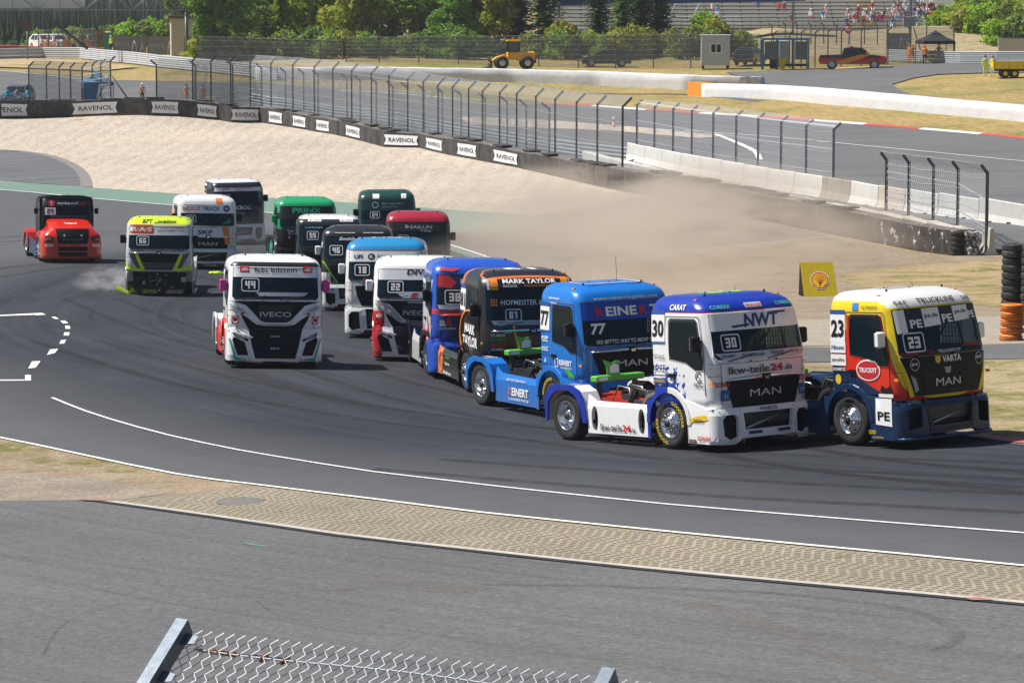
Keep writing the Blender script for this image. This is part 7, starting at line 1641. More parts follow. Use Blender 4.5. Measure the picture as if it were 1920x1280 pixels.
rowz = lambda k: int(k)
cn = ['red', 'white', 'blue', 'dark red', 'black', 'beige', 'pale', 'wine red', 'light blue', 'pink']
for i, (u, k) in enumerate(spots):
    row = rowz(k) + (1 if i % 2 else 0); x = (u-960)/17.0; y = F/17.0 + row*.82 + .55; z = 6.35 + row*.42 + .23 - .47; c = cols[i*7 % 10]
    person((x, y, z), rnd.uniform(-.4, .4), 'spectator in a %s top sitting on the grandstand' % cn[i*7 % 10], 'sit', top=c, legs=cols[(i*3+4) % 10], hat=cols[(i*5+1) % 10] if i % 2 else None, group='seated spectators in %s tops' % cn[i*7 % 10])

# ================================================================ VEHICLES AND OTHER THINGS FAR BACK
RIMG = flat((.45, .46, .48), .3, .8); WING = flat((.012, .016, .02), .1)
def car(loc, yaw, label, prof, w, body, windows, wheels, wr=.34, cat='car', extra=None, name='parked_car', tuck=1.0):
    root = empty(name, loc, yaw, label=label, cat=cat); zb = windows[0][0][1] if windows else 1; zt = max(q[1] for q in prof)
    def hw(z): return w/2 - (max(0, z - zb) / max(zt - zb, .1)) * .22 * tuck - max(0, .35 - z)*.15
    mb = MB()
    for sg in (-1, 1): surf(mb, prof, [], lambda a, b, d: (a, sg*hw(b), b), body, 0, (), [zb, .4])
    n = len(prof); v = []; f = []
    for k in (-1, -.6, 0, .6, 1):
        for a, b in prof: v.append((a + (0 if abs(k) == 1 else (.04 if a > 0 else -.04)), k*hw(b), b))
    for j in range(4):
        for i in range(n): f.append((j*n+i, j*n+(i+1) % n, (j+1)*n+(i+1) % n, (j+1)*n+i))
    mb.add(v, f, body, None, False); mb.build('body', root)
    for p in windows:
        for sg in (-1, 1): m = MB(); surf(m, p, [], lambda a, b, d: (a, sg*(hw(b)+.012), b), WING); m.build('side_window', root)
    # windscreen and rear glass: sloping edges of the profile above the belt
    for i in range(n):
        a, b = prof[i], prof[(i+1) % n]
        if min(a[1], b[1]) >= zb - .12 and abs(a[1]-b[1]) > .3:
            lo, hi = (a, b) if a[1] < b[1] else (b, a); nx_ = .015 if (lo[0] > hi[0]) else -.015
            q = lambda t, k: (lo[0]+(hi[0]-lo[0])*t + nx_*2.5, k*(hw(lo[1]+(hi[1]-lo[1])*t)-.12), lo[1]+(hi[1]-lo[1])*t + .02)
            m = MB(); m.add([q(.08,-1), q(.08,1), q(.92,1), q(.92,-1)], [(0,1,2,3)], WING); m.build('windscreen' if lo[0] > 0 else 'rear_window', root)
    for x in wheels:
        for sg in (-1, 1):
            t = MB(); t.lathe([(.0, -.10), (wr*.62, -.11), (wr*.64, -.12)], RIMG, 18); t.lathe([(wr*.64, -.12), (wr*.93, -.12), (wr, -.08), (wr, .08), (wr*.9, .12), (0, .12)], RUB, 18)
            for s_ in range(5): a = 6.28*s_/5; t.box((-.03, -.135, .05), (.03, -.112, wr*.6), RIMG, Matrix.Rotation(a, 4, 'Y'))
            o = t.build('wheel', root); o.location = (x, sg*(w/2-.10), wr); o.rotation_euler = (0, 0, 0 if sg < 0 else math.pi)
    L0, L1 = min(q[0] for q in prof), max(q[0] for q in prof)
    for sg in (-1, 1):
        m = MB(); m.box((L1-.12, sg*(w/2-.30)-.16, .62), (L1+.02, sg*(w/2-.30)+.16, .78), flat((.6,.62,.65), .1)); m.build('headlight', root)
        m = MB(); m.box((L0-.02, sg*(w/2-.2)-.10, .75), (L0+.1, sg*(w/2-.2)+.10, .98), flat((.4,.01,.01), .2)); m.build('tail_light', root)
    if extra: extra(root)
    return root
suv = [(-2.2,.32),(2.2,.30),(2.28,.55),(2.15,.85),(1.15,1.02),(.35,1.58),(-.4,1.68),(-1.6,1.64),(-2.1,1.25),(-2.25,.95),(-2.28,.5)]
suw = [[(.95,1.05),(.35,1.02),(.30,1.50),(.42,1.48)],[(.22,1.02),(-.62,1.02),(-.60,1.56),(.18,1.54)],[(-.72,1.02),(-1.75,1.08),(-1.50,1.54),(-.70,1.57)]]
DKP = paint((.012, .012, .018), .2, coat=.6, dirt=.05)
car(at(1136, 126), math.pi + .06, 'black parked SUV facing left behind the chain link fence', suv, 1.88, DKP, suw, (-1.38, 1.40), .36, 'car')
car(at(1406, 123), R(70), 'dark grey SUV seen from behind between the container booth and the blue shelter', suv, 1.9, paint((.035,.04,.05), .25, coat=.5), suw, (-1.38, 1.40), .36, 'car')
def lbar(root): m = MB(); m.box((-.3, -.6, 1.92), (-.05, .6, 2.04), flat((.85,.25,.02), .3)); m.build('light_bar', root)
pk = [(-2.9,.45),(2.85,.45),(2.95,.75),(2.85,1.12),(1.45,1.28),(.75,1.86),(-.1,1.92),(-.75,1.86),(-.95,1.28),(-2.9,1.22),(-3.0,.8)]
pkp = livery((.50, .012, .012), [([(0, 0, 1, .98), (-1, 0, 0, -2.3)], (.012, .012, .014)), ([(-.35, 0, 1, .72), (.3, 0, -1, -1.12), (-1, 0, 0, -2.0)], (.72, .25, .01))])
car(at(1600, 130), R(-8), 'red and black pickup truck with flame stripes and an orange light bar', pk, 2.0, pkp, [[(1.25,1.30),(.50,1.28),(.48,1.76),(.70,1.78)],[(.38,1.28),(-.80,1.28),(-.68,1.78),(.36,1.80)]], (-1.85, 1.85), .42, 'pickup truck', lbar)
car(at(34, 197), R(-95), 'dark SUV parked nose on behind the three photographers', suv, 1.9, paint((.06,.08,.11), .25, coat=.5), suw, (-1.38, 1.40), .36, 'car')
for i, (u, lb) in enumerate([(86, 'white car partly behind the marshals at the far left'), (110, 'white car right of another white car at the far left')]):
    x, y, z = bgp(u, 16.6); car((x, y, z), R(-60), lb, suv, 1.85, paint((.75,.75,.74), .3), suw, (-1.38, 1.40), .36)
# wheel loader
yl = paint((.80, .38, .01), .45, dirt=.12); lo = empty('wheel_loader', at(962, 130), R(186), label='yellow wheel loader with its shovel to the left, parked under the trees', cat='wheel loader')
def part(root, name, fn_): m = MB(); fn_(m); return m.build(name, root)
part(lo, 'rear_body', lambda m: (m.box((-1.9, -.75, .75), (-.3, .75, 1.55), yl, None, .08), m.box((-2.0, -.6, .55), (-1.8, .6, 1.2), FRAME)))
part(lo, 'cab_frame', lambda m: (m.box((-.55, -.62, .9), (.55, .62, 1.5), yl, None, .05), m.box((-.6, -.68, 2.45), (.6, .68, 2.58), yl, None, .03), [m.box((x-.04, y-.04, 1.5), (x+.04, y+.04, 2.46), DARK) for x in (-.5, .5) for y in (-.58, .58)]))
part(lo, 'cab_glass', lambda m: m.box((-.46, -.56, 1.5), (.46, .56, 2.44), flat((.06, .08, .09), .1))); part(lo, 'beacon', lambda m: m.tube([(0, 0, 2.58), (0, 0, 2.78)], .06, flat((.8,.08,.02)), 8))
part(lo, 'front_frame', lambda m: m.box((.5, -.4, .6), (1.3, .4, 1.15), yl, None, .06))
part(lo, 'lift_arm', lambda m: [m.tube([(.7, s_*.35, 1.25), (1.5, s_*.35, 1.0), (2.1, s_*.35, .5)], .09, yl, 6) for s_ in (-1, 1)])
part(lo, 'shovel', lambda m: surf(m, [(1.95, .1), (2.7, .05), (2.75, .12), (2.2, .25), (2.1, .6), (2.25, .95), (2.15, 1.0), (1.95, .7)], [], lambda a, b, d: (a, -1.0 + d, b), FRAME, 2.0))
for x in (-1.2, 1.05):
    for sg in (-1, 1):
        part(lo, 'wheel', lambda m: (m.lathe([(0,-.16),(.30,-.17),(.32,-.2),(.52,-.2),(.58,-.12),(.58,.12),(.5,.2),(0,.2)], RUB, 18), m.lathe([(0,-.19),(.24,-.19),(.28,-.17)], RIMG, 14))).location = (x, sg*.85, .58)
        if sg > 0: lo.children[-1].rotation_euler = (0, 0, math.pi)
# container booth on feet
cb = empty('container_booth', at(1341, 130), R(-3), label='light grey container booth with a small window, standing on feet behind the fence', cat='booth'); gy = paint((.50, .53, .55), .5, dirt=.15)
part(cb, 'booth_wall', lambda m: (m.box((-1.3, -1.1, .35), (1.3, 1.1, 3.0), gy, None, .04), m.box((-1.38, -1.18, 3.0), (1.38, 1.18, 3.08), paint((.66,.68,.68), .5)), [m.box((x-.012, -1.115, .4), (x+.012, -1.09, 2.95), paint((.40,.43,.45), .5)) for x in np.linspace(-1.1, 1.1, 12)]))
part(cb, 'window', lambda m: (m.box((-.45, -1.14, 1.45), (.55, -1.115, 2.30), LWH), m.box((-.38, -1.15, 1.52), (.02, -1.135, 2.23), WING), m.box((.10, -1.15, 1.52), (.48, -1.135, 2.23), WING)))
part(cb, 'foot', lambda m: [m.box((x-.1, y-.1, 0), (x+.1, y+.1, .36), FRAME) for x in (-1.1, 1.1) for y in (-.9, .9)])
# blue framed shelter
bs = empty('shelter', at(1472, 131), 0, label='blue framed open shelter with glass panes, left of the pickup truck', cat='shelter'); bl = paint((.05, .16, .32), .4)
part(bs, 'shelter_frame', lambda m: ([m.box((x-.06, y-.06, 0), (x+.06, y+.06, 2.7), bl) for x in (-2.0, -.7, .7, 2.0) for y in (-.8, .8)], m.box((-2.1, -.9, 2.62), (2.1, .9, 2.8), bl)))
part(bs, 'glass_pane', lambda m: [m.box((x, -.83, .9), (x+1.1, -.82, 2.5), flat((.10,.13,.15), .15)) for x in (-1.9, .8)])
part(bs, 'bench', lambda m: m.box((-1.9, .2, .3), (1.9, .7, .5), DARK))
for u, c, lb in [(1459, (.02,.30,.28), 'teal portable toilet inside the blue shelter'), (1470, (.35,.40,.42), 'grey portable toilet next to the teal one in the blue shelter')]:
    e = empty('portable_toilet', at(u, 122), 0, label=lb, cat='portable toilet'); part(e, 'cabin', lambda m: m.box((-.5, -.5, 0), (.5, .5, 2.1), flat(c, .5), None, .05)); part(e, 'roof', lambda m: m.box((-.53, -.53, 2.1), (.53, .53, 2.25), flat((.7,.72,.72), .5), None, .06))
for u, c, lb in [(1466, (.70,.50,.02), 'yellow wheeled bin in front of the blue shelter'), (1449, (.02,.02,.022), 'black wheeled bin left of the yellow bin')]:
    e = empty('wheeled_bin', at(u, 131), 0, label=lb, cat='bin'); part(e, 'bin_body', lambda m: m.add([(-.24,-.28,.08),(.24,-.28,.08),(.24,.28,.08),(-.24,.28,.08),(-.3,-.36,1.0),(.3,-.36,1.0),(.3,.36,1.0),(-.3,.36,1.0)], [(0,3,2,1),(4,5,6,7),(0,1,5,4),(1,2,6,5),(2,3,7,6),(3,0,4,7)], flat(c, .5))); part(e, 'lid', lambda m: m.box((-.32,-.4,1.0),(.32,.38,1.07), flat(c, .5), None, .02))
# yellow trailer
tl = empty('flat_trailer', at(1900, 146), R(-2), label='yellow tipping trailer with two axles at the right edge', cat='trailer'); yy = paint((.78, .55, .01), .4, dirt=.1)
part(tl, 'load_bed', lambda m: (m.box((-1.7, -.95, .72), (1.9, .95, .82), yy), m.box((-1.7, -.97, .82), (1.9, -.93, 1.32), yy), m.box((-1.7, .93, .82), (1.9, .97, 1.32), yy), m.box((-1.74, -.95, .82), (-1.7, .95, 1.32), yy), [m.box((x-.04, -.99, .74), (x+.04, -.95, 1.34), paint((.6,.42,.01), .4)) for x in (-1.6, -.5, .7, 1.8)]))
part(tl, 'trailer_frame', lambda m: m.box((-1.5, -.5, .55), (2.6, .5, .70), FRAME)); part(tl, 'lamp_bar', lambda m: m.box((.3, -.98, .42), (1.3, -.94, .56), flat((.7,.7,.7))))
for x in (-.75, .0):
    for sg in (-1, 1): part(tl, 'wheel', lambda m: (m.lathe([(0,-.08),(.19,-.09),(.2,-.11),(.32,-.11),(.35,-.06),(.35,.06),(.3,.1),(0,.1)], RUB, 16), m.lathe([(0,-.10),(.1,-.12),(.17,-.10)], flat((.75,.55,.05)), 12))).location = (x, sg*.9, .35)
# tents
def tent(loc, w, h, c, label, wall=None, yaw=0):
    e = empty('canopy_tent', loc, yaw, label=label, cat='tent'); m_ = paint(c, .7, dirt=.05)
    part(e, 'tent_roof', lambda m: (m.add([(-w,-w,h),(w,-w,h),(w,w,h),(-w,w,h),(-w*.5,-w*.5,h+.38),(w*.5,-w*.5,h+.38),(w*.5,w*.5,h+.38),(-w*.5,w*.5,h+.38),(0,0,h+.95)], [(0,1,5,4),(1,2,6,5),(2,3,7,6),(3,0,4,7),(4,5,8),(5,6,8),(6,7,8),(7,4,8)], m_),
        [m.box(lo_, hi_, m_) for lo_, hi_ in (((-w,-w-.01,h-.28),(w,-w+.01,h)), ((-w,w-.01,h-.28),(w,w+.01,h)), ((-w-.01,-w,h-.28),(-w+.01,w,h)), ((w-.01,-w,h-.28),(w+.01,w,h)))]))
    for x, y in ((-w, -w), (w, -w), (w, w), (-w, w)): part(e, 'tent_leg', lambda m: m.box((x*.97-.03, y*.97-.03, 0), (x*.97+.03, y*.97+.03, h), FRAME))
    if wall: part(e, 'side_wall', lambda m: m.add([(-w,-w*.95,0),(-w+.9,-w*.95,.0),(-w+1.3,-w*.95,h-.3),(-w,-w*.95,h-.2)], [(0,1,2,3)], m_))
    return e
tent(at(183, 200), 1.25, 2.05, (.05, .16, .27), 'blue canopy tent with gathered side wall behind the tyre wall', True, R(12)); tent(at(1753, 119), 1.45, 2.0, (.012, .013, .018), 'black canopy tent beside the orange marshals', None, R(8))
# signs, posts, masts
e = empty('no_entry_sign', at(1590, 112), 0, label='round red no entry sign on a pole behind the pickup truck', cat='road sign')
part(e, 'pole', lambda m: m.tube([(0,0,0),(0,0,2.5)], .035, POSTG, 6)); part(e, 'sign_plate', lambda m: (m.lathe([(0, -.02), (.34, -.02), (.34, .0)], flat((.6,.02,.03)), 20, Matrix.Translation((0,-.02,2.75))), m.box((-.24,-.055,2.69),(.24,-.042,2.81), LWH)))
e = empty('marker_post', at(1151, 241), 0, label='red and white striped marker post standing in the far gravel', cat='marker post'); cr, cw = flat((.7,.06,.04)), LWH
part(e, 'striped_post', lambda m: [m.tube([(0,0,i*.2),(0,0,i*.2+.2)], [.13-.012*i, .12-.012*i], cr if i % 2 == 0 else cw, 10) for i in range(4)]); part(e, 'foot_plate', lambda m: m.box((-.22,-.22,0),(.22,.22,.05), DARK))
# oil company sign beside the track
sp_ = at(1534, 556); e = empty('shell_sign', sp_, R(4), label='yellow folding board with a red and yellow scallop shell emblem beside the track', cat='sign'); e.name = 'folding_sign'
yb = paint((.55, .42, .01), .4, dirt=.1); sc_ = sc(sp_); bw, bh = 62/sc_/2, 64/sc_
part(e, 'front_board', lambda m: m.add([(-bw,-.62,0),(bw*1.08,-.62,0),(bw*.86,0,bh),(-bw*1.12,0,bh),(-bw,-.58,0),(bw*1.08,-.58,0),(bw*.86,.04,bh),(-bw*1.12,.04,bh)], [(0,1,2,3),(5,4,7,6),(0,4,5,1),(1,5,6,2),(2,6,7,3),(3,7,4,0)], yb))
part(e, 'back_board', lambda m: m.add([(-bw*1.12,.05,bh),(bw*.86,.05,bh),(bw*1.0,.7,0),(-bw,.7,0),(-bw*1.12,.09,bh),(bw*.86,.09,bh),(bw*1.0,.74,0),(-bw,.74,0)], [(0,1,2,3),(5,4,7,6),(0,4,5,1),(1,5,6,2),(2,6,7,3),(3,7,4,0)], BLK))
part(e, 'side_cloth', lambda m: m.add([(-bw*1.0,-.58,.02),(-bw*1.13,.05,bh-.02),(-bw*1.0,.7,.02)], [(0,1,2),(2,1,0)], BLK))
fs = lambda a, b, d: (a, -.62 + .62*b/bh - .012 + d, b)
def shell(cx, cz, r_, mb, m1, dep):
    pts = []
    for i in range(0, 33):
        t = R(-32 + 244*i/32); k = 1 + .035*abs(math.sin(i*math.pi/4.57)); pts.append((cx + r_*k*math.cos(t), cz + r_*k*.92*math.sin(t)))
    pts += [(cx - r_*.50, cz - r_*.62), (cx - r_*.46, cz - r_*.92), (cx + r_*.46, cz - r_*.92), (cx + r_*.50, cz - r_*.62)]
    surf(mb, pts, [], lambda a, b, d: fs(a, b, dep), m1)
m = MB(); cz = bh*.50; shell(0, cz, .27*bh, m, LWH, -.002); shell(0, cz, .25*bh, m, flat((.62,.02,.02)), -.006); shell(0, cz, .215*bh, m, flat((.80,.55,.01)), -.010)
for i in range(-3, 4):
    a = R(90 + i*21); r1 = .20*bh; m.add([fs(-.012+i*.012, cz-.16*bh, -.014), fs(.004+i*.012, cz-.16*bh, -.014), fs(r1*math.cos(a)+.012, cz+r1*.92*math.sin(a), -.014), fs(r1*math.cos(a)-.012, cz+r1*.92*math.sin(a), -.014)], [(0,1,2,3)], flat((.62,.02,.02)))
m.build('shell_emblem', e)
# ---- steel gantry top left, screen, mast, building, banners
x0, y0 = (-60-960)/19.5, F/19.5; x1 = (383-960)/19.5; gt = empty('steel_gantry', (x0, y0, 0), label='long steel truss gantry with a white panel crossing the top left', cat='gantry'); L = x1 - x0
zb_ = H - 19/19.5; zt_ = zb_ + 1.9
def gtruss(m):
    for y in (0, 1.2):
        for z in (zb_, zt_): m.box((0, y-.06, z-.06), (L, y+.06, z+.06), POSTG)
        n = int(L/2.1)
        for i in range(n): a = i*L/n; m.tube([(a, y, zb_ if i % 2 else zt_), (a + L/n, y, zt_ if i % 2 else zb_)], .05, POSTG, 5); m.tube([(a, y, zb_), (a, y, zt_)], .04, POSTG, 5)
part(gt, 'truss', gtruss); part(gt, 'panel', lambda m: m.box((-.5, .3, zb_+.15), (11.2, .4, zt_+.4), paint((.50,.54,.62), .5)))
part(gt, 'gantry_leg', lambda m: [m.tube([(L-1.6, .6+d, zb_), (L-1.6, .6+d, 2.5)], .13, POSTG, 8) for d in (-.5, .5)]); part(gt, 'brace', lambda m: m.tube([(6.6+.3, .5, zb_), (11.4, 2, 4.6)], .13, FRAME, 6))
x, y, z = bgp(55, 18.4); e = empty('screen_post', (x, y, z), label='dark rectangular signal board on a pole at the far left', cat='signal board'); part(e, 'pole', lambda m: m.tube([(0,0,0),(0,0,3.2)], .08, POSTG, 6)); part(e, 'board', lambda m: (m.box((-.5,-.1,H-57/18.4-z),(.5,.1,H-40/18.4-z), FRAME), m.box((-.44,-.12,H-55/18.4-z),(.44,-.105,H-42/18.4-z), flat((.07,.03,.03)))))
x, y = (346-960)/18.2, F/18.2; z = gz(x, y); e = empty('pale_building', (x, y, z), R(8), label='narrow pale concrete building left of the dark round tree', cat='building')
part(e, 'wall', lambda m: (m.box((-1.2,0,-.3),(1.1,4,H-35/18.2-z), paint((.52,.48,.40), .8, dirt=.3)), [m.box((-1.205,-.005,k),(1.105,0,k+.015), flat((.25,.23,.2))) for k in (1.0, 1.9, 2.8)])); part(e, 'roof', lambda m: m.box((-1.5,-.3,H-35/18.2-z),(1.3,4.2,H-29/18.2-z), paint((.10,.09,.08), .8))); part(e, 'door', lambda m: m.box((.1,-.03,.0),(.9,-.006,2.0), flat((.2,.18,.15))))
def slope_banner(u0, u1, v0, v1, s, txt, label, tilt=0):
    x0, x1 = (u0-960)/s, (u1-960)/s; y = F/s; zt = H - v0/s; zb = H - v1/s; e = empty('mesh_banner', (x0, y, zb), R(tilt), label=label, cat='banner'); Lw = (x1-x0)/math.cos(R(tilt)); h = zt - zb; gb = paint((.20, .20, .22), .7, dirt=.2)
    part(e, 'cloth', lambda m: m.box((0, 0, 0), (Lw, .03, h), gb))
    m = MB(); f_ = lambda a, b, d: (a, d-.0, b); letter(m, txt, f_, Lw*.27, h*.58, h*.30, flat((.42,.42,.44)), Lw*.44, .0, 0, 0, -.02)
    m.tube([f_(Lw*q, h*k, -.03) for q, k in ((.58,.12),(.60,.5),(.64,.75),(.70,.55),(.72,.25),(.80,.15),(.86,.35),(.88,.7),(.95,.15))], .07, flat((.42,.42,.44)), 4); m.build('lettering', e)
    for k in range(int(Lw/2.5)+1): part(e, 'post', lambda m: m.box((k*2.5-.04,.04,-1.5),(k*2.5+.04,.12,h+.9), POSTD))
slope_banner(215, 278, 67, 104, 17.6, 'nürburgring', 'grey race track banner on the left fence, left one of two', -7); slope_banner(279, 346, 68, 109, 17.8, 'nürburgring', 'grey race track banner on the left fence, next to the pale building', -7)
slope_banner(1660, 1702, 62, 96, 20.3, 'nürburgring', 'grey race track banner behind the marshals at the upper right', -3)
x, y, z = bgp(36, 17.4); e = empty('red_barrier', (x, y, z), R(2), label='faded red barrier wall at the far left edge', cat='barrier'); part(e, 'barrier_face', lambda m: [m.box((-3.6+i*1.2,0,0),(-3.6+i*1.2+1.18,.6,.9+.08*math.sin(i)), paint((.50,.06,.05), .6, dirt=.4), None, .05) for i in range(6)])
x, y, z = bgp(130, 17.2); e = empty('orange_board', (x, y, z), 0, label='orange sheet hung on the fence between the marshals', cat='sheet'); part(e, 'sheet', lambda m: m.box((-.5,0,.2),(.5,.03,1.45), flat((.75,.2,.05)))); part(e, 'post', lambda m: m.box((-.54,.03,0),(-.48,.09,2.6), POSTD))
x, y, z = bgp(190, 17.1); e = empty('timber_stack', (x, y, z), 0, label='stack of brown timber left of the teal cabin', cat='timber stack'); part(e, 'timber', lambda m: [m.box((-.5,0,i*.2),(.5,.8,i*.2+.14), flat((.16,.10,.06), .8)) for i in range(12)])
x, y, z = bgp(204, 17.0); e = empty('teal_cabin', (x, y, z), 0, label='narrow teal portable toilet beside the grey banner', cat='portable toilet'); part(e, 'cabin', lambda m: m.box((-.35,0,0),(.3,1,1.95), flat((.03,.30,.28), .5), None, .04)); part(e, 'roof', lambda m: m.box((-.4,-.04,1.95),(.35,1.04,2.08), LWH, None, .03))
# right mast with truss legs
x, y = (1703-960)/20.6, F/20.6; z = gz(x, y); e = empty('steel_mast', (x, y, z), label='tall grey steel mast with a control box and lattice arms at the upper right', cat='mast')
part(e, 'mast', lambda m: m.tube([(0,0,0),(0,0,10)], .14, POSTG, 8)); part(e, 'control_box', lambda m: m.box((-.65,-.2,H-48/20.6-z),(.45,.1,H-31/20.6-z), paint((.25,.29,.33), .5), None, .03))
def lat(m):
    for a, b in (((-2.3, 0, 7.0), (-.1, 0, 3.0)), ((-1.9, .4, 7.2), (.2, .4, 3.1)), ((.0, 0, 6.4), (1.5, 0, 3.8)), ((-.6, .4, 6.6), (1.5, .4, 4.2)), ((1.5, 0, 4.9), (1.5, 0, 2.0)), ((1.0, 0, 4.4), (1.9, 0, 4.4)), ((.3, .2, 3.2), (1.1, .2, .8))): m.tube([a, b], .06, POSTG, 5)
part(e, 'lattice_arm', lat)
# concrete wall with fence, far right
x0 = (1868-960)/20; y0 = F/20; z = gz(x0, y0); e = empty('retaining_wall', (x0, y0, z), R(-4), label='pale concrete retaining wall topped by a steel fence at the right edge', cat='wall')
part(e, 'wall', lambda m: m.box((0,0,-.5),(8,.4,H-72/20-z), paint((.50,.48,.44), .8, dirt=.2))); part(e, 'fence_post', lambda m: [m.box((k*1.15+.3,.1,H-72/20-z),(k*1.15+.36,.16,H-48/20-z), POSTG) for k in range(7)]); part(e, 'fence_rail', lambda m: [m.box((0,.11,H-v_/20-z),(8,.15,H-v_/20-z+.05), POSTG) for v_ in (49, 60, 70)])
# rear catch fences
def bgpost(us, s, vk): return [(Vector((((u-960)/s), F/s, gz((u-960)/s, F/s))), H - v_/s - gz((u-960)/s, F/s)) for u, v_ in zip(us, vk)]
us = [372,392,410,428,447,466,484,502,520,540,560,580,602,624,645]; fence('dark catch fence with sagging netting in front of the left trees', bgpost(us, 19.9, [70 + i*.6 for i in range(15)]), (-.35,-.4,.15), POSTD, NET, 5, .05)
us = [650,712,786,860,935,1010,1084,1153,1224,1294,1365,1425]; fence('wide catch fence running behind the wheel loader and the parked black SUV', bgpost(us, 20.6, [74,74,73,72,72,70,70,70,69,68,70,68]), (-.2,-.3,.25), POSTD, NET, 7, .05)
us = [1448,1478,1500,1526,1550,1575,1612,1662,1785]; fence('catch fence between the blue shelter and the black tent', bgpost(us, 20.9, [62,62,60,60,58,58,56,55,56]), (.35,0,.25), POSTD, NET, 6, .05)
us = [1445,1470,1492,1518,1542,1566,1590,1618,1642]; fence('row of bent fence posts on the dry bank below the stand', [(Vector(((u-960)/18.4, F/18.4, emb((u-960)/18.4, F/18.4))), 1.9) for u in us], (-.3,0,.3), POSTD, None, 3, .05)
fence('fence panels at the far left behind the marshals', bgpost([76,95,113,132,157,186], 17.9, [62,61,61,60,60,58]), (-.2,-.1,.3), POSTD, NET, 5, .045)
# ================================================================ NEAR FENCE
T1 = Vector((-1.95, 18.77, 5.60)); T2 = Vector((.57, 17.62, 5.545)); T2.z = 5.60 - .055; ft = (T2 - T1).normalized(); fn_ = Vector((-ft.y, ft.x, 0)); ARM = fn_*.80 + Vector((0, 0, .52)); au = ARM.normalized()
ff = empty('chain_link_fence', (T1.x, T1.y, 0), label='galvanised chain link fence in the bottom foreground with tilted posts and rusty turnbuckles', cat='fence'); fo = ff.location.copy()
galv = NT('galvanised steel'); gc = galv.mix(galv.ramp(galv.noise(22, 5, .7), [(.3, 0.), (.7, 1.)]), (.10, .125, .16), (.17, .20, .245)); sp2 = galv.ramp(galv.noise(60, 3, .7), [(.6, 0.), (.68, .5)]); gc = galv.mix(sp2, gc, (.22, .2, .18)); GALV = galv.done(gc, .5, .5, .4); NETG = paint((.36, .39, .42), .5, .3, dirt=.2)
RUST = NT('rusty iron'); RUST = RUST.done(RUST.mix(RUST.ramp(RUST.noise(60, 4, .7), [(.3, 0.), (.7, 1.)]), (.10, .035, .015), (.32, .12, .04)), .9, .2)
_s, _u = ft.copy(), ft.cross(au).normalized(); sd = _s*.040; up = _u*.055; UPN = _u*.05
for k in range(0, 4):
    t0 = T1 + ft * 2.75 * k - fo; kn = t0 - ARM; m = MB()
    vv = [kn-sd-up, kn+sd-up, kn+sd+up, kn-sd+up, t0-sd-up, t0+sd-up, t0+sd+up, t0-sd+up]
    m.add(vv, [(0,3,2,1),(4,5,6,7),(0,1,5,4),(1,2,6,5),(2,3,7,6),(3,0,4,7)], GALV)
    g0 = gz(*(kn + fo)[:2]) ; a = Vector((kn.x, kn.y, 0)); m.box((-.05, -.05, g0), (.05, .05, kn.z), GALV, Matrix.Translation(a)); m.build('post', ff)
    m = MB()
    for q in (.10, .42):
        c = t0 - au*q; e1, e2 = c + ft*.04, c + ft*.125
        m.add([e1+au*.05-UPN*.3, e2+au*.03-UPN*.3, e2-au*.03-UPN*.3, e1-au*.05-UPN*.3, e1+au*.05-UPN*.15, e2+au*.03-UPN*.15, e2-au*.03-UPN*.15, e1-au*.05-UPN*.15], [(0,1,2,3),(4,7,6,5),(0,4,5,1),(1,5,6,2),(2,6,7,3),(3,7,4,0)], GALV)
    m.build('bracket', ff)
m = MB(); c_ = .037; L0 = .03; nW = int(7.5 / c_); base0 = T1 - fo
for i in range(nW):
    pts = []; rnd_ = rnd.uniform(-.004, .004)
    for j in range(26):
        d = -.03 + j * c_*1.35; zz_ = (c_*.55) * (1 if (j + i) % 2 else -1)*.5
        pts.append(base0 + ft*(L0 + i*c_*.5*2 + zz_*2*.98 + rnd_) - au*d + UPN*.02*(1 if (j+i) % 2 else -1) - UPN*1.2)
    if pts[0].x + fo.x > 4.5: continue
    m.tube(pts, .0035, NETG, 3, cap=False, smooth=False)
m.build('netting', ff)
m = MB()
for q in (.115, .43):
    pts = [base0 + ft*x_ - au*(q + .012*math.sin(x_*3.1)) - UPN*1.35 for x_ in np.arange(.1, 8.5, .12)]; m.tube(pts, .0055, NETG, 6, cap=False)
m.build('steel_rope', ff)
for q in (.115, .43):
    m = MB(); f0 = lambda x_, s_=0, n_=0: base0 + ft*x_ - au*(q - s_) - UPN*(1.5 + n_)
    m.tube([f0(.13), f0(.26)], .010, RUST, 6); 
    for s_ in (-.013, .013): m.tube([f0(.22, s_), f0(.36, s_)], .006, RUST, 6)
    m.tube([f0(.21), f0(.24)], .017, RUST, 6); m.tube([f0(.35), f0(.38)], .017, RUST, 6); m.tube([f0(.36), f0(.47)], .008, RUST, 6)
    for x_ in (.56, .70): m.tube([f0(x_, -.03), f0(x_+.004, .03)], .013, RUST, 6); m.tube([f0(x_+.02, -.02), f0(x_+.024, .028)], .011, RUST, 6)
    m.tube([f0(.47, .0), f0(.53, .022), f0(.62, .014), f0(.73, .012)], .007, GALV, 5)
    m.build('turnbuckle', ff)

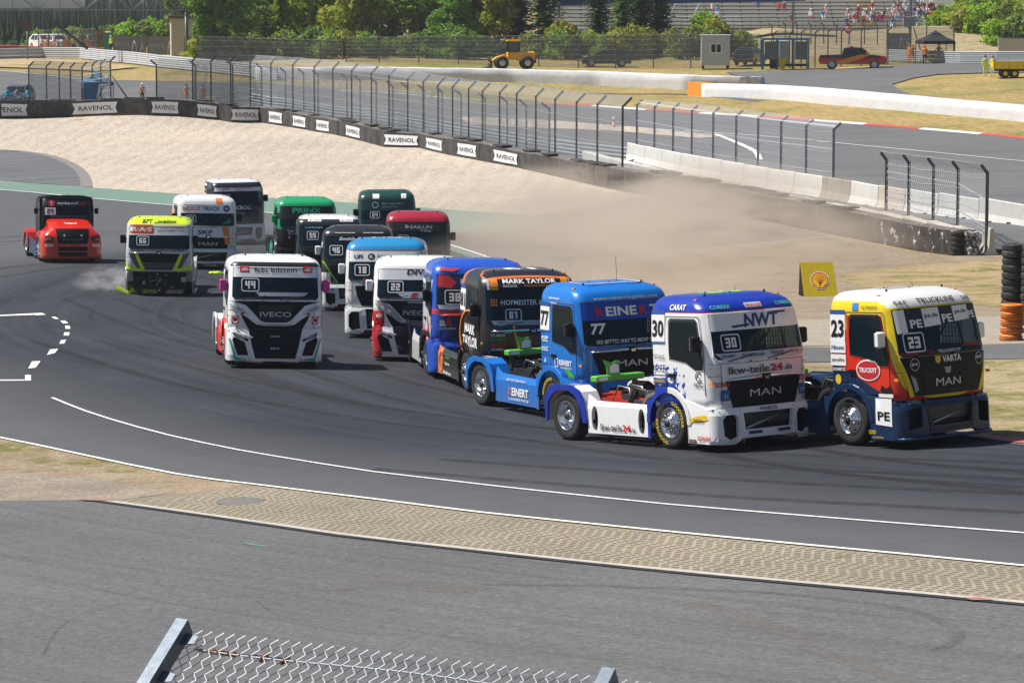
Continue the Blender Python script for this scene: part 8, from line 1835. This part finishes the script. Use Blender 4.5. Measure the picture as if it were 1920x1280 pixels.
# ================================================================ DUST, SMOKE, HAZE
def cloud(name, c, rad, dens, col, label, nscale=1.2, seed=0, squash=None):
    bm = bmesh.new(); bmesh.ops.create_icosphere(bm, subdivisions=3, radius=1); me = bpy.data.meshes.new(name); bm.to_mesh(me); bm.free()
    o = bpy.data.objects.new(name, me); COL.objects.link(o); o.location = c; o.scale = rad
    k = NT(name); k.t.nodes.remove(k.b); pv = k.n('ShaderNodeVolumePrincipled'); pv.inputs['Color'].default_value = lin(col); pv.inputs['Anisotropy'].default_value = .1
    co = k.coord('Object'); ln = k.n('ShaderNodeVectorMath', operation='LENGTH'); k.l(co, ln.inputs[0]); n = k.noise(nscale*1.5, 6, .65, k.mapped((1, 1, 1), loc=(seed, 0, 0)))
    fall = k.math('SUBTRACT', 1, ln.outputs['Value'], clamp=True); fall = k.ramp(fall, [(0, 0.), (.55, 1.)]); nn = k.ramp(n, [(.42, .0), (.60, 1.)])
    k.l(k.math('MULTIPLY', k.math('MULTIPLY', fall, nn), dens), pv.inputs['Density']); k.l(pv.outputs[0], k.out.inputs['Volume']); me.materials.append(k.m)
    tag(o, label, 'dust', kind='stuff'); return o
DC = (.80, .70, .60)
cloud('dust_cloud', (7.2, 152, -.9), (13, 29, 2.8), .17, DC, 'tan dust cloud drifting over the runoff up to the tyre wall', 1.1, 1)
cloud('dust_cloud', (3.0, 122, -1.0), (8.5, 20, 2.2), .09, DC, 'thin tan dust hanging behind the middle of the truck pack', 1.3, 5)
cloud('dust_cloud', (-8.5, 141, -1.2), (6.5, 9, 1.6), .02, (.8, .8, .8), 'faint grey dust around the rearmost race trucks', 1.5, 8)
p_ = at(214, 545); cloud('tyre_smoke', p_ + Vector((-.25, .3, .35)), (1.5, 1.4, .7), .40, (.95, .95, .96), 'white tyre smoke puffing beside the damaged truck 66', 1.7, 3)
mb = MB(); mb.box((-900, -12, -32), (900, 2200, 24), DARK); hz = mb.build('haze'); hz.data.materials.clear()
k = NT('haze'); k.t.nodes.remove(k.b); pv = k.n('ShaderNodeVolumePrincipled'); pv.inputs['Color'].default_value = (.80, .88, 1, 1); pv.inputs['Density'].default_value = .00012; pv.inputs['Anisotropy'].default_value = .3
k.l(pv.outputs[0], k.out.inputs['Volume']); hz.data.materials.append(k.m); tag(hz, kind='stuff')
